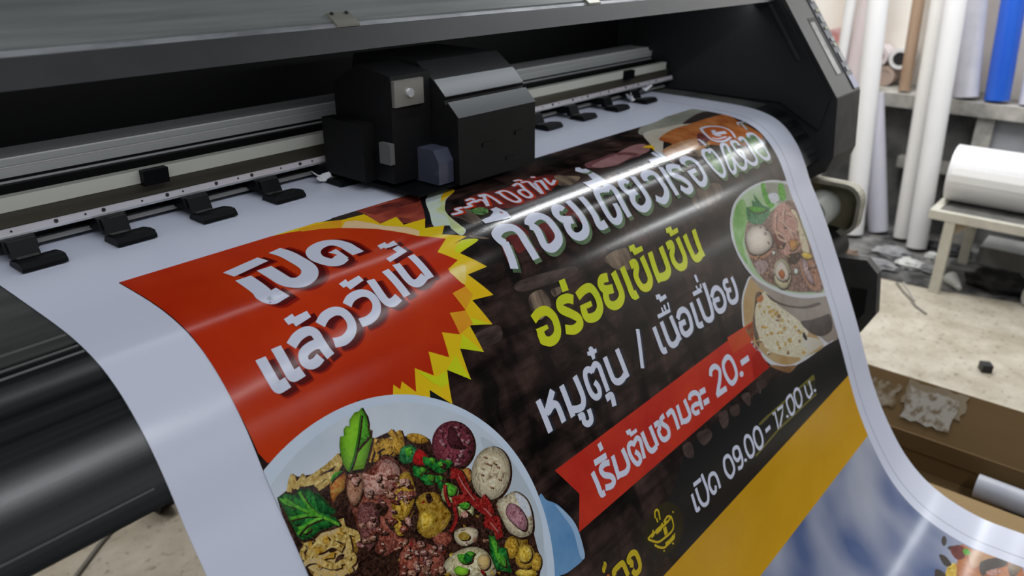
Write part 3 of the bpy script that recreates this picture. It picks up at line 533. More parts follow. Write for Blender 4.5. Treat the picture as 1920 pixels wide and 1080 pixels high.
(14,'white','s',144,[7638,5156,7686,5019,7730,4858,7761,4752]),
(14,'white','s',144,[7757,4780,7712,4699,7724,4614,7864,4558,8001,4565,8100,4611,8138,4722,8117,4906,8116,5159]),
(14,'white','s',144,[8394,4669,8456,4609,8600,4569,8725,4585,8805,4675,8815,4809,8804,4950,8736,5045,8584,5100,8478,5094,8412,5023,8447,4861,8471,4747,8394,4669]),
(14,'white','s',137,[9263,4634,9232,4572,9129,4573,9049,4661,9067,4755,9154,4802,9282,4844]),
(14,'white','s',137,[9500,4518,9503,4699,9500,4871,9448,5027,9329,5110,9169,5114,9071,5032,9077,4915,9147,4825]),
(14,'white','s',137,[9824,4535,9810,4713,9793,4920,9757,5094,9934,5103]),
(14,'white','s',122,[10464,4579,10361,4544,10240,4557,10155,4697,10098,4902,10100,5067,10179,5140,10309,5113,10387,4999,10416,4858]),
(14,'white','s',130,[10448,4591,10596,4541,10670,4602,10619,4790,10574,4996,10570,5159]),
(14,'white','s',122,[11123,4621,11083,4547,10956,4559,10884,4677,10948,4793,11137,4815]),
(14,'white','s',130,[11368,4531,11324,4707,11315,4895,11283,5034,11165,5116,10998,5134,10885,5040,10890,4927,10994,4821]),
(14,'white','s',130,[11585,4707,11633,4605,11835,4573,11956,4647,11941,4815,11924,4982,11831,5092,11652,5147,11503,5053]),
(14,'white','s',122,[12267,4558,12167,4859,12150,5160]),
(14,'white','p',0,[10219,4279,10480,4296,10549,4140,10726,4134,10698,4407,10214,4417]),
(14,'white','p',0,[10475,3936,10605,3845,10685,3877,10645,3966,10732,3964,10721,4069,10616,4099,10498,4026]),
(14,'white','s',122,[12781,4720,12647,4637,12462,4631,12380,4764,12549,4890,12675,5039,12658,5148,12499,5172,12363,5058]),
(14,'white','s',115,[12946,4686,13007,4596,13229,4584,13353,4715,13346,4908,13291,5075,13141,5164,13008,5141,12945,5010,12930,4907]),
(14,'white','l',86,[12872,4871,13162,4873]),
(14,'white','p',0,[12220,4301,12725,4348,12690,4443,12160,4410]),
(14,'white','p',0,[12542,4162,12644,4168,12602,4334,12496,4310]),
(14,'white','p',0,[12690,4169,12763,4194,12719,4362,12616,4356]),
(14,'white','s',82,[14011,4675,14041,4594,13898,4567,13747,4678,13710,4850,13748,5027,13872,5181,14037,5135,14131,4931,14160,4714,14161,4601,14012,4625]),
(14,'white','s',82,[14675,4818,14787,4624,14617,4606,14420,4802,14282,5091,14323,5211,14473,5166,14635,4920]),
(14,'white','s',82,[14635,4920,14659,5127,14774,5224,14965,5165,15124,4877,14927,4854]),
(14,'white','s',82,[15199,4753,15209,4640,15018,4631,14936,4833,15051,5059,15236,5225,15460,5181,15495,4916,15573,4625,15359,4638]),
(14,'white','s',82,[15788,4665,15873,4589,16075,4626,16116,4794,16078,5044,16041,5222,15845,5233,15698,5094,15703,4940,16059,4926]),
(14,'white','l',66,[14226,4253,14161,4474]),
(14,'white','s',37,[16021,4287,16125,4190,16338,4239]),
(14,'white','l',37,[16173,4255,16043,4470]),
(13,'green_shadow','s',151,[7653,5221,7701,5084,7745,4923,7776,4817]),
(13,'green_shadow','s',151,[7772,4845,7727,4764,7739,4679,7879,4623,8016,4630,8115,4676,8153,4787,8132,4971,8131,5224]),
(13,'green_shadow','s',151,[8409,4734,8471,4674,8615,4634,8740,4650,8820,4740,8830,4874,8819,5015,8751,5110,8599,5165,8493,5159,8427,5088,8462,4926,8486,4812,8409,4734]),
(13,'green_shadow','s',144,[9278,4699,9247,4637,9144,4638,9064,4726,9082,4820,9169,4867,9297,4909]),
(13,'green_shadow','s',144,[9515,4583,9518,4764,9515,4936,9463,5092,9344,5175,9184,5179,9086,5097,9092,4980,9162,4890]),
(13,'green_shadow','s',144,[9839,4600,9825,4778,9808,4985,9772,5159,9949,5168]),
(13,'green_shadow','s',128,[10479,4644,10376,4609,10255,4622,10170,4762,10113,4967,10115,5132,10194,5205,10324,5178,10402,5064,10431,4923]),
(13,'green_shadow','s',136,[10463,4656,10611,4606,10685,4667,10634,4855,10589,5061,10585,5224]),
(13,'green_shadow','s',128,[11138,4686,11098,4612,10971,4624,10899,4742,10963,4858,11152,4880]),
(13,'green_shadow','s',136,[11383,4596,11339,4772,11330,4960,11298,5099,11180,5181,11013,5199,10900,5105,10905,4992,11009,4886]),
(13,'green_shadow','s',136,[11600,4772,11648,4670,11850,4638,11971,4712,11956,4880,11939,5047,11846,5157,11667,5212,11518,5118]),
(13,'green_shadow','s',128,[12282,4623,12182,4924,12165,5225]),
(13,'green_shadow','p',0,[10234,4344,10495,4361,10564,4205,10741,4199,10713,4472,10229,4482]),
(13,'green_shadow','p',0,[10490,4001,10620,3910,10700,3942,10660,4031,10747,4029,10736,4134,10631,4164,10513,4091]),
(13,'green_shadow','s',128,[12796,4785,12662,4702,12477,4696,12395,4829,12564,4955,12690,5104,12673,5213,12514,5237,12378,5123]),
(13,'green_shadow','s',121,[12961,4751,13022,4661,13244,4649,13368,4780,13361,4973,13306,5140,13156,5229,13023,5206,12960,5075,12945,4972]),
(13,'green_shadow','l',91,[12887,4936,13177,4938]),
(13,'green_shadow','p',0,[12235,4366,12740,4413,12705,4508,12175,4475]),
(13,'green_shadow','p',0,[12557,4227,12659,4233,12617,4399,12511,4375]),
(13,'green_shadow','p',0,[12705,4234,12778,4259,12734,4427,12631,4421]),
(13,'green_shadow','s',86,[14026,4740,14056,4659,13913,4632,13762,4743,13725,4915,13763,5092,13887,5246,14052,5200,14146,4996,14175,4779,14176,4666,14027,4690]),
(13,'green_shadow','s',86,[14690,4883,14802,4689,14632,4671,14435,4867,14297,5156,14338,5276,14488,5231,14650,4985]),
(13,'green_shadow','s',86,[14650,4985,14674,5192,14789,5289,14980,5230,15139,4942,14942,4919]),
(13,'green_shadow','s',86,[15214,4818,15224,4705,15033,4696,14951,4898,15066,5124,15251,5290,15475,5246,15510,4981,15588,4690,15374,4703]),
(13,'green_shadow','s',86,[15803,4730,15888,4654,16090,4691,16131,4859,16093,5109,16056,5287,15860,5298,15713,5159,15718,5005,16074,4991]),
(13,'green_shadow','l',69,[14241,4318,14176,4539]),
(13,'green_shadow','s',39,[16036,4352,16140,4255,16353,4304]),
(13,'green_shadow','l',39,[16188,4320,16058,4535]),
(12,'herb_print','b',0,[13841,4604,13971,4689,14139,4954,14052,5139,13899,5191,13729,4981,13716,4764]),
(12,'herb_print','b',0,[14631,4609,14801,4628,14678,4995,14984,5149,15450,5189,15571,4691,16107,4634,16014,5206,14443,5229]),
(12,'maroon','b',0,[14371,4142,14598,4100,14551,4337,14229,4434,13991,4420]),
(11,'maroon','b',0,[7662,4563,7928,4496,8179,4535,8287,4723,8187,4929,8255,5063,8056,4976,7851,4976,7851,4747,7592,5083,7656,4775]),
(11,'maroon','b',0,[8584,4613,8698,4625,8769,4806,8686,5018,8526,5037,8507,4916,8545,4681]),
(11,'maroon','b',0,[9348,4590,9562,4662,9591,4834,9560,5012,9393,4926,9367,4778,9201,4739]),
],
'small_title_lettering':[
(14,'white','s',55,[7495,3958,7676,3975,7678,3869,7798,3877]),
(14,'white','s',55,[7807,3903,7951,3908,7967,3842,8162,3820]),
(14,'white','s',55,[8090,3850,8218,3840,8235,3912,8164,4044,8407,3742,8444,3814,8387,4108]),
(14,'white','s',55,[8614,3807,8750,3796,8815,3864,8781,4070,8739,4175,8629,4163,8610,4004,8675,3808]),
(14,'white','s',55,[9057,3768,9218,3743,9123,3945,9047,4150,8923,4163,8943,3987,9059,3944,9106,4048]),
(14,'white','s',55,[9283,3744,9408,3787,9315,3986,9256,4194,9460,3870]),
(14,'white','s',55,[9491,3846,9577,3904,9435,4159,9639,3855]),
(14,'white','s',55,[9752,3840,9647,4065,9843,3986]),
(14,'white','s',55,[9242,3633,9347,3637,9359,3700]),
(14,'white','l',55,[9606,3682,9671,3721]),
(14,'white','s',55,[8024,3737,8151,3725,8143,3785]),
(14,'white','s',55,[8329,3704,8412,3737,8299,3749]),
(13,'red_print','s',104,[7505,3968,7686,3985,7688,3879,7808,3887]),
(13,'red_print','s',104,[7817,3913,7961,3918,7977,3852,8172,3830]),
(13,'red_print','s',104,[8100,3860,8228,3850,8245,3922,8174,4054,8417,3752,8454,3824,8397,4118]),
(13,'red_print','s',104,[8624,3817,8760,3806,8825,3874,8791,4080,8749,4185,8639,4173,8620,4014,8685,3818]),
(13,'red_print','s',104,[9067,3778,9228,3753,9133,3955,9057,4160,8933,4173,8953,3997,9069,3954,9116,4058]),
(13,'red_print','s',104,[9293,3754,9418,3797,9325,3996,9266,4204,9470,3880]),
(13,'red_print','s',104,[9501,3856,9587,3914,9445,4169,9649,3865]),
(13,'red_print','s',104,[9762,3850,9657,4075,9853,3996]),
(13,'red_print','s',104,[9252,3643,9357,3647,9369,3710]),
(13,'red_print','l',104,[9616,3692,9681,3731]),
(13,'red_print','s',104,[8034,3747,8161,3735,8153,3795]),
(13,'red_print','s',104,[8339,3714,8422,3747,8309,3759]),
(14,'white','p',0,[7759,4283,7947,4274,8091,4214,8108,4137,8239,4134,8261,4219,8280,4308,8241,4431,8114,4422,7950,4395,7748,4372]),
(15,'pinkbrown','p',0,[8165,4252,8222,4254,8207,4311,8166,4304]),
],
'food_badge':[
(12,'badge_orange','b',0,[14860,3960,15200,3989,15449,4156,15477,4358,15341,4549,15202,4510,14916,4534,14669,4492,14559,4376,14656,4173]),
(14,'white','s',60,[14860,3960,15200,3989,15449,4156,15477,4358,15324,4559]),
(14,'white','s',60,[14860,3960,14656,4173,14559,4376,14669,4492,14916,4534,15220,4500]),
(14,'white','s',50,[14953,4161,15081,4177,14903,4230,14862,4316,14988,4378]),
(14,'white','l',50,[14926,4239,15303,4318]),
(14,'white','l',50,[14882,4284,15272,4357]),
(14,'white','s',40,[14642,4351,14777,4430,15104,4449]),
],
'flavour_lettering':[
(14,'lime_letter','s',140,[7592,5889,7746,5843,7904,5872,8004,6004,7992,6160,7905,6252,7756,6271,7619,6193]),
(14,'lime_letter','s',140,[7654,6035,7648,6155,7673,6226]),
(14,'lime_letter','p',0,[7572,6022,7824,6041,7825,6101,7723,6109]),
(14,'lime_letter','p',0,[7565,6237,7570,6091,7700,6192,7695,6261]),
(14,'lime_letter','s',140,[8516,5912,8390,5848,8220,5848,8200,5940,8358,6067,8484,6185,8453,6275,8297,6297,8136,6231]),
(14,'lime_letter','p',0,[8347,5571,8486,5576,8484,5753,8339,5740]),
(14,'lime_letter','s',140,[8621,5897,8798,5856,8969,5878,9053,6037,9029,6200,8892,6285,8730,6274,8650,6213,8673,6057]),
(14,'lime_letter','p',0,[8611,6036,8881,6050,8875,6131,8758,6131]),
(14,'lime_letter','s',140,[9440,5859,9289,5840,9218,5912,9291,6011,9478,6054]),
(14,'lime_letter','s',140,[9608,5825,9634,6017,9630,6192,9523,6284,9363,6298,9249,6228,9242,6119,9294,6022]),
(14,'lime_letter','s',140,[9861,5824,9887,6078,9879,6266,9911,6317,10002,6314]),
(14,'lime_letter','s',133,[10081,5865,10210,5857,10229,5936,10146,6041,10143,6171,10205,6283,10355,6302,10473,6206,10477,6022,10447,5821]),
(14,'lime_letter','p',0,[10202,5578,10359,5583,10366,5655,10541,5665,10545,5748,10271,5749,10248,5672,10197,5667]),
(14,'lime_letter','l',140,[10707,5821,10692,6344]),
(14,'lime_letter','s',140,[11049,5826,11074,6078,11044,6240,10892,6298,10670,6259]),
(14,'lime_letter','s',133,[11229,5871,11376,5866,11385,5947,11294,6048,11300,6211,11393,6301,11549,6299,11651,6186,11648,6011,11614,5825]),
(14,'lime_letter','p',0,[11359,5589,11538,5594,11546,5671,11717,5663,11711,5748,11431,5754,11418,5680,11351,5672]),
(14,'lime_letter','s',140,[11867,5838,11901,6139,11931,6293,12070,6313,12220,6255]),
(14,'lime_letter','l',140,[12201,5832,12205,6349]),
],
'pork_lettering':[
(14,'white','l',103,[7106,6863,7115,7326]),
(14,'white','s',103,[7427,6861,7322,6946,7153,7090]),
(14,'white','s',103,[7196,7078,7332,7029,7400,7068,7414,7162,7416,7322]),
(14,'white','l',103,[7620,6872,7620,7336]),
(14,'white','s',103,[7934,6866,7945,7039,7940,7201,7876,7288,7761,7283,7614,7228]),
(14,'white','s',93,[7715,7395,7808,7405,7794,7497,7856,7551,7949,7528,7969,7379]),
(14,'white','s',93,[8319,6955,8250,6893,8160,6914,8122,7031,8128,7201,8192,7299,8290,7296,8320,7200,8280,7098]),
(14,'white','s',93,[8302,6948,8417,6888,8489,6940,8489,7084,8489,7331]),
(14,'white','p',0,[8424,6637,8481,6626,8518,6653,8518,6687,8584,6699,8562,6752,8507,6751,8476,6815,8413,6810,8413,6748,8350,6719,8369,6671,8418,6678]),
(14,'white','s',103,[8392,7408,8529,7417,8512,7576]),
(14,'white','s',103,[8684,6876,8681,7096,8695,7239,8771,7306,8887,7311,8976,7278]),
(14,'white','l',103,[9008,6876,9021,7337]),
(13,'navy_shadow','l',113,[7146,6883,7155,7346]),
(13,'navy_shadow','s',113,[7467,6881,7362,6966,7193,7110]),
(13,'navy_shadow','s',113,[7236,7098,7372,7049,7440,7088,7454,7182,7456,7342]),
(13,'navy_shadow','l',113,[7660,6892,7660,7356]),
(13,'navy_shadow','s',113,[7974,6886,7985,7059,7980,7221,7916,7308,7801,7303,7654,7248]),
(13,'navy_shadow','s',102,[7755,7415,7848,7425,7834,7517,7896,7571,7989,7548,8009,7399]),
(13,'navy_shadow','s',102,[8359,6975,8290,6913,8200,6934,8162,7051,8168,7221,8232,7319,8330,7316,8360,7220,8320,7118]),
(13,'navy_shadow','s',102,[8342,6968,8457,6908,8529,6960,8529,7104,8529,7351]),
(13,'navy_shadow','p',0,[8464,6657,8521,6646,8558,6673,8558,6707,8624,6719,8602,6772,8547,6771,8516,6835,8453,6830,8453,6768,8390,6739,8409,6691,8458,6698]),
(13,'navy_shadow','s',113,[8432,7428,8569,7437,8552,7596]),
(13,'navy_shadow','s',113,[8724,6896,8721,7116,8735,7259,8811,7326,8927,7331,9016,7298]),
(13,'navy_shadow','l',113,[9048,6896,9061,7357]),
],
'slash_mark':[
(14,'white','l',88,[9654,6794,9430,7358]),
(13,'navy_shadow','l',96,[9694,6814,9470,7378]),
],
'beef_lettering':[
(14,'white','s',103,[10067,6911,10064,7154,10071,7293,10101,7335,10180,7343]),
(14,'white','s',103,[10304,6906,10302,7136,10321,7282,10396,7345,10516,7341,10593,7292]),
(14,'white','l',103,[10597,6910,10627,7352]),
(14,'white','p',0,[10265,6776,10626,6799,10634,6692,10686,6700,10643,6856,10265,6841]),
(14,'white','p',0,[10432,6711,10468,6708,10470,6794,10427,6795]),
(14,'white','p',0,[10516,6693,10569,6701,10557,6794,10513,6786]),
(14,'white','p',0,[10425,6490,10546,6500,10548,6555,10691,6556,10693,6620,10479,6629,10468,6567,10413,6564]),
(14,'white','s',103,[10760,7023,10880,6939,11024,6950,11102,7058,11089,7222,11023,7310,10854,7330,10767,7255,10771,7138]),
(14,'white','l',93,[10734,7117,10949,7136]),
(14,'white','s',103,[11293,6915,11281,7162,11270,7296,11305,7338,11427,7349]),
(14,'white','s',103,[11526,6920,11531,7152,11550,7290,11651,7360,11782,7340,11839,7210,11869,6937,11883,6748]),
(14,'white','p',0,[11450,6780,11735,6788,11739,6868,11443,6851]),
(14,'white','p',0,[11604,6718,11650,6717,11666,6805,11624,6805]),
(14,'white','p',0,[11749,6729,11796,6731,11777,6806,11724,6801]),
(14,'white','p',0,[11690,6543,11762,6546,11757,6682,11690,6680]),
(14,'white','s',98,[11960,7051,12095,6953,12245,6960,12344,7078,12341,7248,12229,7345,12057,7340,11981,7251,11979,7133]),
(14,'white','l',88,[11955,7120,12194,7147]),
(14,'white','s',88,[12678,6954,12546,6938,12488,7014,12542,7109,12675,7127]),
(14,'white','s',98,[12836,6940,12846,7122,12811,7285,12711,7356,12556,7341,12495,7248,12537,7107]),
(13,'navy_shadow','s',113,[10107,6931,10104,7174,10111,7313,10141,7355,10220,7363]),
(13,'navy_shadow','s',113,[10344,6926,10342,7156,10361,7302,10436,7365,10556,7361,10633,7312]),
(13,'navy_shadow','l',113,[10637,6930,10667,7372]),
(13,'navy_shadow','p',0,[10305,6796,10666,6819,10674,6712,10726,6720,10683,6876,10305,6861]),
(13,'navy_shadow','p',0,[10472,6731,10508,6728,10510,6814,10467,6815]),
(13,'navy_shadow','p',0,[10556,6713,10609,6721,10597,6814,10553,6806]),
(13,'navy_shadow','p',0,[10465,6510,10586,6520,10588,6575,10731,6576,10733,6640,10519,6649,10508,6587,10453,6584]),
(13,'navy_shadow','s',113,[10800,7043,10920,6959,11064,6970,11142,7078,11129,7242,11063,7330,10894,7350,10807,7275,10811,7158]),
(13,'navy_shadow','l',102,[10774,7137,10989,7156]),
(13,'navy_shadow','s',113,[11333,6935,11321,7182,11310,7316,11345,7358,11467,7369]),
(13,'navy_shadow','s',113,[11566,6940,11571,7172,11590,7310,11691,7380,11822,7360,11879,7230,11909,6957,11923,6768]),
(13,'navy_shadow','p',0,[11490,6800,11775,6808,11779,6888,11483,6871]),
(13,'navy_shadow','p',0,[11644,6738,11690,6737,11706,6825,11664,6825]),
(13,'navy_shadow','p',0,[11789,6749,11836,6751,11817,6826,11764,6821]),
(13,'navy_shadow','p',0,[11730,6563,11802,6566,11797,6702,11730,6700]),
(13,'navy_shadow','s',108,[12000,7071,12135,6973,12285,6980,12384,7098,12381,7268,12269,7365,12097,7360,12021,7271,12019,7153]),
(13,'navy_shadow','l',96,[11995,7140,12234,7167]),
(13,'navy_shadow','s',96,[12718,6974,12586,6958,12528,7034,12582,7129,12715,7147]),
(13,'navy_shadow','s',108,[12876,6960,12886,7142,12851,7305,12751,7376,12596,7361,12535,7268,12577,7127]),
],
'price_ribbon':[
(8,'ribbon_red','p',0,[6950,7797,13099,7900,12940,8353,13128,8836,6984,8715,7233,8288]),
(9,'ribbon_orange','p',0,[12024,7831,13082,7892,12887,8195,12047,8142]),
(9,'ribbon_dark','p',0,[12914,8402,13134,8848,12455,8805,12623,8445]),
],
'price_lettering':[
(14,'white','s',88,[7608,8162,7628,8350,7629,8466,7646,8517,7715,8521]),
(14,'white','s',88,[8006,8216,7887,8182,7789,8210,7815,8307,7943,8398,7971,8481,7890,8514,7753,8474]),
(14,'white','l',88,[7704,8076,7995,8101]),
(14,'white','l',88,[7932,7883,7940,7995]),
(14,'white','l',88,[8114,8165,8089,8512]),
(14,'white','s',88,[8364,8181,8382,8333,8373,8449,8270,8500,8079,8456]),
(14,'white','s',79,[8660,8254,8582,8198,8507,8223,8486,8333,8527,8467,8586,8531,8668,8512,8673,8426,8613,8348]),
(14,'white','s',79,[8628,8247,8747,8199,8807,8254,8793,8380,8768,8535]),
(14,'white','p',0,[8561,7997,8679,8010,8683,8064,8812,8067,8811,8124,8627,8121,8623,8079,8570,8067]),
(14,'white','s',88,[8910,8175,8919,8353,8942,8471,9018,8530,9141,8514]),
(14,'white','l',88,[9138,8186,9164,8529]),
(14,'white','s',84,[9241,8228,9361,8236,9355,8309,9295,8353,9315,8472,9396,8529,9515,8512,9541,8405,9456,8298,9442,8222,9556,8201]),
(14,'white','s',88,[9624,8232,9774,8223,9808,8335,9804,8548]),
(14,'white','l',88,[9965,8209,9948,8534]),
(14,'white','s',88,[10196,8217,10216,8397,10206,8498,10093,8531,9915,8473]),
(14,'white','s',88,[10334,8287,10378,8230,10524,8236,10622,8317,10608,8427,10594,8567]),
(14,'white','s',79,[10614,8459,10430,8410,10326,8437,10369,8533,10499,8554]),
(14,'white','l',97,[10676,8305,10857,8325]),
(14,'white','l',97,[10689,8498,10867,8514]),
(14,'white','s',97,[11137,8200,11207,8111,11357,8108,11455,8212,11388,8341,11233,8477,11144,8566]),
(14,'white','l',97,[11129,8544,11490,8568]),
(14,'white','c',97,[11639,8167,11825,8120,11934,8219,11963,8410,11897,8534,11714,8570,11617,8455,11590,8295]),
(14,'white','b',0,[12165,8583,12141,8602,12107,8610,12072,8603,12047,8585,12036,8559,12044,8533,12068,8513,12102,8505,12136,8511,12162,8530,12173,8556]),
(14,'white','l',106,[12192,8389,12514,8406]),
],
'opening_hours_lettering':[
(14,'white','s',68,[9600,9567,9597,9741,9604,9849,9696,9852]),
(14,'white','s',68,[9747,9545,9752,9754,9822,9878,9958,9891,10033,9747,10023,9582,10008,9435]),
(14,'white','l',68,[9712,9474,9948,9494]),
(14,'white','s',68,[10397,9887,10398,9692,10336,9590,10204,9578,10122,9696,10159,9840,10246,9861,10291,9785]),
],
'opening_time_lettering':[
(14,'white','c',68,[10748,9556,10885,9548,10958,9649,10963,9831,10825,9901,10734,9841,10688,9703]),
(14,'white','c',68,[11241,9561,11115,9546,11065,9650,11129,9755,11247,9741,11287,9644]),
(14,'white','s',68,[11281,9654,11290,9815,11217,9909,11081,9887]),
(14,'white','b',0,[11429,9901,11416,9910,11394,9911,11371,9903,11351,9889,11341,9872,11343,9857,11356,9848,11377,9847,11400,9855,11420,9869,11430,9886]),
(14,'white','c',68,[11617,9541,11728,9607,11765,9785,11697,9912,11559,9902,11494,9759,11522,9601]),
(14,'white','c',68,[11994,9559,12105,9624,12135,9802,12072,9921,11926,9923,11853,9774,11886,9615]),
],
'closing_time_lettering':[
(14,'white','l',75,[12308,9769,12510,9773]),
(14,'white','l',54,[12721,9628,12823,9619,12785,9944]),
(14,'white','l',54,[12933,9629,13184,9656,13073,9780,12861,9937]),
(14,'white','b',0,[13290,9922,13276,9931,13253,9932,13228,9925,13206,9911,13195,9894,13196,9879,13210,9870,13233,9869,13259,9876,13280,9890,13292,9907]),
(14,'white','c',61,[13477,9603,13598,9626,13637,9803,13549,9938,13407,9932,13356,9779,13369,9641]),
(14,'white','c',61,[13857,9607,13978,9668,13995,9843,13893,9954,13758,9930,13716,9780,13750,9649]),
],
'hour_suffix_lettering':[
(14,'white','s',58,[14255,9688,14249,9879,14330,9983,14480,9949]),
(14,'white','l',58,[14493,9689,14500,9988]),
(14,'white','b',0,[14692,9989,14676,9999,14650,10000,14621,9991,14596,9976,14583,9958,14584,9942,14600,9933,14626,9931,14655,9939,14680,9954,14693,9973]),
],
'hours_box':[
(12,'olive_line','l',40,[12156,9567,12701,9583]),
(12,'olive_line','l',40,[12701,9583,14765,9681]),
(12,'olive_line','l',40,[14765,9681,14743,9788]),
(12,'olive_line','l',40,[11742,9983,12778,9954]),
(12,'olive_line','l',40,[12778,9954,14669,10046]),
(11,'tan_dark','b',0,[12153,9552,12480,9538,12599,9593,12301,9621]),
(11,'olive_print','p',0,[12693,9594,14751,9700,14663,9997,12785,9944]),
(11,'olive_line','p',0,[14372,9648,14730,9676,14736,9754,14373,9753]),
],
'bowl_icon':[
(4,'glow_print','b',0,[8174,9490,8450,9338,8875,9319,9185,9564,9165,9843,8921,10028,8500,9974,8239,9743]),
(14,'icon_yellow','s',34,[8258,9562,8339,9640,8460,9730,8617,9761,8810,9776,8907,9745,8933,9660,8928,9571]),
(14,'icon_yellow','s',34,[8258,9562,8388,9555,8425,9528,8428,9578,8347,9591]),
(14,'icon_yellow','s',34,[8433,9569,8624,9595,8845,9598,8906,9570,8838,9532,8733,9559,8789,9578]),
(14,'icon_yellow','s',34,[8563,9401,8598,9324,8657,9315,8685,9360,8658,9480]),
(14,'icon_yellow','l',34,[8587,9415,8591,9484]),
(14,'icon_yellow','s',34,[8359,9718,8441,9803,8553,9877,8681,9886,8836,9891,8890,9835]),
(14,'icon_yellow','s',88,[8704,9628,8697,9698,8693,9745]),
(14,'icon_yellow','l',54,[8665,9544,8668,9595]),
(14,'icon_yellow','s',68,[8604,9864,8752,9878,8852,9862]),
(14,'icon_yellow','l',75,[8479,9583,8627,9590]),
(14,'icon_yellow','b',0,[8807,9960,8800,9965,8789,9965,8776,9959,8765,9950,8759,9940,8759,9932,8766,9927,8777,9928,8790,9933,8801,9942,8807,9952]),
(14,'icon_yellow','b',0,[8551,9928,8545,9932,8536,9932,8525,9928,8516,9920,8511,9912,8511,9904,8517,9901,8526,9901,8537,9905,8546,9913,8551,9921]),
(14,'icon_yellow','b',0,[9031,9560,9025,9564,9015,9564,9003,9559,8994,9552,8989,9544,8989,9537,8995,9533,9005,9533,9017,9537,9026,9544,9031,9553]),
],
'bottom_lettering':[
(14,'icon_yellow','s',85,[7733,9700,7764,9644,7716,9590,7747,9551,7825,9535,7897,9566,7925,9624,7927,9755,7873,9828,7769,9816,7734,9742]),
(14,'icon_yellow','s',85,[7358,9597,7367,9536,7481,9527,7571,9536,7597,9576,7614,9758]),
(14,'icon_yellow','s',76,[7219,9337,7241,9356,7200,9392,7205,9423]),
(14,'icon_yellow','b',0,[7211,9427,7201,9437,7187,9439,7171,9434,7160,9422,7155,9407,7157,9394,7167,9384,7182,9382,7197,9387,7209,9398,7214,9413]),
(14,'badge_orange','b',0,[7267,9532,7259,9537,7245,9536,7229,9528,7215,9517,7207,9504,7207,9494,7215,9489,7229,9491,7246,9498,7259,9509,7267,9522]),
],
'noodle_bowl_picture':[
(10,'plate_blue','b',0,[6515,7968,6635,8057,6819,8249,6961,8600,6939,9019,6677,9053,6414,8997,6078,8786]),
(11,'plate_light','b',0,[6742,8176,6889,8381,6982,8651,6948,9024,6858,9009,6889,8644,6815,8385]),
(12,'bowl_rim','b',0,[6526,8009,6492,8403,6389,8785,6222,9144,5995,9468,5715,9748,5391,9975,5032,10142,4650,10245,4256,10279,3862,10245,3480,10142,3121,9975,2797,9748,2517,9468,2290,9144,2123,8785,2020,8403,1986,8009,2020,7615,2123,7233,2290,6874,2517,6550,2797,6270,3121,6043,3480,5876,3862,5773,4256,5739,4650,5773,5032,5876,5391,6043,5715,6270,5995,6550,6222,6874,6389,7233,6492,7615]),
(13,'bowl_in','b',0,[6415,7942,6383,8304,6289,8656,6135,8986,5927,9283,5669,9541,5372,9749,5042,9903,4690,9997,4328,10029,3966,9997,3614,9903,3285,9749,2987,9541,2729,9283,2521,8986,2367,8656,2273,8304,2241,7942,2273,7580,2367,7228,2521,6898,2729,6601,2987,6343,3284,6135,3614,5981,3966,5887,4328,5855,4690,5887,5042,5981,5371,6135,5669,6343,5927,6601,6135,6899,6289,7228,6383,7580]),
(14,'bowl_shade','b',0,[5973,6853,6234,7196,6395,7681,6437,8113,6352,8438,6176,8706,6108,8222,6095,7849,5994,7362]),
(15,'food_dark','p',0,[3352,6240,3499,6219,3612,6150,3824,6223,4038,6180,4178,6164,4409,6249,4618,6212,4852,6233,4941,6348,5118,6402,4939,6350,5101,6409,5278,6543,5259,6764,5619,7088,5593,7404,5851,7627,5984,7657,6211,7867,6280,8036,6234,8273,6206,8476,6200,8671,6085,8796,5704,9223,5344,9524,4921,9726,4461,9817,3901,9773,3379,9565,2942,9212]),
(17,'noodle','s',55,[3485,6248,3580,6133,3563,6253]),
(17,'noodle','s',55,[3563,6253,3701,6178,3633,6234,3771,6289]),
(17,'noodle','s',55,[3689,6245,3841,6232,3998,6217,4149,6178]),
(17,'noodle','s',55,[3756,6319,3893,6297,4011,6320]),
(17,'noodle','s',55,[3642,6258,3752,6242,3852,6294]),
(17,'noodle','s',55,[3774,6366,3954,6347,4136,6249]),
(17,'noodle','s',55,[3948,6230,4100,6231,4169,6227]),
(17,'noodle_gold','s',70,[4618,6212,4521,6305,4425,6396]),
(17,'noodle_gold','s',70,[4613,6310,4755,6319,4850,6468]),
(17,'noodle_gold','s',70,[4832,6223,4854,6367,4781,6454]),
(17,'noodle_gold','s',70,[4558,6323,4699,6332,4733,6451]),
(17,'noodle_gold','s',70,[4458,6333,4569,6349,4499,6434]),
(17,'noodle_gold','s',70,[4932,6271,4905,6413,4790,6438]),
(16,'noodle_gold','b',0,[4858,6452,4808,6488,4724,6491,4630,6460,4551,6404,4508,6338,4510,6279,4558,6243,4640,6239,4734,6268,4815,6324,4861,6391]),
(16,'noodle_light','b',0,[4885,6403,4854,6434,4811,6446,4766,6437,4732,6408,4718,6367,4727,6326,4757,6295,4801,6282,4845,6291,4880,6320,4894,6361]),
(16,'noodle_gold','b',0,[5163,6465,5140,6480,5101,6481,5056,6466,5018,6440,4997,6411,4997,6385,5020,6370,5058,6369,5102,6383,5141,6409,5163,6439]),
(16,'noodle_gold','b',0,[3381,6792,3533,6771,3731,6793,3846,6821,3982,6995,3940,7106,3765,7267,3671,7283,3378,7099]),
(17,'noodle_light','s',62,[3375,6825,3526,6786,3677,6818,3815,6841]),
(18,'noodle','s',62,[3381,6919,3537,6848,3729,6886,3832,6984]),
(17,'noodle_light','s',62,[3376,6972,3435,7063,3604,7149,3800,7098]),
(18,'noodle','s',62,[3482,6834,3475,6977,3578,7114,3684,7161]),
(17,'noodle_light','s',62,[3551,6819,3487,6910,3526,7045]),
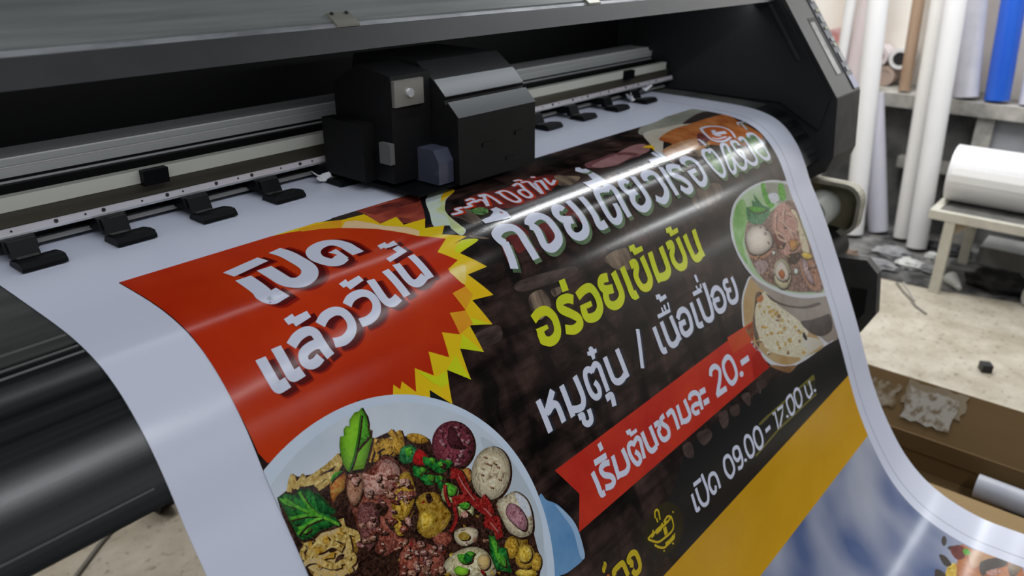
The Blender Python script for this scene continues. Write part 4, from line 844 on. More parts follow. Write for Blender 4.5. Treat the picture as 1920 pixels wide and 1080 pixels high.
(18,'noodle','s',62,[3876,6762,3866,6871,3965,6985,3946,7071]),
(17,'noodle_light','s',62,[3641,6891,3727,6979,3702,7077,3598,7070]),
(18,'noodle','s',62,[3861,6925,3831,7079,3758,7187,3751,7297]),
(17,'noodle_light','s',62,[3391,7072,3480,7146,3624,7199,3687,7293]),
(18,'noodle','s',62,[3565,6920,3684,6934,3763,7038]),
(17,'noodle_light','s',62,[3624,7105,3735,7097,3845,7049]),
(16.6,'noodle_light','s',41,[3531,6819,3529,6793,3547,6778,3579,6779,3615,6797]),
(16.64,'noodle','s',45,[3585,7069,3625,7120,3631,7166,3600,7192,3544,7187]),
(16.68,'noodle_gold','s',45,[3678,6985,3644,6969,3617,6942,3607,6915,3618,6896]),
(16.720000000000002,'noodle_light','s',44,[3788,7156,3828,7210,3832,7258,3797,7282,3737,7275]),
(16.76,'noodle','s',59,[3555,6929,3614,6973,3647,7027,3641,7072,3599,7090]),
(16.8,'noodle_gold','s',44,[3447,6881,3497,6904,3536,6942,3551,6983,3535,7011]),
(16.84,'noodle_light','s',52,[3786,6902,3775,6945,3727,6960,3661,6944,3600,6902]),
(16.880000000000003,'noodle','s',59,[3411,6996,3467,6994,3533,7024,3586,7075,3608,7129]),
(16.92,'noodle_gold','s',44,[3585,6910,3630,6915,3677,6942,3711,6980,3718,7017]),
(16.96,'noodle_light','s',54,[3556,7094,3532,7099,3500,7088,3472,7066,3457,7040]),
(17.0,'noodle','s',62,[3467,6931,3484,6909,3520,6906,3564,6925,3600,6957]),
(17.040000000000003,'noodle_gold','s',46,[3532,6979,3478,6947,3443,6902,3438,6861,3465,6837]),
(17.080000000000002,'noodle_light','s',60,[3478,7069,3450,7026,3452,6989,3484,6972,3534,6981]),
(17.12,'noodle','s',54,[3533,6853,3478,6813,3448,6764,3453,6723,3491,6703]),
(17.16,'noodle_gold','s',41,[3570,6958,3522,6935,3485,6898,3473,6860,3490,6834]),
(17.200000000000003,'noodle_light','s',61,[3738,7206,3721,7241,3673,7248,3611,7226,3557,7182]),
(17.240000000000002,'noodle','s',49,[3592,6884,3570,6916,3519,6921,3458,6897,3408,6853]),
(17.28,'noodle_gold','s',44,[3806,7111,3831,7147,3830,7177,3804,7191,3763,7184]),
(17.32,'noodle_light','s',47,[3548,6874,3537,6821,3566,6787,3627,6785,3697,6815]),
(17.360000000000003,'noodle','s',48,[3544,6844,3482,6817,3434,6772,3417,6723,3435,6689]),
(17.400000000000002,'noodle_gold','s',45,[3688,6874,3667,6897,3624,6897,3577,6875,3540,6840]),
(17.44,'noodle_light','s',43,[3558,6852,3500,6827,3456,6784,3439,6739,3456,6707]),
(17.48,'noodle','s',43,[3435,6973,3376,6922,3350,6865,3363,6822,3413,6807]),
(17.520000000000003,'noodle_gold','s',51,[3477,7067,3477,7017,3517,6992,3583,7001,3653,7041]),
(17.560000000000002,'noodle_light','s',45,[3616,6976,3581,6985,3535,6972,3492,6940,3468,6902]),
(17.6,'noodle','s',46,[3657,7153,3673,7141,3703,7144,3735,7161,3758,7187]),
(17.64,'noodle_gold','s',43,[3557,6930,3498,6886,3467,6833,3473,6789,3514,6769]),
(17.68,'noodle_light','s',49,[3318,6947,3375,6943,3444,6971,3502,7024,3527,7081]),
(17.720000000000002,'noodle','s',51,[3792,7089,3836,7140,3846,7188,3818,7217,3763,7215]),
(17.76,'noodle_gold','s',60,[3623,6828,3638,6880,3612,6915,3556,6919,3489,6892]),
(17,'food_dark','b',0,[3618,6896,3707,6930,3736,7003,3649,7008,3590,6954]),
(17,'food_dark','b',0,[3685,7067,3759,7093,3691,7146,3618,7120]),
(22,'leaf_light','p',0,[4160,6374,4146,6293,4163,6186,4194,6085,4239,6010,4282,6031,4308,5956,4350,5937,4385,5963,4413,5898,4503,5851,4555,5864,4600,5841,4610,5899,4622,5954,4608,6037,4585,6076,4610,6108,4576,6162,4595,6191,4536,6252,4458,6333,4346,6435,4238,6399]),
(23,'leaf_mid','p',0,[4600,5841,4622,5954,4608,6037,4585,6076,4576,6162,4433,6202,4345,6237,4511,6041]),
(24,'leaf_dark','s',22,[4168,6382,4286,6286,4427,6120,4566,5909]),
(21,'parsley','p',0,[3359,6234,3447,6246,3530,6300,3593,6273,3692,6322,3722,6385,3768,6419,3805,6514,3826,6602,3862,6659,3823,6694,3837,6797,3738,6778,3609,6742,3517,6762,3412,6728,3379,6672,3379,6590]),
(23,'leaf_mid','s',30,[3411,6280,3525,6453,3661,6594,3833,6804]),
(23,'leaf_mid','s',30,[3580,6299,3603,6459,3661,6594]),
(23,'leaf_mid','s',30,[3389,6651,3525,6619,3699,6644]),
(23,'leaf_mid','s',30,[3373,6478,3528,6529,3660,6595]),
(22,'parsley_dark','b',0,[3719,6392,3770,6458,3809,6592,3853,6655,3810,6678,3688,6581,3691,6490]),
(22,'parsley_dark','b',0,[3380,6464,3465,6493,3530,6567,3423,6579]),
(22,'leaf_mid','b',0,[3368,6248,3459,6343,3500,6421,3437,6386,3378,6308]),
(22,'leaf_mid','b',0,[3417,6594,3502,6624,3536,6681,3452,6687]),
(17,'meat_red','b',0,[4102,6444,4274,6418,4384,6474,4518,6443,4624,6426,4727,6509,4784,6639,4858,6739,4850,6900,4783,7028,4635,7070,4438,7321,4264,7377,4139,7341,4074,7185,3996,7061,4016,6880,4037,6661]),
(17,'tomato','b',0,[3930,6373,4003,6335,4110,6342,4117,6414,4045,6511,3946,6534,3865,6566,3884,6463]),
(18,'leaf_mid','b',0,[3922,6388,4011,6320,4110,6342,3988,6365]),
(18,'pork_pink','b',0,[4294,6467,4434,6560,4603,6466,4710,6541,4738,6677,4557,6785,4374,6766,4248,6737,4241,6616]),
(18,'pork_brown','b',0,[4111,6469,4274,6418,4288,6523,4192,6667,4074,6720,4042,6606]),
(18,'meat_dark2','b',0,[4094,6769,4269,6788,4280,6951,4157,7156,4016,7209,3996,7061]),
(19,'chunk_yellow','b',0,[4693,6715,4837,6729,4833,6932,4739,7066,4569,7154,4460,7073,4485,6926,4615,6816]),
(18,'food_dark','b',0,[4298,6823,4439,6921,4354,6993,4269,6926]),
(18,'food_dark','b',0,[4339,7024,4475,7141,4453,7289,4350,7149]),
(18,'food_dark','b',0,[4006,7183,4212,7386,4408,7383,4256,7649,3841,7389,3910,7241]),
(19,'pork_pink','b',0,[4111,6994,4107,6978,4128,6962,4168,6957,4210,6970,4228,6999,4206,7031,4147,7014,4115,7013]),
(21.6,'highlight','s',14,[4136,6975,4152,6979,4169,6996]),
(20,'pork_brown','b',0,[4557,6867,4542,6880,4506,6873,4466,6841,4445,6798,4461,6765,4515,6764,4548,6824,4574,6852]),
(21.6,'highlight','s',14,[4511,6822,4526,6830,4551,6846]),
(21,'meat_red','b',0,[4554,6654,4558,6645,4589,6646,4638,6660,4679,6682,4685,6702,4645,6708,4586,6677,4550,6664]),
(21.6,'highlight','s',14,[4585,6651,4602,6655,4609,6665]),
(20,'meat_dark2','b',0,[4307,7167,4301,7175,4270,7167,4226,7141,4192,7109,4191,7087,4232,7091,4282,7136,4315,7158]),
(21.6,'highlight','s',14,[4257,7127,4273,7135,4279,7142]),
(21,'pork_pink','b',0,[4673,6794,4673,6775,4699,6761,4746,6763,4790,6785,4804,6820,4772,6851,4709,6822,4673,6814]),
(21.6,'highlight','s',14,[4703,6780,4721,6784,4743,6803]),
(19,'pork_brown','b',0,[4033,6957,4025,6937,4033,6918,4058,6911,4088,6926,4109,6959,4105,6997,4062,6979,4041,6978]),
(21.6,'highlight','s',14,[4044,6936,4061,6939,4074,6955]),
(20,'meat_red','b',0,[4141,6435,4141,6421,4161,6409,4196,6408,4230,6423,4241,6449,4217,6474,4169,6455,4142,6451]),
(21.6,'highlight','s',14,[4162,6420,4178,6424,4185,6434]),
(21,'meat_red','b',0,[4096,7081,4095,7072,4114,7065,4146,7064,4178,7071,4188,7086,4167,7102,4122,7091,4097,7090]),
(21.6,'highlight','s',14,[4114,7064,4129,7071,4137,7079]),
(19,'meat_dark2','b',0,[4400,6902,4387,6904,4365,6883,4345,6845,4340,6808,4358,6793,4393,6816,4403,6870,4414,6900]),
(21.6,'highlight','s',14,[4372,6852,4389,6856,4411,6876]),
(20,'pork_pink','b',0,[4175,6542,4156,6532,4148,6505,4161,6476,4193,6459,4231,6470,4255,6510,4211,6535,4196,6554]),
(21.6,'highlight','s',14,[4177,6501,4194,6503,4213,6522]),
(21,'pork_brown','b',0,[4674,6761,4662,6760,4644,6734,4631,6691,4633,6652,4652,6641,4682,6672,4682,6729,4688,6762]),
(21.6,'highlight','s',14,[4652,6706,4668,6713,4683,6725]),
(19,'meat_red','b',0,[4667,6838,4657,6842,4630,6824,4597,6787,4579,6749,4588,6731,4628,6749,4657,6804,4679,6834]),
(21.6,'highlight','s',14,[4628,6789,4646,6793,4657,6807]),
(20,'meat_red','b',0,[4205,7281,4196,7280,4182,7256,4172,7218,4171,7184,4185,7176,4207,7205,4209,7254,4214,7283]),
(21.6,'highlight','s',14,[4185,7231,4201,7235,4215,7251]),
(21,'meat_dark2','b',0,[4444,7009,4442,6997,4452,6987,4472,6986,4493,6999,4502,7020,4491,7040,4462,7025,4446,7021]),
(21.6,'highlight','s',14,[4450,6992,4469,6995,4487,7015]),
(19,'pork_pink','b',0,[4608,7254,4589,7253,4568,7230,4557,7191,4566,7157,4596,7149,4635,7177,4625,7227,4628,7256]),
(21.6,'highlight','s',14,[4587,7204,4603,7212,4619,7224]),
(20,'pork_brown','b',0,[4639,6976,4623,6961,4628,6931,4657,6902,4701,6891,4737,6912,4744,6959,4683,6976,4656,6994]),
(21.6,'highlight','s',14,[4654,6935,4672,6938,4679,6951]),
(21,'meat_red','b',0,[4574,6964,4566,6970,4541,6958,4508,6931,4486,6900,4491,6882,4528,6891,4560,6935,4583,6958]),
(21.6,'highlight','s',14,[4534,6923,4553,6924,4572,6946]),
(20,'meat_dark2','b',0,[4218,6964,4206,6974,4183,6970,4161,6950,4152,6921,4167,6898,4203,6895,4217,6935,4231,6953]),
(21.6,'highlight','s',14,[4188,6930,4205,6933,4226,6954]),
(19,'pork_brown','b',0,[4253,6727,4255,6719,4267,6715,4285,6720,4300,6732,4302,6748,4286,6758,4264,6742,4251,6736]),
(21.6,'highlight','s',14,[4258,6716,4274,6722,4294,6737]),
(20,'meat_red','b',0,[4351,7406,4335,7396,4325,7378,4331,7359,4354,7351,4386,7363,4410,7392,4379,7404,4369,7416]),
(21.6,'highlight','s',14,[4346,7372,4363,7378,4386,7398]),
(21,'meat_red','b',0,[4306,7390,4294,7374,4293,7355,4309,7345,4336,7352,4362,7378,4371,7412,4334,7404,4319,7407]),
(21.6,'highlight','s',14,[4308,7364,4325,7371,4342,7386]),
(19,'meat_dark2','b',0,[4584,6946,4573,6935,4580,6907,4609,6875,4648,6858,4677,6870,4676,6911,4622,6938,4596,6959]),
(21.6,'highlight','s',14,[4598,6902,4614,6910,4635,6924]),
(20,'pork_pink','b',0,[4260,6665,4266,6651,4286,6645,4313,6654,4333,6679,4330,6708,4302,6726,4273,6693,4254,6681]),
(21.6,'highlight','s',14,[4273,6659,4288,6666,4302,6676]),
(21,'pork_brown','b',0,[4154,7143,4147,7154,4127,7154,4103,7139,4088,7115,4094,7092,4122,7084,4145,7118,4161,7132]),
(21.6,'highlight','s',14,[4122,7114,4140,7115,4153,7134]),
(19,'meat_red','b',0,[4382,7111,4365,7094,4362,7069,4380,7051,4415,7053,4452,7080,4468,7122,4420,7122,4401,7130]),
(21.6,'highlight','s',14,[4388,7079,4407,7080,4411,7095]),
(20,'meat_red','b',0,[4471,7524,4453,7522,4431,7494,4417,7448,4424,7407,4453,7397,4493,7432,4486,7492,4491,7527]),
(21.6,'highlight','s',14,[4448,7466,4468,7467,4476,7485]),
(21,'meat_dark2','b',0,[4006,7174,3991,7182,3961,7166,3931,7130,3919,7088,3938,7064,3985,7076,4004,7135,4023,7166]),
(21.6,'highlight','s',14,[3969,7125,3987,7127,3995,7143]),
(19,'pork_pink','b',0,[4728,6887,4711,6875,4709,6846,4729,6813,4766,6795,4803,6807,4818,6851,4767,6879,4746,6901]),
(21.6,'highlight','s',14,[4735,6842,4751,6850,4763,6859]),
(20,'pork_brown','b',0,[4458,6715,4449,6714,4438,6703,4433,6684,4439,6667,4455,6662,4475,6676,4468,6701,4469,6715]),
(21.6,'highlight','s',14,[4443,6682,4463,6682,4466,6696]),
(21,'meat_red','b',0,[4692,6984,4683,6966,4700,6943,4742,6926,4791,6930,4820,6957,4806,6999,4737,6996,4702,7003]),
(21.6,'highlight','s',14,[4718,6954,4735,6959,4760,6978]),
(19,'meat_red','b',0,[4462,7257,4453,7239,4462,7218,4493,7205,4531,7212,4558,7240,4553,7279,4499,7272,4473,7276]),
(21.6,'highlight','s',14,[4478,7229,4495,7234,4510,7250]),
(21,'pork_pink','b',0,[4470,6636,4449,6640,4427,6631,4417,6611,4430,6587,4464,6575,4506,6582,4491,6615,4492,6632]),
(21.6,'highlight','s',14,[4451,6602,4469,6604,4485,6622]),
(19,'pork_brown','b',0,[4646,6965,4638,6975,4615,6974,4586,6956,4569,6929,4576,6905,4610,6900,4636,6937,4656,6954]),
(21.6,'highlight','s',14,[4610,6933,4626,6940,4633,6947]),
(20,'meat_red','b',0,[4739,6857,4733,6837,4743,6819,4766,6816,4793,6835,4809,6871,4802,6907,4764,6883,4744,6879]),
(21.6,'highlight','s',14,[4748,6839,4767,6840,4782,6859]),
(21,'meat_red','b',0,[4197,7080,4202,7063,4220,7054,4243,7063,4259,7089,4255,7123,4229,7145,4206,7110,4191,7098]),
(21.6,'highlight','s',14,[4206,7072,4222,7078,4244,7096]),
(19,'meat_dark2','b',0,[4632,7043,4615,7028,4616,6998,4641,6966,4683,6954,4722,6973,4735,7021,4676,7041,4652,7060]),
(21.6,'highlight','s',14,[4644,7000,4664,7000,4679,7021]),
(20,'pork_pink','b',0,[4645,6973,4627,6957,4626,6929,4649,6903,4689,6896,4728,6918,4743,6964,4687,6976,4664,6991]),
(21.6,'highlight','s',14,[4654,6935,4674,6934,4689,6956]),
(21,'pork_brown','b',0,[3992,7099,3993,7088,4015,7081,4052,7085,4087,7103,4096,7126,4069,7143,4020,7120,3991,7112]),
(21.6,'highlight','s',14,[4014,7088,4030,7093,4041,7106]),
(19,'meat_red','b',0,[4368,7375,4353,7357,4361,7328,4394,7304,4440,7302,4475,7329,4477,7378,4413,7383,4383,7396]),
(21.6,'highlight','s',14,[4386,7338,4402,7344,4419,7360]),
(20,'meat_red','b',0,[4137,7310,4132,7301,4141,7288,4164,7277,4191,7277,4206,7291,4198,7314,4161,7315,4142,7320]),
(21.6,'highlight','s',14,[4146,7285,4163,7289,4177,7306]),
(21,'meat_dark2','b',0,[4449,6797,4446,6787,4457,6777,4479,6772,4504,6777,4515,6792,4505,6811,4470,6805,4452,6807]),
(21.6,'highlight','s',14,[4458,6776,4473,6784,4493,6797]),
(18,'meat_red','b',0,[4408,7383,4594,7412,4526,7657,4427,7757,4256,7649]),
(18,'sausage','b',0,[5847,6851,5764,6969,5623,7026,5464,7005,5330,6917,5256,6785,5260,6644,5339,6529,5475,6470,5633,6483,5771,6568,5850,6703]),
(19,'sausage_dark','b',0,[5613,6531,5660,6615,5655,6818,5582,6803,5506,6745,5500,6661]),
(19,'sausage_dark','b',0,[5703,6653,5695,6644,5698,6636,5711,6636,5725,6646,5728,6659,5717,6665]),
(19,'sausage_pink','b',0,[5492,6652,5489,6644,5494,6623,5505,6605,5513,6606,5512,6628,5501,6656]),
(19,'sausage_pink','b',0,[5556,6907,5562,6897,5590,6891,5620,6895,5628,6908,5603,6920,5561,6921]),
(19,'sausage_dark','b',0,[5421,6875,5415,6868,5415,6848,5420,6831,5429,6831,5433,6851,5430,6877]),
(19,'sausage_pink','b',0,[5751,6832,5754,6822,5776,6808,5803,6801,5812,6808,5794,6826,5759,6841]),
(19,'sausage_pink','b',0,[5712,6608,5703,6609,5684,6602,5668,6589,5671,6581,5692,6586,5717,6600]),
(19,'sausage_dark','b',0,[5801,6715,5789,6708,5786,6694,5795,6683,5812,6684,5823,6700,5818,6718]),
(19,'sausage_pink','b',0,[5475,6549,5463,6546,5453,6533,5453,6519,5466,6515,5482,6526,5489,6546]),
(19,'sausage_pink','b',0,[5413,6676,5418,6670,5434,6670,5449,6677,5450,6686,5435,6691,5413,6686]),
(19,'sausage_dark','b',0,[5625,6960,5612,6962,5601,6955,5601,6943,5615,6935,5633,6939,5641,6952]),
(19,'sausage_pink','b',0,[5598,6870,5608,6861,5639,6861,5670,6870,5674,6883,5644,6889,5599,6883]),
(19,'sausage_pink','b',0,[5397,6675,5405,6670,5422,6673,5437,6683,5436,6694,5417,6695,5394,6686]),
(19,'sausage_dark','b',0,[5530,6883,5541,6880,5570,6887,5597,6899,5599,6907,5569,6904,5529,6890]),
(19,'sausage_pink','b',0,[5429,6887,5415,6889,5392,6877,5378,6857,5386,6846,5413,6853,5440,6876]),
(19,'sausage_pink','b',0,[5658,6691,5663,6684,5687,6677,5712,6674,5718,6681,5697,6691,5662,6699]),
(19,'sausage_dark','b',0,[5548,6895,5539,6893,5534,6884,5538,6875,5549,6874,5559,6883,5560,6896]),
(19,'sausage_pink','b',0,[5765,6837,5751,6837,5735,6826,5732,6809,5745,6800,5768,6809,5781,6829]),
(19,'sausage_pink','b',0,[5458,6957,5470,6951,5502,6958,5530,6974,5531,6987,5498,6985,5455,6969]),
(19,'sausage_dark','b',0,[5700,6923,5706,6914,5732,6910,5758,6916,5764,6929,5741,6939,5704,6937]),
(19,'sausage_pink','b',0,[5614,6885,5607,6877,5610,6867,5621,6862,5634,6868,5637,6881,5626,6892]),
(19,'sausage_pink','b',0,[5385,6641,5387,6629,5409,6619,5435,6619,5445,6632,5427,6648,5392,6655]),
(19,'sausage_dark','b',0,[5658,6849,5654,6841,5659,6830,5672,6825,5682,6830,5681,6843,5668,6855]),
(19,'sausage_pink','b',0,[5512,6941,5512,6933,5524,6924,5542,6923,5550,6931,5541,6944,5520,6951]),
(19,'sausage_pink','b',0,[5715,6784,5701,6783,5687,6770,5686,6754,5701,6747,5722,6757,5733,6778]),
(19,'sausage_dark','b',0,[5646,6829,5657,6821,5687,6824,5714,6836,5716,6850,5686,6853,5645,6842]),
(19,'sausage_pink','b',0,[5423,6701,5412,6695,5408,6681,5416,6669,5431,6670,5442,6685,5439,6704]),
(18,'fishball','b',0,[6192,7472,6061,7579,5893,7610,5736,7558,5630,7442,5600,7290,5655,7143,5780,7038,5945,7001,6105,7045,6218,7161,6250,7318]),
(21.7,'pork_brown','s',16,[5890,7164,5913,7169,5923,7189]),
(21.7,'pork_brown','s',16,[5928,7200,5952,7206,5962,7226]),
(21.7,'pork_brown','s',16,[6008,7228,6031,7233,6041,7253]),
(21.7,'pork_brown','s',16,[6032,7283,6056,7288,6066,7308]),
(21.7,'pork_brown','s',16,[5902,7086,5925,7092,5935,7111]),
(21.7,'pork_brown','s',16,[5987,7425,6010,7431,6021,7451]),
(21.7,'pork_brown','s',16,[5828,7446,5851,7452,5861,7472]),
(21.7,'pork_brown','s',16,[5761,7244,5784,7250,5794,7269]),
(18,'fishball','b',0,[5830,7668,5989,7649,6181,7688,6307,7865,6308,8074,6209,8259,6022,8226,5865,8059,5832,7891]),
(19,'sausage_pink','b',0,[6020,7762,6145,7874,6195,8076,6109,8179,5992,8047,5912,7852]),
(19,'white_print','b',0,[6172,7705,6303,7873,6296,8067,6213,8042,6169,7887]),
(18,'chunk_yellow','b',0,[6121,8546,6065,8599,5983,8613,5897,8583,5830,8518,5800,8437,5814,8360,5868,8307,5949,8292,6035,8320,6103,8384,6135,8467]),
(19,'corn','b',0,[6086,8492,6048,8529,5991,8538,5931,8517,5885,8473,5864,8417,5873,8363,5910,8327,5966,8317,6026,8336,6074,8381,6096,8438]),
(18,'chunk_yellow','b',0,[5919,8305,5875,8354,5815,8372,5755,8356,5712,8310,5696,8246,5712,8181,5755,8133,5814,8113,5874,8128,5918,8174,5935,8239]),
(17,'chunk_yellow','b',0,[6188,8664,6150,8706,6099,8724,6050,8711,6015,8671,6004,8616,6019,8560,6056,8517,6106,8500,6155,8512,6191,8551,6203,8607]),
(17,'chunk_yellow','b',0,[6096,8323,6059,8345,5994,8338,5919,8305,5853,8254,5815,8200,5814,8157,5849,8135,5913,8141,5988,8173,6054,8224,6094,8279]),
(17,'corn','b',0,[6066,8742,6030,8753,5959,8732,5874,8687,5796,8629,5746,8575,5737,8537,5771,8526,5840,8545,5925,8589,6004,8647,6056,8703]),
(17,'noodle_gold','b',0,[5247,6546,5212,6555,5153,6537,5086,6499,5030,6450,5000,6404,5002,6373,5036,6364,5094,6381,5160,6418,5217,6467,5249,6514]),
(17,'noodle_gold','b',0,[4934,6445,4899,6486,4854,6506,4809,6499,4779,6469,4770,6422,4784,6372,4819,6331,4865,6310,4909,6316,4940,6347,4950,6394]),
(18,'chili_green','b',0,[4795,6550,4880,6457,5011,6483,5055,6583,4967,6656,4836,6629]),
(19,'chili_red','b',0,[4948,6646,5064,6567,5145,6647,5134,6760,5000,6731]),
(19,'leaf_mid','b',0,[4909,6491,4998,6506,4989,6569,4907,6587]),
(19,'parsley','b',0,[5219,6827,5197,6842,5155,6837,5107,6807,5072,6758,5067,6705,5100,6668,5170,6728,5211,6741,5251,6777,5272,6826]),
(20,'leaf_mid','b',0,[5209,6806,5192,6806,5170,6786,5158,6754,5168,6731,5199,6734,5234,6768,5220,6796]),
(19,'parsley','b',0,[5325,6946,5298,6965,5248,6958,5189,6920,5145,6860,5138,6796,5178,6752,5264,6825,5314,6842,5363,6886,5390,6945]),
(20,'leaf_mid','b',0,[5309,6920,5288,6920,5261,6896,5245,6857,5257,6829,5295,6833,5338,6875,5321,6909]),
(19,'parsley','b',0,[5050,6858,5028,6874,4988,6869,4941,6839,4907,6790,4901,6738,4933,6701,5002,6760,5041,6774,5080,6810,5101,6858]),
(20,'leaf_mid','b',0,[5040,6838,5024,6838,5002,6818,4990,6787,5000,6763,5030,6767,5064,6801,5050,6828]),
(19,'parsley','b',0,[5112,6992,5089,7009,5044,7003,4991,6969,4953,6914,4946,6856,4981,6816,5058,6883,5102,6898,5146,6938,5170,6992]),
(20,'leaf_mid','b',0,[5100,6969,5081,6969,5057,6947,5043,6912,5054,6886,5087,6890,5125,6928,5111,6959]),
(19,'parsley','b',0,[5406,6937,5388,6950,5354,6946,5314,6920,5284,6880,5279,6837,5306,6807,5365,6856,5398,6868,5432,6897,5450,6937]),
(20,'leaf_mid','b',0,[5402,6920,5388,6920,5370,6903,5359,6877,5367,6858,5393,6861,5422,6889,5411,6912]),
(19,'parsley','b',0,[5220,7042,5202,7054,5169,7049,5130,7024,5101,6984,5095,6941,5121,6911,5179,6961,5211,6972,5244,7002,5262,7041]),
(20,'leaf_mid','b',0,[5216,7024,5202,7024,5184,7008,5174,6982,5181,6963,5206,6966,5235,6994,5224,7017]),
(19,'parsley','b',0,[4976,6850,4964,6860,4940,6857,4912,6839,4891,6809,4888,6778,4907,6756,4948,6792,4972,6800,4995,6821,5007,6850]),
(20,'leaf_mid','b',0,[4979,6838,4969,6838,4956,6826,4949,6807,4955,6793,4973,6795,4993,6816,4985,6832]),
(19,'parsley','b',0,[5292,7184,5269,7200,5227,7194,5178,7161,5140,7109,5133,7055,5165,7018,5239,7081,5280,7097,5322,7134,5346,7185]),
(20,'leaf_mid','b',0,[5281,7163,5264,7162,5240,7141,5227,7108,5236,7084,5268,7089,5304,7125,5291,7153]),
(20,'chunk_green','b',0,[5335,7293,5275,7322,5201,7313,5141,7266,5120,7197,5151,7131,5226,7094,5302,7134,5359,7177,5380,7243]),
(21,'leaf_mid','b',0,[5336,7240,5299,7259,5250,7250,5213,7214,5209,7164,5246,7125,5311,7118,5341,7171,5361,7209]),
(20,'chunk_green','b',0,[5482,7549,5437,7600,5366,7612,5294,7578,5251,7506,5257,7424,5314,7362,5398,7384,5465,7414,5507,7481]),
(21,'leaf_mid','b',0,[5439,7482,5408,7493,5359,7475,5315,7433,5299,7384,5326,7353,5386,7359,5428,7415,5456,7457]),
(21,'pork_pink','b',0,[5418,7595,5387,7615,5328,7601,5275,7557,5262,7507,5303,7483,5378,7501,5414,7557]),
(22,'sauce_red','s',120,[5359,7015,5456,7086,5470,7215,5498,7373,5593,7569,5693,7708]),
(22,'sauce_red','s',100,[5234,7310,5375,7347,5520,7385]),
(22,'sauce_red','s',90,[5665,7484,5712,7614,5707,7737]),
(22,'sauce_red','s',120,[5693,7708,5621,7792,5707,7905,5694,8044]),
(22,'sauce_red','s',80,[5538,7787,5651,7789,5749,7823,5744,7947]),
(22,'sauce_red','s',50,[5231,7369,5198,7512,5064,7595]),
(22,'sauce_red','s',40,[5219,7082,5175,7219,5189,7346]),
(23,'sauce_light','s',20,[5447,7102,5475,7258,5539,7457]),
(23,'sauce_light','l',20,[5629,7610,5699,7753]),
(23,'sauce_light','l',20,[5643,7805,5705,7966]),
(18,'chunk_yellow','b',0,[4786,7046,4959,7043,5090,7133,5103,7259,5158,7409,5091,7491,4944,7526,4759,7496,4662,7343,4763,7188]),
(19,'food_dark','b',0,[4924,7063,4991,7079,4999,7162,4924,7161]),
(19,'corn','b',0,[4775,7214,4906,7248,4911,7389,4731,7402]),
(17,'meat_red','b',0,[4357,7487,4530,7419,4717,7530,4846,7724,4833,7854,4659,7901,4310,7682]),
(18,'pork_pink','b',0,[4440,7545,4428,7540,4420,7520,4423,7494,4440,7477,4464,7480,4483,7508,4461,7534,4454,7552]),
(20.6,'highlight','s',14,[4433,7507,4450,7511,4457,7523]),
(19,'meat_red','b',0,[4364,7632,4354,7638,4330,7626,4302,7597,4288,7565,4298,7546,4334,7556,4357,7602,4375,7626]),
(20.6,'highlight','s',14,[4329,7590,4346,7595,4355,7608]),
(20,'pork_brown','b',0,[4557,7807,4538,7794,4528,7770,4539,7747,4569,7739,4607,7757,4632,7795,4592,7808,4577,7822]),
(20.6,'highlight','s',14,[4555,7770,4572,7775,4580,7788]),
(18,'meat_dark2','b',0,[4661,7739,4652,7751,4627,7748,4595,7728,4576,7696,4583,7669,4620,7663,4650,7707,4671,7726]),
(20.6,'highlight','s',14,[4622,7704,4640,7708,4652,7724]),
(19,'pork_pink','b',0,[4792,7657,4781,7657,4768,7647,4761,7629,4766,7613,4785,7608,4809,7620,4803,7644,4805,7658]),
(20.6,'highlight','s',14,[4775,7625,4792,7630,4806,7645]),
(20,'meat_red','b',0,[4475,7652,4467,7641,4469,7626,4485,7616,4508,7620,4528,7637,4531,7664,4498,7661,4484,7665]),
(20.6,'highlight','s',14,[4478,7628,4495,7632,4509,7649]),
(18,'pork_brown','b',0,[4742,7933,4730,7924,4726,7906,4735,7888,4757,7881,4782,7892,4795,7920,4766,7932,4755,7943]),
(20.6,'highlight','s',14,[4739,7900,4757,7905,4772,7923]),
(19,'meat_dark2','b',0,[4497,7739,4486,7745,4468,7740,4451,7722,4446,7699,4460,7682,4489,7683,4498,7716,4508,7732]),
(20.6,'highlight','s',14,[4471,7706,4488,7711,4508,7732]),
(20,'pork_pink','b',0,[4561,7836,4547,7822,4542,7804,4553,7790,4579,7792,4608,7813,4625,7845,4590,7844,4576,7850]),
(20.6,'highlight','s',14,[4560,7808,4577,7812,4583,7824]),
(18,'meat_red','b',0,[4677,7860,4669,7841,4673,7823,4691,7820,4716,7838,4736,7873,4737,7909,4702,7885,4685,7882]),
(20.6,'highlight','s',14,[4681,7841,4699,7846,4715,7864]),
(19,'pork_brown','b',0,[4630,7602,4628,7589,4638,7578,4656,7580,4676,7595,4685,7621,4675,7644,4647,7623,4632,7618]),
(20.6,'highlight','s',14,[4635,7588,4653,7592,4661,7605]),
(20,'meat_dark2','b',0,[4578,7584,4578,7566,4598,7553,4634,7558,4669,7583,4681,7619,4657,7648,4607,7615,4579,7605]),
(20.6,'highlight','s',14,[4599,7573,4616,7578,4626,7591]),
(18,'pork_pink','b',0,[4596,7494,4592,7476,4607,7461,4639,7461,4671,7481,4686,7514,4670,7545,4624,7519,4599,7513]),
(20.6,'highlight','s',14,[4612,7478,4629,7483,4635,7494]),
(19,'meat_red','b',0,[4629,7545,4610,7545,4587,7530,4577,7503,4587,7477,4620,7469,4661,7487,4648,7524,4650,7545]),
(20.6,'highlight','s',14,[4609,7505,4626,7509,4646,7529]),
(20,'pork_brown','b',0,[4745,7877,4745,7858,4760,7847,4784,7852,4805,7877,4811,7913,4793,7940,4762,7907,4744,7897]),
(20.6,'highlight','s',14,[4754,7865,4772,7870,4796,7893]),
(18,'meat_dark2','b',0,[4434,7403,4419,7398,4408,7381,4409,7358,4426,7343,4453,7347,4478,7372,4456,7394,4450,7409]),
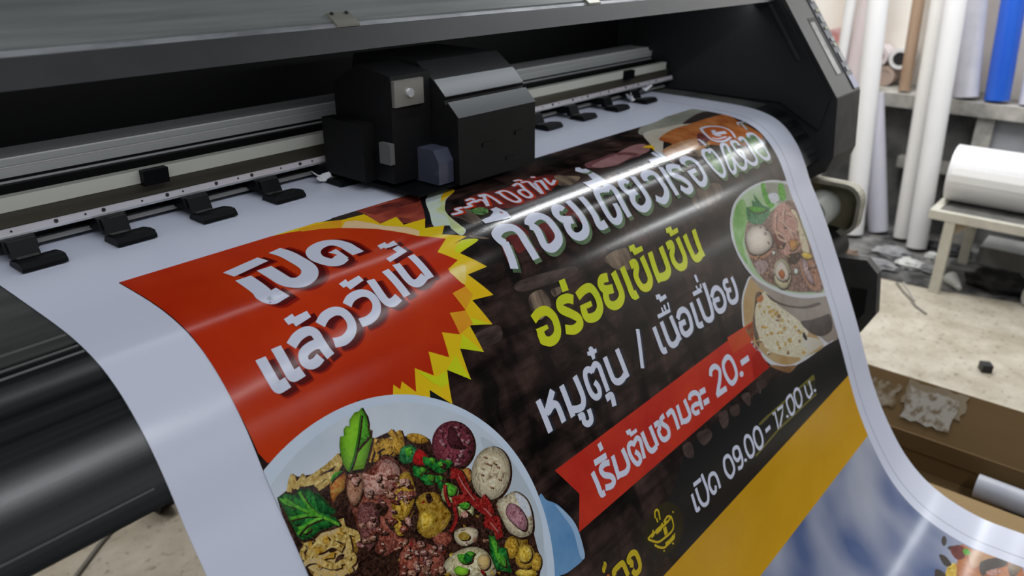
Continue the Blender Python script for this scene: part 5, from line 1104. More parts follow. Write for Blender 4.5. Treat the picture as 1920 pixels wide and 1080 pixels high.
(20.6,'highlight','s',14,[4425,7368,4441,7372,4448,7383]),
(19,'pork_pink','b',0,[4623,7768,4610,7758,4607,7735,4622,7710,4650,7698,4678,7710,4691,7746,4653,7764,4638,7780]),
(20.6,'highlight','s',14,[4625,7730,4642,7735,4660,7753]),
(20,'meat_red','b',0,[4386,7523,4382,7514,4389,7504,4407,7499,4428,7505,4440,7520,4434,7539,4405,7533,4390,7533]),
(20.6,'highlight','s',14,[4391,7503,4408,7508,4418,7521]),
(18,'pork_brown','b',0,[4530,7566,4523,7557,4530,7540,4552,7522,4579,7515,4598,7527,4595,7554,4556,7565,4537,7575]),
(20.6,'highlight','s',14,[4538,7534,4555,7539,4561,7550]),
(19,'meat_dark2','b',0,[4857,7723,4841,7716,4829,7690,4831,7656,4850,7630,4880,7632,4907,7668,4881,7705,4875,7730]),
(20.6,'highlight','s',14,[4847,7675,4865,7680,4876,7694]),
(20,'pork_pink','b',0,[4505,7718,4491,7719,4471,7703,4456,7674,4458,7645,4480,7635,4515,7653,4514,7693,4521,7716]),
(20.6,'highlight','s',14,[4482,7675,4499,7680,4515,7698]),
(18,'meat_red','b',0,[4428,7581,4416,7570,4416,7547,4433,7524,4462,7515,4490,7530,4499,7565,4459,7580,4442,7594]),
(20.6,'highlight','s',14,[4433,7545,4450,7550,4464,7566]),
(19,'pork_brown','b',0,[4360,7690,4363,7675,4386,7670,4421,7681,4451,7708,4455,7739,4425,7756,4382,7720,4356,7706]),
(20.6,'highlight','s',14,[4380,7684,4396,7689,4409,7704]),
(20,'meat_dark2','b',0,[4548,7578,4536,7577,4522,7561,4515,7537,4521,7516,4542,7511,4568,7530,4560,7561,4562,7579]),
(20.6,'highlight','s',14,[4531,7540,4548,7544,4557,7557]),
(18,'pork_pink','b',0,[4621,7618,4604,7617,4586,7601,4578,7575,4589,7552,4617,7547,4652,7568,4639,7600,4639,7620]),
(20.6,'highlight','s',14,[4603,7579,4620,7583,4641,7604]),
(19,'meat_red','b',0,[4788,7723,4779,7728,4753,7714,4720,7683,4698,7649,4704,7632,4741,7645,4774,7692,4797,7718]),
(20.6,'highlight','s',14,[4747,7679,4764,7684,4788,7706]),
(20,'pork_brown','b',0,[4421,7408,4416,7400,4428,7382,4455,7362,4487,7352,4504,7360,4494,7387,4449,7403,4426,7416]),
(20.6,'highlight','s',14,[4435,7374,4451,7379,4466,7395]),
(18,'meat_dark2','b',0,[4517,7545,4504,7546,4482,7523,4462,7484,4457,7446,4474,7433,4510,7458,4520,7513,4532,7544]),
(20.6,'highlight','s',14,[4489,7493,4505,7498,4518,7513]),
(19,'pork_pink','b',0,[4747,7679,4734,7689,4715,7688,4698,7674,4696,7649,4713,7627,4746,7621,4751,7654,4760,7669]),
(20.6,'highlight','s',14,[4721,7649,4738,7654,4744,7665]),
(20,'meat_red','b',0,[4290,7675,4275,7663,4270,7641,4282,7621,4309,7615,4340,7632,4357,7666,4320,7676,4306,7688]),
(20.6,'highlight','s',14,[4290,7641,4307,7646,4328,7667]),
(18,'pork_brown','b',0,[4545,7601,4536,7599,4526,7577,4522,7544,4527,7516,4542,7511,4560,7539,4554,7580,4554,7604]),
(20.6,'highlight','s',14,[4530,7556,4547,7560,4565,7579]),
(19,'meat_dark2','b',0,[4597,7687,4590,7674,4606,7656,4642,7643,4683,7646,4705,7667,4691,7698,4634,7697,4604,7702]),
(20.6,'highlight','s',14,[4618,7660,4635,7665,4647,7680]),
(20,'pork_pink','b',0,[4425,7530,4416,7530,4405,7518,4397,7496,4399,7477,4412,7471,4433,7487,4431,7515,4435,7531]),
(20.6,'highlight','s',14,[4407,7496,4424,7500,4431,7512]),
(18,'meat_red','b',0,[4549,7745,4530,7743,4508,7720,4498,7685,4509,7654,4541,7647,4582,7676,4569,7721,4571,7748]),
(20.6,'highlight','s',14,[4529,7697,4546,7702,4563,7720]),
(18,'chunk_yellow','b',0,[4508,6895,4662,6959,4736,7096,4620,7185,4463,7171,4492,7302,4398,7209]),
(18,'meat_red','b',0,[4824,7515,4984,7549,5062,7653,4955,7710,4825,7613]),
(18,'fishball','b',0,[5115,7625,5294,7667,5427,7785,5357,7867,5199,7855,5092,7751]),
(19,'corn','b',0,[5288,7786,5263,7801,5208,7785,5155,7743,5138,7698,5175,7679,5250,7702,5283,7755]),
(18,'chunk_cream','b',0,[4833,7854,5025,7832,5258,7900,5430,8054,5474,8247,5399,8365,4814,7998]),
(19,'leaf_mid','b',0,[5223,8012,5212,8040,5175,8051,5118,8035,5062,7990,5031,7927,5043,7868,5140,7919,5181,7918,5233,7943,5276,7993]),
(20,'parsley','b',0,[5213,8026,5201,8046,5168,8048,5129,8026,5105,7984,5116,7941,5163,7923,5199,7981,5226,8004]),
(19,'leaf_light','b',0,[5101,8120,5082,8138,5030,8127,4966,8086,4924,8032,4931,7990,4995,7986,5063,8054,5110,8094]),
(19,'noodle_light','b',0,[5438,8205,5406,8237,5360,8247,5312,8231,5275,8194,5259,8146,5267,8100,5298,8068,5344,8058,5392,8073,5430,8110,5447,8158]),
(20,'parsley','p',0,[5555,7921,5657,8002,5644,8141,5734,8195,5704,8368,5691,8508,5587,8422,5485,8338,5479,8125]),
(21,'leaf_mid','b',0,[5568,7950,5632,8050,5597,8176,5662,8278,5634,8388,5548,8272,5547,8104]),
(18,'tomato','b',0,[5545,7071,5640,7099,5603,7224,5521,7222]),
(18,'corn','b',0,[5558,7098,5538,7108,5501,7103,5456,7086,5416,7059,5391,7032,5388,7010,5408,7000,5445,7004,5489,7022,5530,7048,5555,7076]),
(18,'food_dark','b',0,[5639,7863,5648,7859,5682,7865,5716,7878,5721,7889,5686,7888,5635,7874]),
(18,'chunk_yellow','b',0,[5412,8371,5398,8358,5395,8331,5408,8310,5429,8315,5442,8346,5434,8382]),
(18,'pork_brown','b',0,[5188,8105,5195,8096,5219,8099,5242,8113,5245,8130,5221,8135,5186,8122]),
(18,'sauce_red','b',0,[4812,7326,4803,7314,4804,7305,4818,7308,4835,7322,4840,7338,4829,7343]),
(18,'corn','b',0,[5394,7552,5397,7543,5410,7540,5425,7549,5429,7564,5417,7573,5395,7568]),
(18,'meat_dark2','b',0,[4893,7458,4880,7461,4862,7449,4856,7430,4868,7419,4892,7426,4910,7449]),
(18,'food_dark','b',0,[5797,7551,5783,7539,5783,7515,5799,7498,5822,7504,5832,7532,5820,7563]),
(18,'chunk_yellow','b',0,[5500,7659,5489,7657,5479,7646,5481,7634,5495,7631,5511,7641,5516,7658]),
(18,'pork_brown','b',0,[5316,7861,5315,7846,5336,7837,5364,7843,5378,7864,5362,7883,5325,7885]),
(18,'sauce_red','b',0,[5290,8283,5274,8272,5263,8242,5268,8215,5287,8215,5308,8247,5313,8290]),
(18,'corn','b',0,[4938,7838,4938,7823,4958,7812,4986,7815,5001,7833,4985,7854,4948,7860]),
(18,'meat_dark2','b',0,[5379,7576,5377,7566,5391,7552,5413,7545,5424,7553,5414,7572,5387,7588]),
(18,'food_dark','b',0,[4805,7019,4789,7012,4775,6986,4777,6959,4796,6954,4818,6981,4827,7021]),
(18,'chunk_yellow','b',0,[4303,7510,4308,7503,4330,7499,4355,7503,4361,7512,4339,7521,4304,7521]),
(18,'pork_brown','b',0,[5533,7986,5525,7987,5509,7977,5498,7963,5502,7955,5521,7962,5541,7980]),
(18,'sauce_red','b',0,[4860,7751,4863,7742,4884,7737,4908,7741,4915,7752,4896,7762,4862,7763]),
(18,'corn','b',0,[4431,7379,4424,7378,4415,7368,4412,7356,4418,7352,4430,7361,4439,7377]),
(18,'meat_dark2','b',0,[5605,7652,5592,7648,5586,7639,5593,7631,5610,7632,5625,7643,5624,7655]),
(18,'food_dark','b',0,[5131,7769,5114,7761,5103,7737,5109,7715,5130,7714,5151,7740,5155,7775]),
(18,'chunk_yellow','b',0,[5386,7424,5389,7417,5404,7416,5421,7422,5425,7432,5410,7438,5387,7435]),
(18,'pork_brown','b',0,[4761,7681,4749,7676,4730,7652,4720,7626,4730,7619,4755,7641,4776,7680]),
(18,'sauce_red','b',0,[4693,7413,4696,7406,4712,7405,4730,7410,4734,7419,4719,7425,4693,7423]),
(18,'corn','b',0,[5073,8037,5077,8025,5104,8020,5135,8029,5144,8047,5120,8060,5076,8057]),
(18,'meat_dark2','b',0,[5400,7758,5383,7759,5355,7740,5340,7713,5351,7699,5386,7713,5419,7748]),
(18,'food_dark','b',0,[4688,7101,4677,7090,4679,7074,4695,7065,4714,7074,4721,7096,4707,7114]),
(18,'chunk_yellow','b',0,[5616,7829,5614,7818,5627,7804,5648,7798,5661,7807,5652,7826,5626,7841]),
(18,'pork_brown','b',0,[4909,7051,4913,7041,4930,7039,4949,7048,4953,7062,4936,7072,4909,7067]),
(18,'sauce_red','b',0,[4572,7784,4576,7776,4598,7770,4624,7772,4632,7781,4611,7793,4574,7796]),
(18,'corn','b',0,[5494,8400,5487,8388,5494,8368,5512,8355,5528,8363,5528,8389,5509,8414]),
(18,'meat_dark2','b',0,[5216,7849,5204,7838,5204,7825,5219,7822,5240,7834,5250,7853,5238,7865]),
(18,'food_dark','b',0,[4556,7147,4547,7150,4537,7146,4534,7135,4542,7125,4556,7126,4567,7138]),
(18,'chunk_yellow','b',0,[5200,7494,5183,7491,5161,7469,5152,7442,5166,7432,5196,7452,5220,7490]),
(18,'pork_brown','b',0,[5490,7966,5479,7974,5461,7969,5451,7952,5457,7935,5479,7933,5501,7949]),
(18,'sauce_red','b',0,[4859,7616,4862,7607,4873,7605,4887,7613,4890,7628,4879,7637,4860,7631]),
(18,'corn','b',0,[4741,7654,4747,7643,4760,7642,4772,7656,4771,7675,4756,7684,4737,7674]),
(18,'meat_dark2','b',0,[4507,7574,4499,7572,4488,7559,4484,7544,4491,7540,4505,7552,4516,7573]),
(18,'food_dark','b',0,[5413,7807,5402,7804,5385,7786,5375,7766,5382,7760,5404,7776,5425,7804]),
(18,'chunk_yellow','b',0,[4864,7549,4852,7541,4842,7516,4844,7492,4858,7489,4875,7516,4882,7553]),
(18,'pork_brown','b',0,[5579,8161,5565,8147,5567,8122,5584,8106,5607,8114,5616,8144,5602,8175]),
(18,'sauce_red','b',0,[4848,7124,4854,7113,4878,7112,4902,7124,4906,7141,4882,7150,4846,7142]),
(18,'corn','b',0,[5693,8005,5677,8010,5655,7997,5643,7975,5656,7960,5685,7967,5711,7993]),
(18,'meat_dark2','b',0,[4874,7575,4861,7575,4842,7558,4834,7536,4845,7527,4870,7541,4890,7570]),
(18,'food_dark','b',0,[5197,7386,5188,7381,5180,7364,5181,7349,5193,7347,5206,7363,5211,7388]),
(18,'chunk_yellow','b',0,[5265,7652,5259,7642,5266,7633,5281,7633,5294,7646,5293,7661,5276,7667]),
(18,'pork_brown','b',0,[4882,7296,4871,7301,4852,7293,4840,7276,4846,7262,4870,7264,4893,7283]),
(18,'sauce_red','b',0,[5454,7405,5461,7397,5490,7393,5523,7397,5531,7408,5502,7418,5455,7417]),
(18,'corn','b',0,[4419,7258,4417,7245,4427,7238,4443,7244,4452,7260,4446,7275,4426,7276]),
(18,'meat_dark2','b',0,[4720,7006,4709,6998,4704,6975,4709,6955,4723,6954,4736,6977,4736,7010]),
(18,'food_dark','b',0,[4909,7413,4897,7412,4878,7397,4867,7377,4875,7368,4899,7380,4922,7407]),
(18,'chunk_yellow','b',0,[4794,7975,4802,7966,4829,7969,4855,7985,4858,8003,4831,8007,4791,7992]),
(18,'pork_brown','b',0,[5003,7473,5007,7465,5030,7457,5057,7457,5065,7466,5043,7478,5005,7484]),
(18,'sauce_red','b',0,[4545,7453,4534,7457,4515,7447,4503,7428,4511,7415,4535,7420,4558,7442]),
(18,'corn','b',0,[5170,8039,5156,8037,5148,8028,5153,8019,5170,8017,5188,8025,5190,8039]),
(18,'meat_dark2','b',0,[5208,8224,5199,8216,5197,8207,5207,8204,5223,8212,5231,8225,5225,8234]),
(18,'food_dark','b',0,[5592,8404,5583,8399,5580,8389,5586,8382,5599,8385,5608,8397,5606,8410]),
(18,'chunk_yellow','b',0,[5354,8119,5356,8104,5376,8099,5402,8109,5412,8130,5395,8146,5360,8142]),
(18,'pork_brown','b',0,[5540,8064,5536,8050,5545,8041,5565,8045,5579,8063,5575,8080,5553,8084]),
(18,'sauce_red','b',0,[5837,7727,5825,7726,5817,7717,5819,7707,5833,7704,5849,7712,5853,7726]),
(18,'corn','b',0,[5077,7202,5065,7198,5051,7178,5049,7157,5062,7152,5082,7171,5094,7202]),
(18,'meat_dark2','b',0,[4491,7376,4477,7375,4469,7366,4474,7355,4491,7352,4509,7360,4511,7375]),
(17,'meat_red','b',0,[3832,8132,3850,8209,3731,8262,3660,8193,3563,8132,3636,8041,3731,8046,3850,8056]),
(18,'chunk_yellow','b',0,[3485,8808,3504,8889,3378,8945,3303,8873,3200,8808,3277,8711,3378,8717,3504,8727]),
(19,'pork_brown','b',0,[3805,8203,3832,8315,3656,8394,3550,8293,3407,8203,3515,8068,3656,8075,3832,8090]),
(20,'noodle_gold','b',0,[4537,8887,4554,8960,4440,9010,4371,8945,4279,8887,4349,8799,4440,8804,4554,8814]),
(18,'leaf_mid','b',0,[4936,9130,4959,9227,4808,9294,4717,9207,4594,9130,4687,9014,4808,9020,4959,9033]),
(20,'meat_red','b',0,[5604,8838,5628,8938,5471,9008,5377,8918,5250,8838,5346,8718,5471,8725,5628,8738]),
(18,'pork_brown','b',0,[4508,9488,4525,9560,4413,9610,4346,9545,4255,9488,4323,9402,4413,9407,4525,9416]),
(19,'noodle_gold','b',0,[5430,8923,5448,8997,5331,9050,5261,8983,5166,8923,5237,8833,5331,8838,5448,8848]),
(20,'pork_pink','b',0,[3486,8437,3501,8499,3403,8543,3344,8487,3265,8437,3325,8361,3403,8366,3501,8374]),
(17,'leaf_mid','b',0,[4185,9284,4215,9408,4021,9494,3905,9383,3748,9284,3867,9136,4021,9144,4215,9161]),
(19,'meat_red','b',0,[4942,9289,4962,9374,4829,9434,4749,9357,4640,9289,4722,9187,4829,9193,4962,9204]),
(20,'chunk_yellow','b',0,[4316,9058,4343,9171,4166,9250,4059,9149,3915,9058,4024,8922,4166,8930,4343,8944]),
(17,'fishball','b',0,[4548,8637,4563,8703,4461,8748,4400,8690,4316,8637,4379,8558,4461,8563,4563,8572]),
(18,'meat_red','b',0,[4287,8613,4305,8690,4185,8743,4113,8674,4015,8613,4089,8521,4185,8526,4305,8536]),
(19,'chunk_yellow','b',0,[5444,9317,5456,9369,5376,9404,5327,9358,5262,9317,5311,9255,5376,9259,5456,9266]),
(20,'pork_brown','b',0,[4569,9149,4583,9207,4492,9247,4438,9195,4364,9149,4420,9079,4492,9083,4583,9091]),
(17,'noodle_gold','b',0,[5136,8746,5153,8820,5038,8871,4969,8805,4875,8746,4946,8658,5038,8663,5153,8673]),
(18,'pork_pink','b',0,[4391,9269,4411,9351,4283,9408,4205,9335,4101,9269,4180,9170,4283,9176,4411,9187]),
(19,'leaf_mid','b',0,[4961,9229,4981,9313,4850,9371,4772,9296,4665,9229,4746,9129,4850,9135,4981,9146]),
(17,'meat_red','b',0,[5188,9386,5201,9441,5114,9480,5062,9430,4991,9386,5044,9319,5114,9323,5201,9330]),
(18,'chunk_yellow','b',0,[4460,8916,4483,9012,4334,9078,4244,8993,4123,8916,4214,8802,4334,8809,4483,8821]),
(20,'noodle_gold','b',0,[4262,9653,4277,9717,4178,9761,4119,9704,4038,9653,4099,9578,4178,9582,4277,9590]),
(18,'leaf_mid','b',0,[4196,8553,4207,8601,4133,8634,4088,8591,4028,8553,4073,8496,4133,8499,4207,8505]),
(20,'pork_pink','b',0,[4122,8098,4143,8183,4009,8243,3928,8166,3819,8098,3902,7995,4009,8001,4143,8012]),
(17,'leaf_mid','b',0,[5384,8680,5408,8783,5247,8855,5151,8763,5020,8680,5118,8557,5247,8564,5408,8577]),
(18,'fishball','b',0,[3912,8577,3926,8636,3834,8677,3779,8624,3704,8577,3761,8506,3834,8510,3926,8518]),
(20,'chunk_yellow','b',0,[3951,8238,3964,8294,3876,8333,3824,8283,3752,8238,3806,8171,3876,8175,3964,8182]),
(19,'pork_pink','b',0,[3779,8219,3802,8319,3647,8388,3554,8299,3428,8219,3523,8100,3647,8107,3802,8120]),
(20,'leaf_mid','b',0,[5408,8986,5428,9068,5299,9125,5222,9051,5117,8986,5196,8887,5299,8892,5428,8903]),
(18,'meat_red','b',0,[4749,9681,4771,9773,4626,9837,4540,9754,4422,9681,4511,9570,4626,9576,4771,9588]),
(19,'leaf_mid','b',0,[5386,9112,5409,9209,5258,9276,5167,9190,5045,9112,5137,8997,5258,9003,5409,9016]),
(18,'chunk_yellow','b',0,[4082,8242,4100,8320,3978,8375,3905,8305,3805,8242,3880,8148,3978,8154,4100,8164]),
(19,'pork_brown','b',0,[4675,9253,4701,9366,4526,9444,4421,9343,4278,9253,4386,9119,4526,9126,4701,9141]),
(20,'noodle_gold','b',0,[4716,9253,4736,9340,4601,9400,4521,9322,4411,9253,4494,9150,4601,9156,4736,9167]),
(17,'pork_pink','b',0,[3832,9158,3850,9235,3730,9288,3659,9220,3561,9158,3635,9067,3730,9072,3850,9082]),
(19,'fishball','b',0,[5379,9096,5395,9163,5290,9210,5228,9150,5143,9096,5207,9016,5290,9021,5395,9030]),
(20,'meat_red','b',0,[3604,7931,3623,8010,3500,8064,3427,7994,3327,7931,3402,7837,3500,7842,3623,7852]),
(17,'chunk_yellow','b',0,[5465,9276,5489,9379,5328,9451,5231,9359,5100,9276,5199,9152,5328,9159,5489,9173]),
(19,'noodle_gold','b',0,[3636,8848,3650,8907,3557,8949,3501,8896,3426,8848,3483,8776,3557,8781,3650,8788]),
(17,'leaf_mid','b',0,[3760,9408,3773,9460,3692,9496,3644,9450,3579,9408,3628,9347,3692,9350,3773,9357]),
(18,'fishball','b',0,[4610,8599,4631,8690,4490,8753,4405,8672,4290,8599,4377,8491,4490,8497,4631,8509]),
(20,'chunk_yellow','b',0,[4436,8662,4462,8770,4293,8846,4192,8749,4054,8662,4158,8533,4293,8540,4462,8554]),
(18,'noodle_gold','b',0,[3798,8613,3814,8682,3707,8730,3642,8668,3554,8613,3621,8530,3707,8535,3814,8544]),
(17,'fishball','b',0,[3907,7981,3925,8057,3806,8110,3734,8042,3637,7981,3711,7889,3806,7894,3925,7904]),
(18,'meat_red','b',0,[4793,8842,4820,8956,4642,9035,4535,8933,4390,8842,4499,8705,4642,8713,4820,8728]),
(19,'chunk_yellow','b',0,[5294,9402,5306,9453,5226,9489,5179,9443,5114,9402,5163,9341,5226,9345,5306,9352]),
(20,'pork_brown','b',0,[4983,9257,5008,9364,4840,9439,4740,9343,4603,9257,4706,9128,4840,9135,5008,9149]),
(17,'noodle_gold','b',0,[4808,9585,4825,9653,4717,9701,4653,9640,4565,9585,4631,9502,4717,9507,4825,9516]),
(18,'pork_pink','b',0,[4905,8544,4920,8604,4826,8646,4769,8592,4692,8544,4750,8472,4826,8476,4920,8484]),
(19,'leaf_mid','b',0,[4741,9427,4756,9488,4661,9530,4605,9476,4528,9427,4586,9355,4661,9359,4756,9367]),
(20,'fishball','b',0,[4739,9087,4769,9210,4576,9296,4461,9185,4304,9087,4422,8939,4576,8947,4769,8964]),
(17,'meat_red','b',0,[4726,9512,4741,9576,4641,9620,4582,9563,4500,9512,4562,9436,4641,9440,4741,9448]),
(18,'chunk_yellow','b',0,[4144,8028,4158,8085,4068,8125,4015,8074,3942,8028,3997,7959,4068,7963,4158,7971]),
(19,'pork_brown','b',0,[4043,9175,4064,9262,3928,9323,3846,9245,3736,9175,3819,9071,3928,9077,4064,9088]),
(20,'noodle_gold','b',0,[4178,8954,4201,9052,4048,9120,3956,9032,3832,8954,3926,8837,4048,8843,4201,8856]),
(17,'pork_pink','b',0,[5166,9108,5190,9210,5031,9281,4936,9190,4806,9108,4904,8986,5031,8993,5190,9006]),
(18,'leaf_mid','b',0,[5648,8960,5674,9070,5501,9147,5397,9048,5257,8960,5363,8827,5501,8834,5674,8849]),
(19,'fishball','b',0,[3988,7934,4006,8013,3883,8068,3809,7997,3708,7934,3784,7839,3883,7845,4006,7855]),
(17,'chunk_yellow','b',0,[4819,9455,4832,9510,4746,9549,4694,9499,4624,9455,4677,9389,4746,9393,4832,9400]),
(17,'leaf_mid','b',0,[4382,8868,4407,8976,4239,9051,4137,8954,4000,8868,4104,8739,4239,8746,4407,8760]),
(18,'fishball','b',0,[5625,9105,5652,9220,5472,9300,5364,9197,5218,9105,5328,8967,5472,8975,5652,8990]),
(19,'meat_red','b',0,[4811,8502,4837,8612,4666,8689,4563,8590,4423,8502,4528,8370,4666,8378,4837,8392]),
(17,'pork_brown','b',0,[3613,8268,3628,8334,3525,8380,3463,8321,3380,8268,3443,8189,3525,8193,3628,8202]),
(18,'noodle_gold','b',0,[5212,9224,5227,9285,5132,9327,5075,9273,4998,9224,5056,9152,5132,9156,5227,9164]),
(17,'fishball','b',0,[4036,9246,4064,9363,3882,9444,3773,9339,3625,9246,3736,9107,3882,9115,4064,9130]),
(19,'chunk_yellow','b',0,[4160,8957,4189,9079,3998,9165,3883,9055,3727,8957,3844,8810,3998,8818,4189,8834]),
(17,'noodle_gold','b',0,[3582,9093,3610,9213,3423,9297,3311,9189,3158,9093,3273,8950,3423,8958,3610,8974]),
(18,'pork_pink','b',0,[4845,8890,4864,8970,4740,9026,4665,8954,4563,8890,4640,8794,4740,8800,4864,8810]),
(20,'fishball','b',0,[3989,9455,4012,9553,3859,9621,3767,9533,3643,9455,3737,9337,3859,9344,4012,9357]),
(17,'meat_red','b',0,[4005,8373,4032,8484,3858,8561,3754,8461,3613,8373,3720,8240,3858,8247,4032,8262]),
(18,'chunk_yellow','b',0,[4453,8959,4466,9015,4379,9054,4327,9004,4256,8959,4310,8893,4379,8897,4466,8904]),
(19,'pork_brown','b',0,[4250,8758,4268,8832,4152,8883,4083,8817,3989,8758,4060,8669,4152,8674,4268,8684]),
(20,'noodle_gold','b',0,[4416,8756,4431,8820,4332,8864,4272,8807,4191,8756,4252,8680,4332,8684,4431,8692]),
(18,'leaf_mid','b',0,[3672,8411,3688,8478,3584,8524,3522,8464,3437,8411,3501,8332,3584,8336,3688,8345]),
(20,'meat_red','b',0,[3980,8533,4006,8643,3833,8720,3730,8621,3590,8533,3696,8401,3833,8408,4006,8423]),
(18,'fishball','b',0,[5480,9323,5504,9423,5348,9493,5254,9403,5126,9323,5222,9203,5348,9210,5504,9223]),
(19,'meat_red','b',0,[4380,9149,4402,9238,4261,9301,4177,9220,4063,9149,4149,9041,4261,9047,4402,9059]),
(20,'chunk_yellow','b',0,[4206,9683,4221,9745,4123,9789,4064,9733,3984,9683,4045,9607,4123,9612,4221,9620]),
(18,'noodle_gold','b',0,[3752,9179,3771,9262,3642,9319,3565,9245,3460,9179,3539,9081,3642,9086,3771,9097]),
(20,'leaf_mid','b',0,[3715,8506,3737,8599,3592,8664,3505,8580,3386,8506,3476,8394,3592,8400,3737,8413]),
(17,'fishball','b',0,[4550,8665,4562,8714,4484,8749,4438,8704,4374,8665,4422,8605,4484,8608,4562,8615]),
(20,'pork_brown','b',0,[4238,9485,4252,9543,4161,9583,4107,9531,4033,9485,4089,9416,4161,9420,4252,9427]),
(17,'noodle_gold','b',0,[5108,9346,5131,9444,4978,9512,4887,9424,4762,9346,4856,9228,4978,9235,5131,9248]),
(18,'pork_pink','b',0,[4839,9318,4865,9425,4696,9500,4596,9404,4459,9318,4562,9189,4696,9196,4865,9210]),
(17,'meat_red','b',0,[3828,9279,3847,9359,3722,9415,3646,9343,3544,9279,3621,9182,3722,9188,3847,9198]),
(18,'chunk_yellow','b',0,[4003,8655,4022,8731,3902,8785,3830,8716,3733,8655,3807,8563,3902,8568,4022,8578]),
(19,'pork_brown','b',0,[5360,9213,5389,9335,5199,9420,5085,9311,4930,9213,5047,9067,5199,9075,5389,9091]),
(17,'pork_pink','b',0,[5483,9269,5513,9393,5319,9480,5203,9369,5045,9269,5164,9121,5319,9129,5513,9145]),
(19,'fishball','b',0,[4875,9570,4896,9661,4755,9724,4670,9643,4555,9570,4642,9462,4755,9468,4896,9480]),
(20,'meat_red','b',0,[5197,9538,5222,9642,5060,9714,4963,9621,4832,9538,4931,9414,5060,9422,5222,9435]),
],
'soup_bowl_picture':[
(10,'rim_white','b',0,[16524,5945,16190,5805,15756,5688,15261,5621,14746,5611,14258,5653,13872,5763,13621,5938,13468,6136,13357,6387,13353,6688,13455,6980,13628,7215,13847,7407,14359,7738,14941,8038,15615,8286,16377,8496,16823,8551,17492,7747,17171,6716]),
(11,'bowl_green','b',0,[16362,5942,15812,5750,15274,5667,14758,5656,14314,5697,13935,5798,13683,5974,13549,6158,13424,6406,13435,6692,13545,6977,13719,7213,13947,7398,14403,7680,14994,7970,15670,8215,16333,8401,16770,8464,16988,7602,16793,6504]),
(12,'leaf_print','b',0,[13749,5951,14033,5782,14310,5767,14322,5953,14158,6198,13888,6374,13671,6518,13569,6894,13476,6745,13435,6491,13535,6235]),
(12,'grey_print','b',0,[15232,5658,15891,5783,16489,5993,16437,6299,15693,6183,15294,5915]),
(13,'soup','b',0,[13799,6473,14177,6203,14573,6224,15214,6261,15862,6225,16399,6336,16351,6965,16429,7554,16384,8338,15698,8180,15014,7944,14422,7655,13972,7365,13766,7036,13727,6759]),
(14,'leaf_mid','b',0,[15212,5653,15364,5677,15356,5824,15413,6029,15493,6178,15280,6191,15147,5986,15141,5817]),
(14,'leaf_mid','b',0,[15948,5850,16190,5882,16121,6176,15827,6150]),
(15,'chili_green','p',0,[14314,5931,14582,5976,14613,5860,14751,5934,14758,5749,14898,5927,14998,6056,15280,6191,15124,6304,14704,6387,14314,6303,14206,6169]),
(16,'leaf_mid','b',0,[14373,5945,14729,6032,15103,6168,14803,6177,14506,6081]),
(15,'white_print','b',0,[15392,5917,15754,5979,15800,6121,15524,6142,15386,6065]),
(15,'pork_pink','b',0,[15392,6285,15718,6212,15981,6266,16078,6438,16218,6748,15973,6952,16012,7231,15701,7275,15216,7220,14945,6991,14975,6676,15126,6457]),
(17,'highlight','s',60,[15456,6324,15182,6559,15111,6801,15377,6963]),
(17,'highlight','s',60,[15858,6337,15641,6505,15634,6681,15930,6940]),
(17,'highlight','s',60,[15401,6486,15685,6739,15748,7024]),
(17,'highlight','s',60,[15046,6653,15346,6823,15428,7152]),
(17,'highlight','s',60,[15853,6449,16086,6599,16105,6808]),
(16,'meat_red','b',0,[15078,6618,15337,6777,15234,7009,14959,6974,14920,6790]),
(16,'tomato','b',0,[15503,6999,15823,7000,15833,7180,15585,7219,15385,7140]),
(15,'fishball','b',0,[16103,6468,16305,6542,16294,6904,16301,7359,16151,7473,15952,7303,16083,6892]),
(16,'fishball_light','b',0,[13863,6450,14143,6341,14446,6360,14740,6451,14857,6644,14811,6802,14643,6882,14251,6894,13942,6823,13784,6694]),
(15,'pork_brown','b',0,[13756,6624,13928,6839,14312,6933,14750,6871,14556,6984,14093,6971,13756,6829]),
(16,'chunk_cream','b',0,[14458,7289,14683,7190,14967,7211,15133,7390,15109,7619,14838,7768,14562,7732,14382,7579,14354,7424]),
(17,'fishball_light','b',0,[14517,7308,14858,7221,15050,7429,14978,7621,14700,7618,14472,7461]),
(18,'roast','b',0,[14603,7418,14818,7400,14860,7541,14685,7571]),
(16,'food_dark','b',0,[15272,7215,15864,7344,15718,7456,15387,7466,15174,7337]),
(17,'corn','b',0,[15835,7380,16135,7423,16353,7577,16032,7550]),
(15,'pork_brown','b',0,[15718,7456,16261,7618,16341,8096,16196,8277,15754,8110,15595,7749]),
(16,'pork_mauve','b',0,[15748,7487,15986,7536,16028,7907,15977,8115,15729,7858]),
(15,'pork_mauve','b',0,[13832,6954,14230,7033,14316,7163,13935,7230,13788,7123]),
(17,'mint_print','b',0,[15462,7642,15431,7663,15385,7671,15337,7664,15299,7645,15282,7617,15290,7589,15321,7568,15366,7560,15414,7566,15452,7586,15470,7614]),
(17,'mint_print','b',0,[14756,7032,14736,7045,14707,7050,14675,7046,14651,7034,14640,7017,14646,6999,14666,6986,14695,6981,14726,6985,14751,6997,14761,7014]),
(17,'food_dark','b',0,[15818,7434,15838,7421,15897,7425,15953,7444,15958,7467,15900,7474,15817,7457]),
(17,'pork_brown','b',0,[16083,7765,16057,7754,16043,7730,16056,7710,16089,7712,16118,7738,16119,7770]),
(17,'pork_mauve','b',0,[16300,7805,16264,7804,16203,7781,16163,7751,16182,7737,16252,7754,16326,7793]),
(17,'noodle_light','b',0,[15100,7038,15069,7026,15051,6994,15062,6964,15099,6963,15134,6996,15140,7041]),
(17,'meat_dark2','b',0,[14810,7661,14781,7651,14763,7627,14774,7606,14811,7607,14846,7632,14850,7665]),
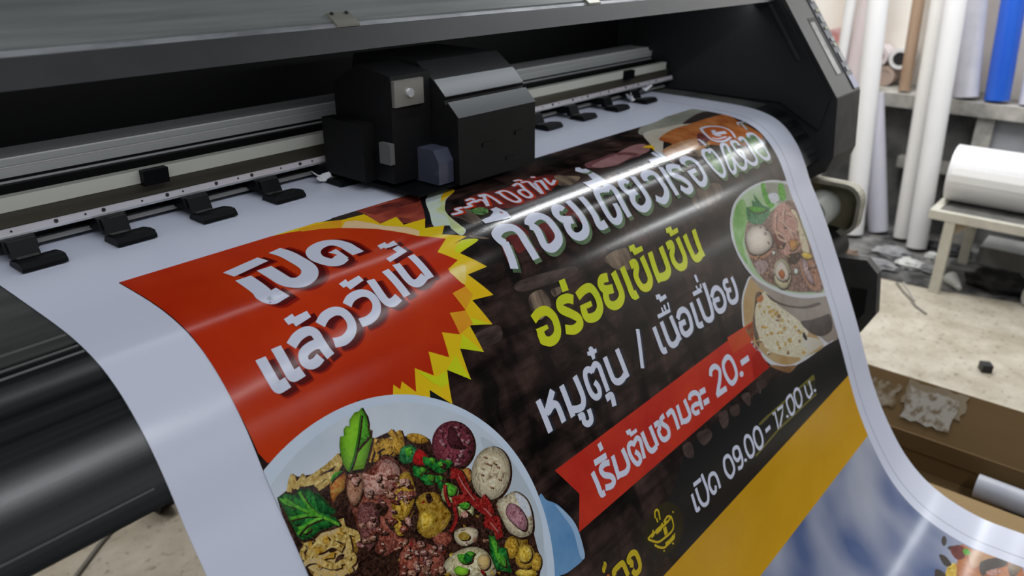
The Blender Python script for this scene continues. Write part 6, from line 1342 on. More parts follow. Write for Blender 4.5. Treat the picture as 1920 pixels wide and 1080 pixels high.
(17,'food_dark','b',0,[14646,7432,14648,7418,14677,7414,14712,7423,14726,7442,14703,7455,14657,7451]),
(17,'pork_brown','b',0,[16444,7664,16444,7646,16491,7636,16554,7646,16582,7670,16547,7691,16468,7690]),
(17,'pork_mauve','b',0,[16150,7558,16122,7563,16087,7554,16074,7535,16096,7521,16143,7524,16178,7544]),
(17,'noodle_light','b',0,[15857,7177,15836,7161,15844,7133,15881,7114,15921,7121,15930,7154,15898,7188]),
(17,'meat_dark2','b',0,[15150,6962,15174,6955,15244,6961,15308,6979,15312,6996,15242,6997,15146,6979]),
(17,'food_dark','b',0,[14532,6419,14546,6412,14577,6414,14603,6425,14600,6438,14567,6441,14526,6432]),
(17,'pork_brown','b',0,[14148,6977,14125,6968,14099,6940,14093,6913,14115,6908,14151,6935,14174,6976]),
(17,'pork_mauve','b',0,[14791,6542,14762,6539,14730,6519,14721,6495,14747,6487,14792,6504,14822,6536]),
(17,'noodle_light','b',0,[15294,7286,15267,7279,15231,7254,15214,7227,15233,7221,15279,7244,15318,7282]),
(17,'meat_dark2','b',0,[15965,7752,15955,7738,15977,7715,16020,7701,16050,7710,16042,7738,15995,7764]),
(17,'food_dark','b',0,[14619,7334,14599,7319,14598,7288,14621,7264,14653,7267,14668,7301,14652,7341]),
(17,'pork_brown','b',0,[15616,7368,15624,7361,15662,7357,15704,7361,15716,7371,15682,7379,15624,7379]),
(17,'pork_mauve','b',0,[14793,7588,14793,7572,14824,7565,14868,7574,14888,7596,14865,7612,14811,7611]),
(17,'noodle_light','b',0,[14154,7293,14150,7280,14168,7273,14197,7280,14215,7297,14204,7311,14171,7312]),
(17,'meat_dark2','b',0,[15857,7153,15869,7145,15911,7145,15954,7154,15961,7167,15921,7172,15860,7166]),
(17,'food_dark','b',0,[15057,7577,15072,7569,15119,7573,15164,7587,15169,7603,15123,7606,15057,7593]),
(17,'pork_brown','b',0,[16142,7877,16103,7866,16074,7838,16081,7812,16125,7811,16175,7839,16191,7878]),
(17,'pork_mauve','b',0,[14345,7378,14341,7362,14375,7348,14425,7348,14453,7365,14431,7387,14370,7397]),
(17,'noodle_light','b',0,[15166,6744,15145,6728,15157,6702,15199,6686,15241,6695,15247,6726,15208,6756]),
(17,'meat_dark2','b',0,[14321,7439,14311,7429,14320,7416,14344,7410,14366,7417,14367,7434,14343,7448]),
(17,'food_dark','b',0,[14834,7481,14801,7478,14780,7466,14791,7454,14830,7450,14870,7461,14877,7479]),
(17,'pork_brown','b',0,[15494,6686,15510,6677,15553,6678,15592,6691,15594,6707,15550,6713,15491,6703]),
(17,'pork_mauve','b',0,[14624,6609,14601,6594,14607,6566,14645,6546,14686,6553,14699,6585,14667,6620]),
(17,'noodle_light','b',0,[14820,7649,14798,7638,14792,7616,14810,7599,14841,7603,14862,7627,14853,7655]),
(17,'meat_dark2','b',0,[14623,6791,14611,6783,14613,6764,14631,6750,14651,6752,14658,6771,14644,6796]),
(17,'food_dark','b',0,[15522,7845,15527,7835,15557,7833,15590,7842,15600,7857,15575,7866,15529,7860]),
(17,'pork_brown','b',0,[16593,7402,16556,7397,16531,7380,16541,7363,16584,7360,16630,7376,16641,7400]),
(17,'pork_mauve','b',0,[15150,7809,15136,7798,15146,7783,15174,7776,15200,7784,15203,7804,15176,7820]),
(17,'noodle_light','b',0,[13996,6908,13998,6896,14032,6885,14076,6884,14095,6897,14068,6914,14011,6922]),
(9,'bowl_taupe','b',0,[13511,7140,14149,7568,14687,7860,15589,8206,16480,8452,16668,8974,16386,9459,16052,9409,15817,9370,15507,9105,15086,8851,14891,8565,14171,7963,13804,7545]),
(11,'taupe_dark','b',0,[13873,7590,14154,7843,14613,8103,15240,8342,15926,8492,15996,8565,15401,8446,14757,8211,14270,7974,13958,7754]),
(11,'soup_dark','b',0,[14891,8565,15341,8679,15877,8796,16318,8902,16261,9184,15936,9216,15507,9105,15133,8869]),
],
'rice_bowl_picture':[
(8,'rim_white','b',0,[13557,7143,13198,7236,12932,7408,12771,7631,12669,7872,12753,8182,12896,8453,13158,8776,13507,9006,13922,9175,14423,9261,14855,9314,15558,9370,16413,9469,16009,9292,14951,8563,14052,7559]),
(9,'rice_bowl','b',0,[13583,7173,13243,7273,12988,7427,12827,7650,12724,7892,12803,8179,12970,8417,13274,8756,13627,8987,14053,9147,14776,9259,15587,9332,14951,8563,14052,7559]),
(10,'bowl_brown','b',0,[13134,8810,13333,8958,13697,9185,13871,9246,14163,9226,13690,9047,13377,8898]),
(10,'tan_dark','b',0,[13061,7885,13244,7732,13496,7488,13710,7536,13631,7710,13129,8128,12995,8383,12940,8188]),
(11,'rice','b',0,[13683,7572,13886,7572,14185,7945,14448,8174,14922,8600,15072,8870,14668,8933,14813,9131,14580,9206,14053,8997,13660,8797,13308,8570,13145,8309,13101,8030,13238,7773,13432,7642]),
(12,'rice_light','b',0,[14281,8606,14253,8603,14203,8576,14163,8539,14160,8514,14205,8521,14275,8561,14287,8594]),
(13,'rice_gold','b',0,[13724,7951,13732,7928,13785,7920,13859,7937,13907,7972,13892,8006,13812,8015,13749,7976]),
(12,'rice_light','b',0,[13487,8610,13488,8587,13537,8577,13611,8590,13666,8623,13660,8657,13587,8670,13517,8634]),
(12,'noodle','b',0,[13769,8052,13777,8034,13817,8029,13871,8044,13903,8073,13889,8099,13829,8104,13785,8072]),
(13,'bowl_brown','b',0,[13261,8650,13218,8644,13186,8629,13191,8613,13237,8607,13302,8617,13346,8639,13298,8649]),
(12,'rice_light','b',0,[13998,8536,13971,8516,13968,8499,13997,8500,14044,8520,14082,8551,14084,8574,14031,8553]),
(13,'rice_gold','b',0,[13845,7901,13817,7901,13774,7882,13744,7852,13749,7830,13793,7832,13854,7861,13856,7889]),
(12,'rice_light','b',0,[13507,8299,13480,8303,13439,8289,13408,8264,13411,8241,13453,8236,13512,8257,13516,8285]),
(13,'rice_gold','b',0,[13364,8298,13363,8284,13391,8277,13435,8282,13468,8299,13467,8318,13426,8328,13383,8310]),
(12,'noodle','b',0,[14223,8318,14185,8319,14123,8292,14075,8251,14077,8220,14137,8222,14226,8261,14234,8301]),
(13,'bowl_brown','b',0,[14155,8194,14118,8203,14055,8187,14002,8152,13998,8117,14055,8106,14146,8130,14162,8172]),
(12,'rice_light','b',0,[13218,8318,13192,8305,13184,8282,13203,8263,13243,8262,13280,8283,13290,8316,13246,8321]),
(13,'rice_gold','b',0,[13328,8139,13293,8114,13292,8088,13334,8079,13401,8097,13451,8135,13449,8172,13373,8156]),
(13,'rice_gold','b',0,[13884,8429,13896,8417,13945,8419,14006,8437,14039,8462,14018,8480,13946,8476,13899,8447]),
(12,'noodle','b',0,[14283,8764,14236,8769,14166,8744,14117,8701,14126,8665,14198,8660,14298,8696,14301,8743]),
(13,'bowl_brown','b',0,[14767,8716,14746,8718,14696,8700,14645,8672,14629,8649,14664,8649,14736,8674,14764,8703]),
(13,'rice_gold','b',0,[14569,9144,14538,9121,14539,9096,14580,9086,14642,9100,14687,9134,14682,9170,14612,9158]),
(12,'rice_light','b',0,[13849,8722,13817,8707,13798,8672,13808,8636,13845,8623,13891,8646,13917,8698,13878,8719]),
(12,'noodle','b',0,[13539,7909,13524,7894,13537,7871,13576,7854,13620,7855,13640,7878,13620,7911,13567,7913]),
(13,'rice_gold','b',0,[13918,7979,13908,7961,13921,7949,13956,7952,13991,7973,14005,7999,13984,8016,13941,7995]),
(13,'rice_gold','b',0,[13515,7753,13496,7766,13458,7764,13424,7745,13417,7719,13447,7701,13502,7705,13516,7735]),
(12,'noodle','b',0,[13145,8270,13144,8259,13165,8252,13200,8256,13227,8269,13227,8285,13195,8294,13161,8280]),
(13,'bowl_brown','b',0,[13076,8328,13032,8312,13009,8295,13029,8287,13086,8297,13151,8321,13181,8346,13120,8337]),
(12,'rice_light','b',0,[13842,8052,13816,8034,13821,8006,13859,7985,13912,7986,13947,8014,13939,8054,13878,8058]),
(13,'rice_gold','b',0,[13827,7992,13817,7976,13835,7964,13874,7963,13912,7979,13924,8002,13897,8019,13850,8004]),
(12,'rice_light','b',0,[14359,8844,14367,8830,14401,8829,14444,8844,14467,8869,14453,8889,14402,8890,14369,8862]),
(13,'rice_gold','b',0,[13854,8441,13809,8427,13784,8410,13801,8401,13859,8408,13926,8429,13960,8453,13898,8449]),
(12,'noodle','b',0,[13494,8196,13463,8189,13441,8172,13445,8156,13479,8150,13525,8161,13555,8186,13521,8195]),
(13,'bowl_brown','b',0,[13954,8214,13911,8195,13893,8174,13920,8166,13982,8180,14046,8210,14068,8239,14000,8227]),
(12,'rice_light','b',0,[13679,8431,13650,8424,13629,8410,13633,8396,13665,8391,13709,8402,13738,8423,13705,8430]),
(13,'rice_gold','b',0,[13687,8703,13664,8685,13667,8664,13702,8655,13750,8665,13783,8692,13776,8722,13720,8713]),
(13,'rice_gold','b',0,[14426,8395,14411,8401,14386,8397,14366,8384,14366,8368,14389,8360,14425,8367,14430,8385]),
(12,'noodle','b',0,[13957,8096,13913,8080,13892,8053,13912,8030,13970,8029,14034,8054,14063,8094,14001,8100]),
(12,'rice_light','b',0,[13233,8486,13206,8477,13184,8453,13183,8426,13209,8415,13249,8429,13280,8465,13254,8482]),
(13,'rice_gold','b',0,[14672,8695,14640,8686,14620,8669,14628,8655,14665,8653,14711,8667,14739,8691,14701,8696]),
(12,'noodle','b',0,[13945,8732,13927,8716,13939,8690,13980,8670,14028,8672,14052,8697,14032,8735,13976,8738]),
(13,'rice_gold','b',0,[14189,8472,14148,8478,14096,8463,14066,8433,14084,8405,14147,8398,14222,8420,14210,8455]),
(12,'rice_light','b',0,[13290,8655,13244,8652,13197,8630,13181,8598,13213,8576,13283,8581,13350,8615,13321,8643]),
(13,'rice_gold','b',0,[13657,8366,13628,8372,13572,8356,13523,8323,13515,8294,13562,8286,13642,8311,13661,8348]),
(12,'noodle','b',0,[13711,8618,13687,8607,13669,8575,13670,8539,13694,8524,13729,8543,13754,8590,13730,8613]),
(13,'bowl_brown','b',0,[14585,8908,14561,8894,14556,8868,14579,8845,14619,8842,14653,8864,14658,8902,14613,8910]),
(12,'rice_light','b',0,[13780,8331,13781,8319,13813,8312,13863,8316,13900,8332,13896,8349,13847,8359,13800,8343]),
(13,'rice_gold','b',0,[14117,8099,14088,8101,14039,8084,14001,8054,14001,8030,14046,8028,14115,8054,14124,8085]),
(13,'rice_gold','b',0,[14703,8753,14657,8727,14644,8702,14680,8697,14752,8718,14819,8757,14835,8792,14755,8771]),
(12,'noodle','b',0,[12980,8269,12958,8256,12953,8242,12972,8237,13007,8245,13039,8265,13044,8285,13005,8277]),
(13,'bowl_brown','b',0,[13951,8919,13932,8903,13939,8876,13972,8854,14017,8852,14043,8877,14031,8916,13980,8922]),
(12,'rice_light','b',0,[13189,8319,13162,8328,13120,8320,13088,8296,13091,8269,13133,8257,13193,8269,13198,8301]),
(13,'rice_gold','b',0,[13981,8317,13990,8299,14015,8293,14040,8307,14049,8335,14033,8362,13998,8369,13983,8338]),
(12,'rice_light','b',0,[14118,8975,14083,8954,14072,8935,14099,8932,14154,8949,14205,8980,14218,9007,14157,8990]),
(13,'rice_gold','b',0,[13668,8627,13656,8614,13668,8598,13701,8589,13738,8596,13755,8616,13736,8639,13692,8634]),
(12,'rice_light','b',0,[14536,9144,14539,9123,14559,9115,14587,9129,14605,9159,14599,9190,14569,9200,14545,9167]),
(12,'rice_light','b',0,[14430,8566,14406,8563,14375,8546,14356,8522,14365,8506,14402,8511,14446,8537,14442,8558]),
(13,'rice_gold','b',0,[14602,8606,14557,8594,14525,8567,14534,8540,14584,8533,14651,8553,14694,8593,14642,8606]),
(12,'roast','b',0,[13451,7583,13683,7572,13711,7671,13511,7669]),
(12,'black','b',0,[14900,8783,14954,8946,14879,8965,14798,8840]),
(10,'cream_print','b',0,[14668,8933,15061,8962,15616,9294,14790,9241,14405,9207]),
],
'lower_picture':[
(5,'dark_print','b',0,[16169,14502,16084,14515,16010,14513,15964,14497,15960,14471,15997,14441,16066,14416,16150,14402,16226,14403,16273,14420,16278,14447,16240,14477]),
(5,'dark_print','b',0,[16117,14700,16073,14699,16021,14681,15976,14651,15948,14616,15946,14586,15970,14569,16014,14570,16066,14588,16112,14618,16140,14653,16142,14683]),
(5,'maroon','b',0,[15985,14618,16257,14719,16250,14862,15947,14908,15785,14786]),
(4,'roast','b',0,[16292,14752,16362,14976,16474,15335,16476,15629,16448,15885,15071,16096,14663,15145,14983,14757,15350,14729,15680,14830]),
(5,'dark_print','b',0,[15599,14484,15681,14588,15578,14734,15459,14762,15397,14637]),
(5,'dark_print','b',0,[15093,14531,15182,14609,15114,14746,14832,14618]),
(5,'corn','b',0,[15362,14706,15647,14798,15274,14902,15028,14766]),
(6,'dark_print','b',0,[16019,15197,16365,15391,16450,15596,16252,15630,15947,15431,15631,15308]),
(6,'leaf_mid','b',0,[16185,14837,16299,14911,16168,14978,16058,14904]),
(6,'tan','b',0,[16310,15656,16489,15789,16414,15890,15907,15794]),
(6,'pork_pink','b',0,[15808,15347,16029,15488,16007,15600,15756,15465]),
(5,'toast','b',0,[16233,14964,16489,15257,16424,15418,16013,15235,15751,15101]),
],
'margin_line':[
(1,'line_grey','l',16,[16720,2000,16720,19600]),
],
}# ------------------------------------------------------------------ the printed banner
U0, U1, VTOP, VEND = .333, 1.641, .2965, 1.96
INK = {}; BASE = {}
def ink(name, col, col2=None, scale=60, rough=.17, contrast=(.35, .65), stretch=(1, 1, 1), detail=4):
    BASE[name] = (col, col2 or col, scale)
    m = INK[name] = mat('ink_' + name, col, rough=rough, spec=.34, col2=col2, scale=scale, uv=True, contrast=contrast, stretch=stretch, detail=detail)
    if col2 and scale >= 40:                                          # printed photographs of food: crevices, body colour and bright flecks
        nt = m.node_tree; n = next(q for q in nt.nodes if q.type == 'TEX_NOISE'); r = next(q for q in nt.nodes if q.type == 'VALTORGB')
        n.inputs['Scale'].default_value = scale * 2.2; n.inputs['Detail'].default_value = 5; n.inputs['Distortion'].default_value = 2.2; n.inputs['Roughness'].default_value = .6
        e = r.color_ramp.elements; e[0].position = .42; e[1].position = .56
        d = e.new(.33); d.color = (col[0] * .28, col[1] * .22, col[2] * .25, 1)
        l = e.new(.68); l.color = tuple(min(.85, c * 1.5 + .03) for c in col2) + (1,)
WH = (.70, .73, .87)
ink('white', WH); ink('white_print', (.72, .75, .80), (.55, .58, .66), 40)
ink('red_print', (.46, .017, .004), (.62, .055, .009), 4, contrast=(.3, .7)); ink('red_shadow', (.10, .006, .006)); ink('red_shadow_soft', (.28, .011, .005)); ink('ribbon_red', (.50, .022, .014), (.62, .045, .02), 9)
ink('ribbon_orange', (.56, .05, .018), (.60, .085, .024), 8); ink('ribbon_dark', (.40, .012, .004)); ink('yellow', (.82, .60, .012), (.86, .48, .012), 8); ink('lime', (.66, .72, .014)); ink('orange', (.80, .30, .02), (.80, .40, .02), 20)
ink('cream_yellow', (.88, .70, .25), (.84, .60, .06), 18); ink('peach', (.86, .66, .42), (.86, .55, .25), 12); ink('salmon', (.42, .085, .05), (.20, .03, .022), 16, stretch=(1, 2.5, 1))
ink('meat_dark', (.09, .02, .018), (.28, .05, .035), 26); ink('black', (.010, .010, .011)); ink('dark_print', (.035, .024, .022), (.055, .04, .036), 18); ink('gold', (.64, .33, .006), (.70, .37, .012), 7)
ink('lime_letter', (.60, .70, .02), (.70, .70, .015), 14); ink('green_shadow', (.07, .12, .06), (.16, .24, .13), 18); ink('navy_shadow', (.022, .026, .04)); ink('line_grey', (.16, .16, .19))
ink('grey_print', (.24, .24, .20), (.36, .36, .30), 14); ink('cream_print', (.52, .46, .36), (.64, .60, .52), 14); ink('roast', (.32, .075, .012), (.55, .20, .06), 22); ink('toast', (.40, .18, .07), (.58, .33, .16), 18); ink('tan', (.05, .035, .03), (.38, .27, .18), 13, stretch=(3.5, .8, 1), contrast=(.38, .70))
ink('tan_dark', (.04, .028, .024), (.24, .17, .12), 13, stretch=(2.5, 1, 1), contrast=(.36, .72)); ink('mauve', (.13, .045, .05), (.22, .09, .10), 20); ink('pinkbrown', (.30, .14, .14), (.42, .22, .22), 22); ink('maroon', (.10, .012, .012), (.17, .03, .025), 30)
ink('herb_print', (.05, .13, .035), (.14, .28, .09), 50); ink('mint_print', (.62, .70, .74), (.66, .76, .52), 24); ink('lime_print', (.52, .62, .16), (.66, .72, .52), 30); ink('badge_orange', (.48, .11, .02)); ink('olive_line', (.17, .15, .03)); ink('olive_print', (.03, .028, .012)); ink('glow_print', (.012, .010, .005), (.040, .030, .006), 9, contrast=(.3, .75)); ink('scuff', (.58, .61, .72), (.69, .72, .85), 60, contrast=(.4, .7)); ink('icon_yellow', (.62, .45, .015))
ink('plate_blue', (.10, .26, .50), (.20, .38, .62), 9); ink('plate_light', (.34, .50, .72)); ink('bowl_rim', (.66, .74, .86), (.60, .70, .84), 9); ink('bowl_in', (.52, .60, .70), (.66, .71, .78), 7); ink('bowl_shade', (.44, .51, .58), (.53, .59, .65), 12)
ink('food_dark', (.014, .006, .004), (.05, .018, .010), 60); ink('noodle', (.42, .25, .045), (.62, .45, .16), 50); ink('noodle_gold', (.34, .16, .012), (.58, .33, .045), 60); ink('noodle_light', (.66, .50, .26), (.54, .36, .11), 40)
ink('leaf_light', (.16, .44, .02), (.26, .55, .03), 30); ink('leaf_mid', (.055, .30, .02), (.12, .42, .035), 50); ink('leaf_dark', (.03, .16, .012)); ink('parsley', (.008, .11, .018), (.02, .22, .03), 40); ink('parsley_dark', (.004, .06, .014), (.01, .11, .02), 40)
ink('meat_red', (.17, .030, .018), (.36, .11, .07), 60); ink('meat_dark2', (.11, .032, .03), (.26, .10, .09), 70); ink('pork_pink', (.36, .13, .09), (.58, .34, .28), 70); ink('pork_brown', (.30, .13, .07), (.46, .24, .15), 70); ink('pork_mauve', (.26, .16, .16), (.42, .30, .29), 50); ink('tomato', (.48, .10, .02), (.42, .24, .05), 50); ink('highlight', (.66, .48, .40), (.50, .28, .20), 50)
ink('chunk_yellow', (.38, .19, .012), (.58, .36, .05), 60); ink('corn', (.60, .36, .015), (.70, .50, .10), 50); ink('chunk_green', (.28, .34, .07), (.50, .50, .26), 60); ink('chunk_cream', (.56, .48, .25), (.66, .60, .40), 50); ink('fishball', (.56, .46, .29), (.66, .57, .40), 40); ink('fishball_light', (.66, .56, .46), (.72, .64, .56), 30)
ink('sausage', (.13, .020, .035), (.22, .045, .06), 60); ink('sausage_dark', (.07, .014, .02)); ink('sausage_pink', (.34, .13, .17), (.46, .24, .27), 60); ink('sauce_red', (.20, .008, .008), (.32, .02, .015), 60); ink('sauce_light', (.52, .14, .12)); ink('chili_green', (.016, .13, .04), (.04, .22, .07), 40); ink('chili_red', (.44, .012, .012))
ink('rim_white', (.62, .63, .66)); ink('bowl_green', (.30, .50, .20), (.50, .60, .46), 12); ink('leaf_print', (.12, .34, .06), (.28, .50, .17), 22); ink('soup', (.12, .06, .045), (.30, .18, .14), 40); ink('soup_dark', (.05, .038, .034), (.09, .065, .055), 30); ink('bowl_taupe', (.27, .22, .18), (.36, .31, .27), 10); ink('taupe_dark', (.09, .065, .05)); ink('bowl_brown', (.20, .09, .035), (.30, .16, .07), 20)
ink('rice_bowl', (.42, .25, .09), (.52, .38, .21), 12); ink('rice', (.60, .52, .34), (.70, .64, .48), 60); ink('rice_light', (.76, .73, .60), (.70, .64, .46), 50); ink('rice_gold', (.42, .22, .04), (.58, .38, .11), 50)
ink('wood', (.010, .0065, .006), (.060, .038, .034), 5, stretch=(1.6, 9, 1), contrast=(.38, .74), detail=9); ink('wood_light', (.03, .02, .018), (.10, .065, .055), 20, stretch=(1, 4, 1))
ink('sky_print', (.10, .145, .30), (.47, .49, .58), 5, stretch=(1.2, .9, 1), contrast=(.36, .68), detail=1.5)
wn = INK['wood'].node_tree; wb = wn.nodes['Principled BSDF']                # cracked, blotchy boards
w_tc = wn.nodes.new('ShaderNodeTexCoord'); w_mp = wn.nodes.new('ShaderNodeMapping'); w_mp.inputs['Scale'].default_value = (3.4, 2.2, 1)
w_n = wn.nodes.new('ShaderNodeTexNoise'); w_n.inputs['Scale'].default_value = 6; w_n.inputs['Detail'].default_value = 7; w_n.inputs['Distortion'].default_value = .8
w_r = wn.nodes.new('ShaderNodeValToRGB'); w_r.color_ramp.elements[0].position = .38; w_r.color_ramp.elements[1].position = .70; w_r.color_ramp.elements[0].color = (.25, .25, .27, 1); w_r.color_ramp.elements[1].color = (2.0, 1.7, 1.55, 1)
w_m = wn.nodes.new('ShaderNodeMixRGB'); w_m.blend_type = 'MULTIPLY'; w_m.inputs[0].default_value = 1
w_s = wb.inputs['Base Color'].links[0].from_socket
wn.links.new(w_tc.outputs['UV'], w_mp.inputs[0]); wn.links.new(w_mp.outputs[0], w_n.inputs['Vector']); wn.links.new(w_n.outputs['Fac'], w_r.inputs[0]); wn.links.new(w_s, w_m.inputs[1]); wn.links.new(w_r.outputs[0], w_m.inputs[2]); wn.links.new(w_m.outputs[0], wb.inputs['Base Color'])
sheet_mat = mat('vinyl_sheet', WH, rough=.22, spec=.34, bump=.04, scale=9, uv=True, detail=2)
VCUT = [i * .006 for i in range(1, 340)]
def to_sheet(name, bm, mats, parent, label=None, clip=True):
    """cut flat artwork (u, v, height) into narrow bands, lay it on the sheet and give it the sheet's own normals"""
    bm.normal_update(); bmesh.ops.triangulate(bm, faces=bm.faces[:])
    vlo = min(v.co.y for v in bm.verts); vhi = max(v.co.y for v in bm.verts)
    def cut(co, no, outer): bmesh.ops.bisect_plane(bm, geom=bm.verts[:] + bm.edges[:] + bm.faces[:], dist=1e-7, plane_co=co, plane_no=no, clear_outer=outer)
    if clip:
        cut((U0, 0, 0), (-1, 0, 0), True); cut((U1, 0, 0), (1, 0, 0), True); cut((0, VTOP, 0), (0, -1, 0), True)
    for vc in VCUT:
        if vlo < vc < vhi: cut((0, vc, 0), (0, 1, 0), False)
    bm.normal_update()
    flip = [f for f in bm.faces if f.normal.z > 0]
    bmesh.ops.reverse_faces(bm, faces=flip)
    uvl = bm.loops.layers.uv.new('UVMap')
    for f in bm.faces:
        for l in f.loops: l[uvl].uv = (l.vert.co.x, l.vert.co.y)
    nor = []; base = base_of(parent)
    for v in bm.verts:
        p, n = on_sheet(*v.co); v.co = p - base; nor.append(n)
    bm.normal_update()
    me = bpy.data.meshes.new(name); bm.to_mesh(me); bm.free()
    for m in mats: me.materials.append(m)
    for p in me.polygons: p.use_smooth = True
    me.normals_split_custom_set_from_vertices(nor)
    o = bpy.data.objects.new(name, me); C.objects.link(o); o.parent = parent
    if label: o['label'] = label
    return o
def micro_texture():
    # faint orange-peel of printed vinyl on every ink
    for m in set(INK.values()):
        nt, b = nodes(m)
        tc = nt.nodes.new('ShaderNodeTexCoord'); n = nt.nodes.new('ShaderNodeTexNoise'); n.inputs['Scale'].default_value = 420; n.inputs['Detail'].default_value = 2
        bp = nt.nodes.new('ShaderNodeBump'); bp.inputs['Strength'].default_value = .10; bp.inputs['Distance'].default_value = .0004
        nt.links.new(tc.outputs['UV'], n.inputs['Vector']); nt.links.new(n.outputs['Fac'], bp.inputs['Height']); nt.links.new(bp.outputs[0], b.inputs['Normal'])
def ribbon(bm, pts, w, h, mi, closed):
    q = [pts[0]]
    for p in pts[1:]:
        if math.dist(p, q[-1]) > 1e-5: q.append(p)
    n = len(q); L = []; R = []
    for i in range(n):
        a = q[(i - 1) % n] if closed else q[max(i - 1, 0)]; b = q[(i + 1) % n] if closed else q[min(i + 1, n - 1)]
        d = Vector((b[0] - a[0], b[1] - a[1]));
        if d.length < 1e-9: d = Vector((1, 0))
        d.normalize()
        m = 1.0
        if (0 < i < n - 1) or closed:
            e = Vector((b[0] - q[i][0], b[1] - q[i][1]))
            if e.length > 1e-9: m = 1 / max(.75, abs(e.normalized().dot(d)))
        k = Vector((-d.y, d.x)) * (w / 2 * m)
        L.append(bm.verts.new((q[i][0] + k.x, q[i][1] + k.y, h))); R.append(bm.verts.new((q[i][0] - k.x, q[i][1] - k.y, h)))
    for i in range(n if closed else n - 1):
        j = (i + 1) % n; f = bm.faces.new((L[i], R[i], R[j], L[j])); f.material_index = mi
def area_of(p): return abs(sum(p[i][0] * p[i - 1][1] - p[i - 1][0] * p[i][1] for i in range(len(p)))) / 2
def scaled(p, k, du, dv):
    cx = sum(q[0] for q in p) / len(p); cy = sum(q[1] for q in p) / len(p)
    return [(cx + (q[0] - cx) * k + du, cy + (q[1] - cy) * k + dv) for q in p]
def rounded_food(entries):
    # the printed food photograph: every morsel has a dark gap round it, a darker rim and a lighter middle
    out = []
    for (layer, m, kind, w, flat) in entries:
        p = [(flat[i] * 1e-4, flat[i + 1] * 1e-4) for i in range(0, len(flat), 2)]
        if layer < 16 or m in ('food_dark', 'leaf_dark', 'sauce_light', 'highlight', 'soup', 'white_print') or kind not in 'pb':
            if kind in 'sl' and layer >= 16 and m != 'food_dark': out.append((layer - .4, 'food_dark', kind, w * 1.25, [a + (12, 16)[i % 2] for i, a in enumerate(flat)]))
            out.append((layer, m, kind, w, flat)); continue
        def put(l, mm, q): out.append((l, mm, kind, 0, [c * 1e4 for a in q for c in a]))
        big = area_of(p) > 5e-5
        put(layer - .4, 'food_dark', scaled(p, 1.06 if big else 1.12, .0010, .0020))
        steps = ((1.0, .50, 0), (.90, .72, 1), (.78, .92, 2), (.62, 1.08, 3), (.42, 1.2, 4)) if big else ((1.0, .6, 0), (.72, 1.0, 2))
        for k, br, j in steps:
            nm = '%s_tone_%d' % (m, j)
            if nm not in INK: ink(nm, tuple(min(.8, c * br) for c in BASE[m][0]), tuple(min(.85, c * br) for c in BASE[m][1]), BASE[m][2])
            put(layer + .1 * j, nm, scaled(p, k, -.0030 * (1 - k), -.0050 * (1 - k)))
    return out
def art_bm(entries):
    bm = NB(); names = []
    for idx, (layer, m, kind, w, flat) in enumerate(entries):
        if m not in names: names.append(m)
        mi = names.index(m); h = layer * 5.5e-5 + (idx % 28) * 1.6e-6
        pts = [(flat[i] * 1e-4, flat[i + 1] * 1e-4) for i in range(0, len(flat), 2)]; w *= 1e-4
        if kind in 'pb':
            if kind == 'b': pts = catmull(pts, 5 if len(pts) < 10 else 4, True)
            f = bm.faces.new([bm.verts.new((p[0], p[1], h)) for p in pts]); f.material_index = mi
        elif kind == 'l': ribbon(bm, pts, w, h, mi, False)
        elif kind == 's': ribbon(bm, catmull(pts, 6), w, h, mi, False)
        else: ribbon(bm, catmull(pts, 6, True), w, h, mi, True)
    return bm, [INK[n] for n in names]
banner = thing('printed_banner', 'wide glossy vinyl food banner with Thai lettering curling down out of the printer', 'banner', (1.0, 0, .119))
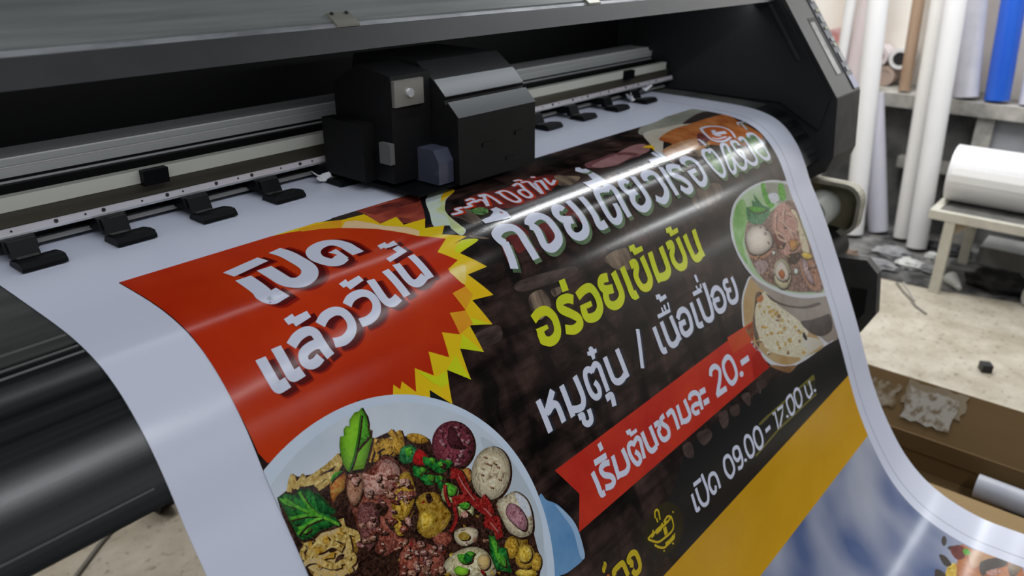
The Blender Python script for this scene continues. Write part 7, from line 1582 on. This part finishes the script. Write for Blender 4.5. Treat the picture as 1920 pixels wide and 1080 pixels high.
# the blank vinyl: face, back and cut edges
bm = NB(); US, UE = .247, 1.759; uvl = bm.loops.layers.uv.new('UVMap'); rows = []
vv = [i * .006 for i in range(0, 1 + int(ARC[-1] / .006))]
for v in vv: rows.append([on_sheet(u, v, h)[0] for (u, h) in ((US, 0), (UE, 0), (UE, -.0006), (US, -.0006))])
for k in range(4):
    A = [(bm.verts.new(r[k] - banner.location), bm.verts.new(r[(k + 1) % 4] - banner.location)) for r in rows]
    for i in range(len(A) - 1):
        f = bm.faces.new((A[i][0], A[i + 1][0], A[i + 1][1], A[i][1])); f.smooth = True
        for l, c in zip(f.loops, ((US, vv[i]), (US, vv[i + 1]), (UE, vv[i + 1]), (UE, vv[i]))): l[uvl].uv = c
me = bpy.data.meshes.new('vinyl_sheet'); bm.to_mesh(me); bm.free(); me.materials.append(sheet_mat)
o = bpy.data.objects.new('vinyl_sheet', me); C.objects.link(o); o.parent = banner; o['label'] = 'white blank vinyl margin of the banner'
LABELS = {'printed_background': 'dark wood pattern with a gold band and cloudy blue picture below', 'starburst': 'red starburst with yellow spiked edge', 'opening_lettering': 'white slanted Thai lettering on red', 'title_lettering': 'large white Thai title with green shadow', 'small_title_lettering': 'small white script outlined in red', 'food_badge': 'orange round bowl badge with white outline', 'flavour_lettering': 'lime yellow Thai lettering', 'pork_lettering': 'white Thai word before the slash', 'slash_mark': 'white slash', 'beef_lettering': 'white Thai word after the slash', 'closing_time_lettering': 'thin white closing time - 17.00', 'price_ribbon': 'red swallowtail ribbon', 'price_lettering': 'white price lettering ending in 20.-', 'opening_hours_lettering': 'thin white Thai word before the opening time', 'opening_time_lettering': 'thin white opening time 09.00', 'hour_suffix_lettering': 'thin white Thai letter after 17.00', 'scuff_marks': 'faint grey scuffs on the left white margin', 'hours_box': 'olive box behind the closing time', 'bowl_icon': 'yellow line drawing of a bowl', 'bottom_lettering': 'yellow letters at the lower edge', 'noodle_bowl_picture': 'picture of a white bowl of noodles, meat and herbs', 'soup_bowl_picture': 'picture of a bowl of beef soup with greens', 'rice_bowl_picture': 'picture of a bowl of crisp white pieces', 'lower_picture': 'picture of food on the second poster', 'margin_line': 'thin grey line down the right margin'}
LETTERS_OF = {'price_lettering': 'price_ribbon'}
made = {}
for key, entries in ART.items():
    if key in ('noodle_bowl_picture', 'soup_bowl_picture'): entries = rounded_food(entries)
    bm, ms = art_bm(entries)
    par = made[LETTERS_OF[key]] if key in LETTERS_OF else banner
    made[key] = to_sheet(key, bm, ms, par, LABELS[key], clip=(key not in ('margin_line', 'scuff_marks')))
micro_texture()
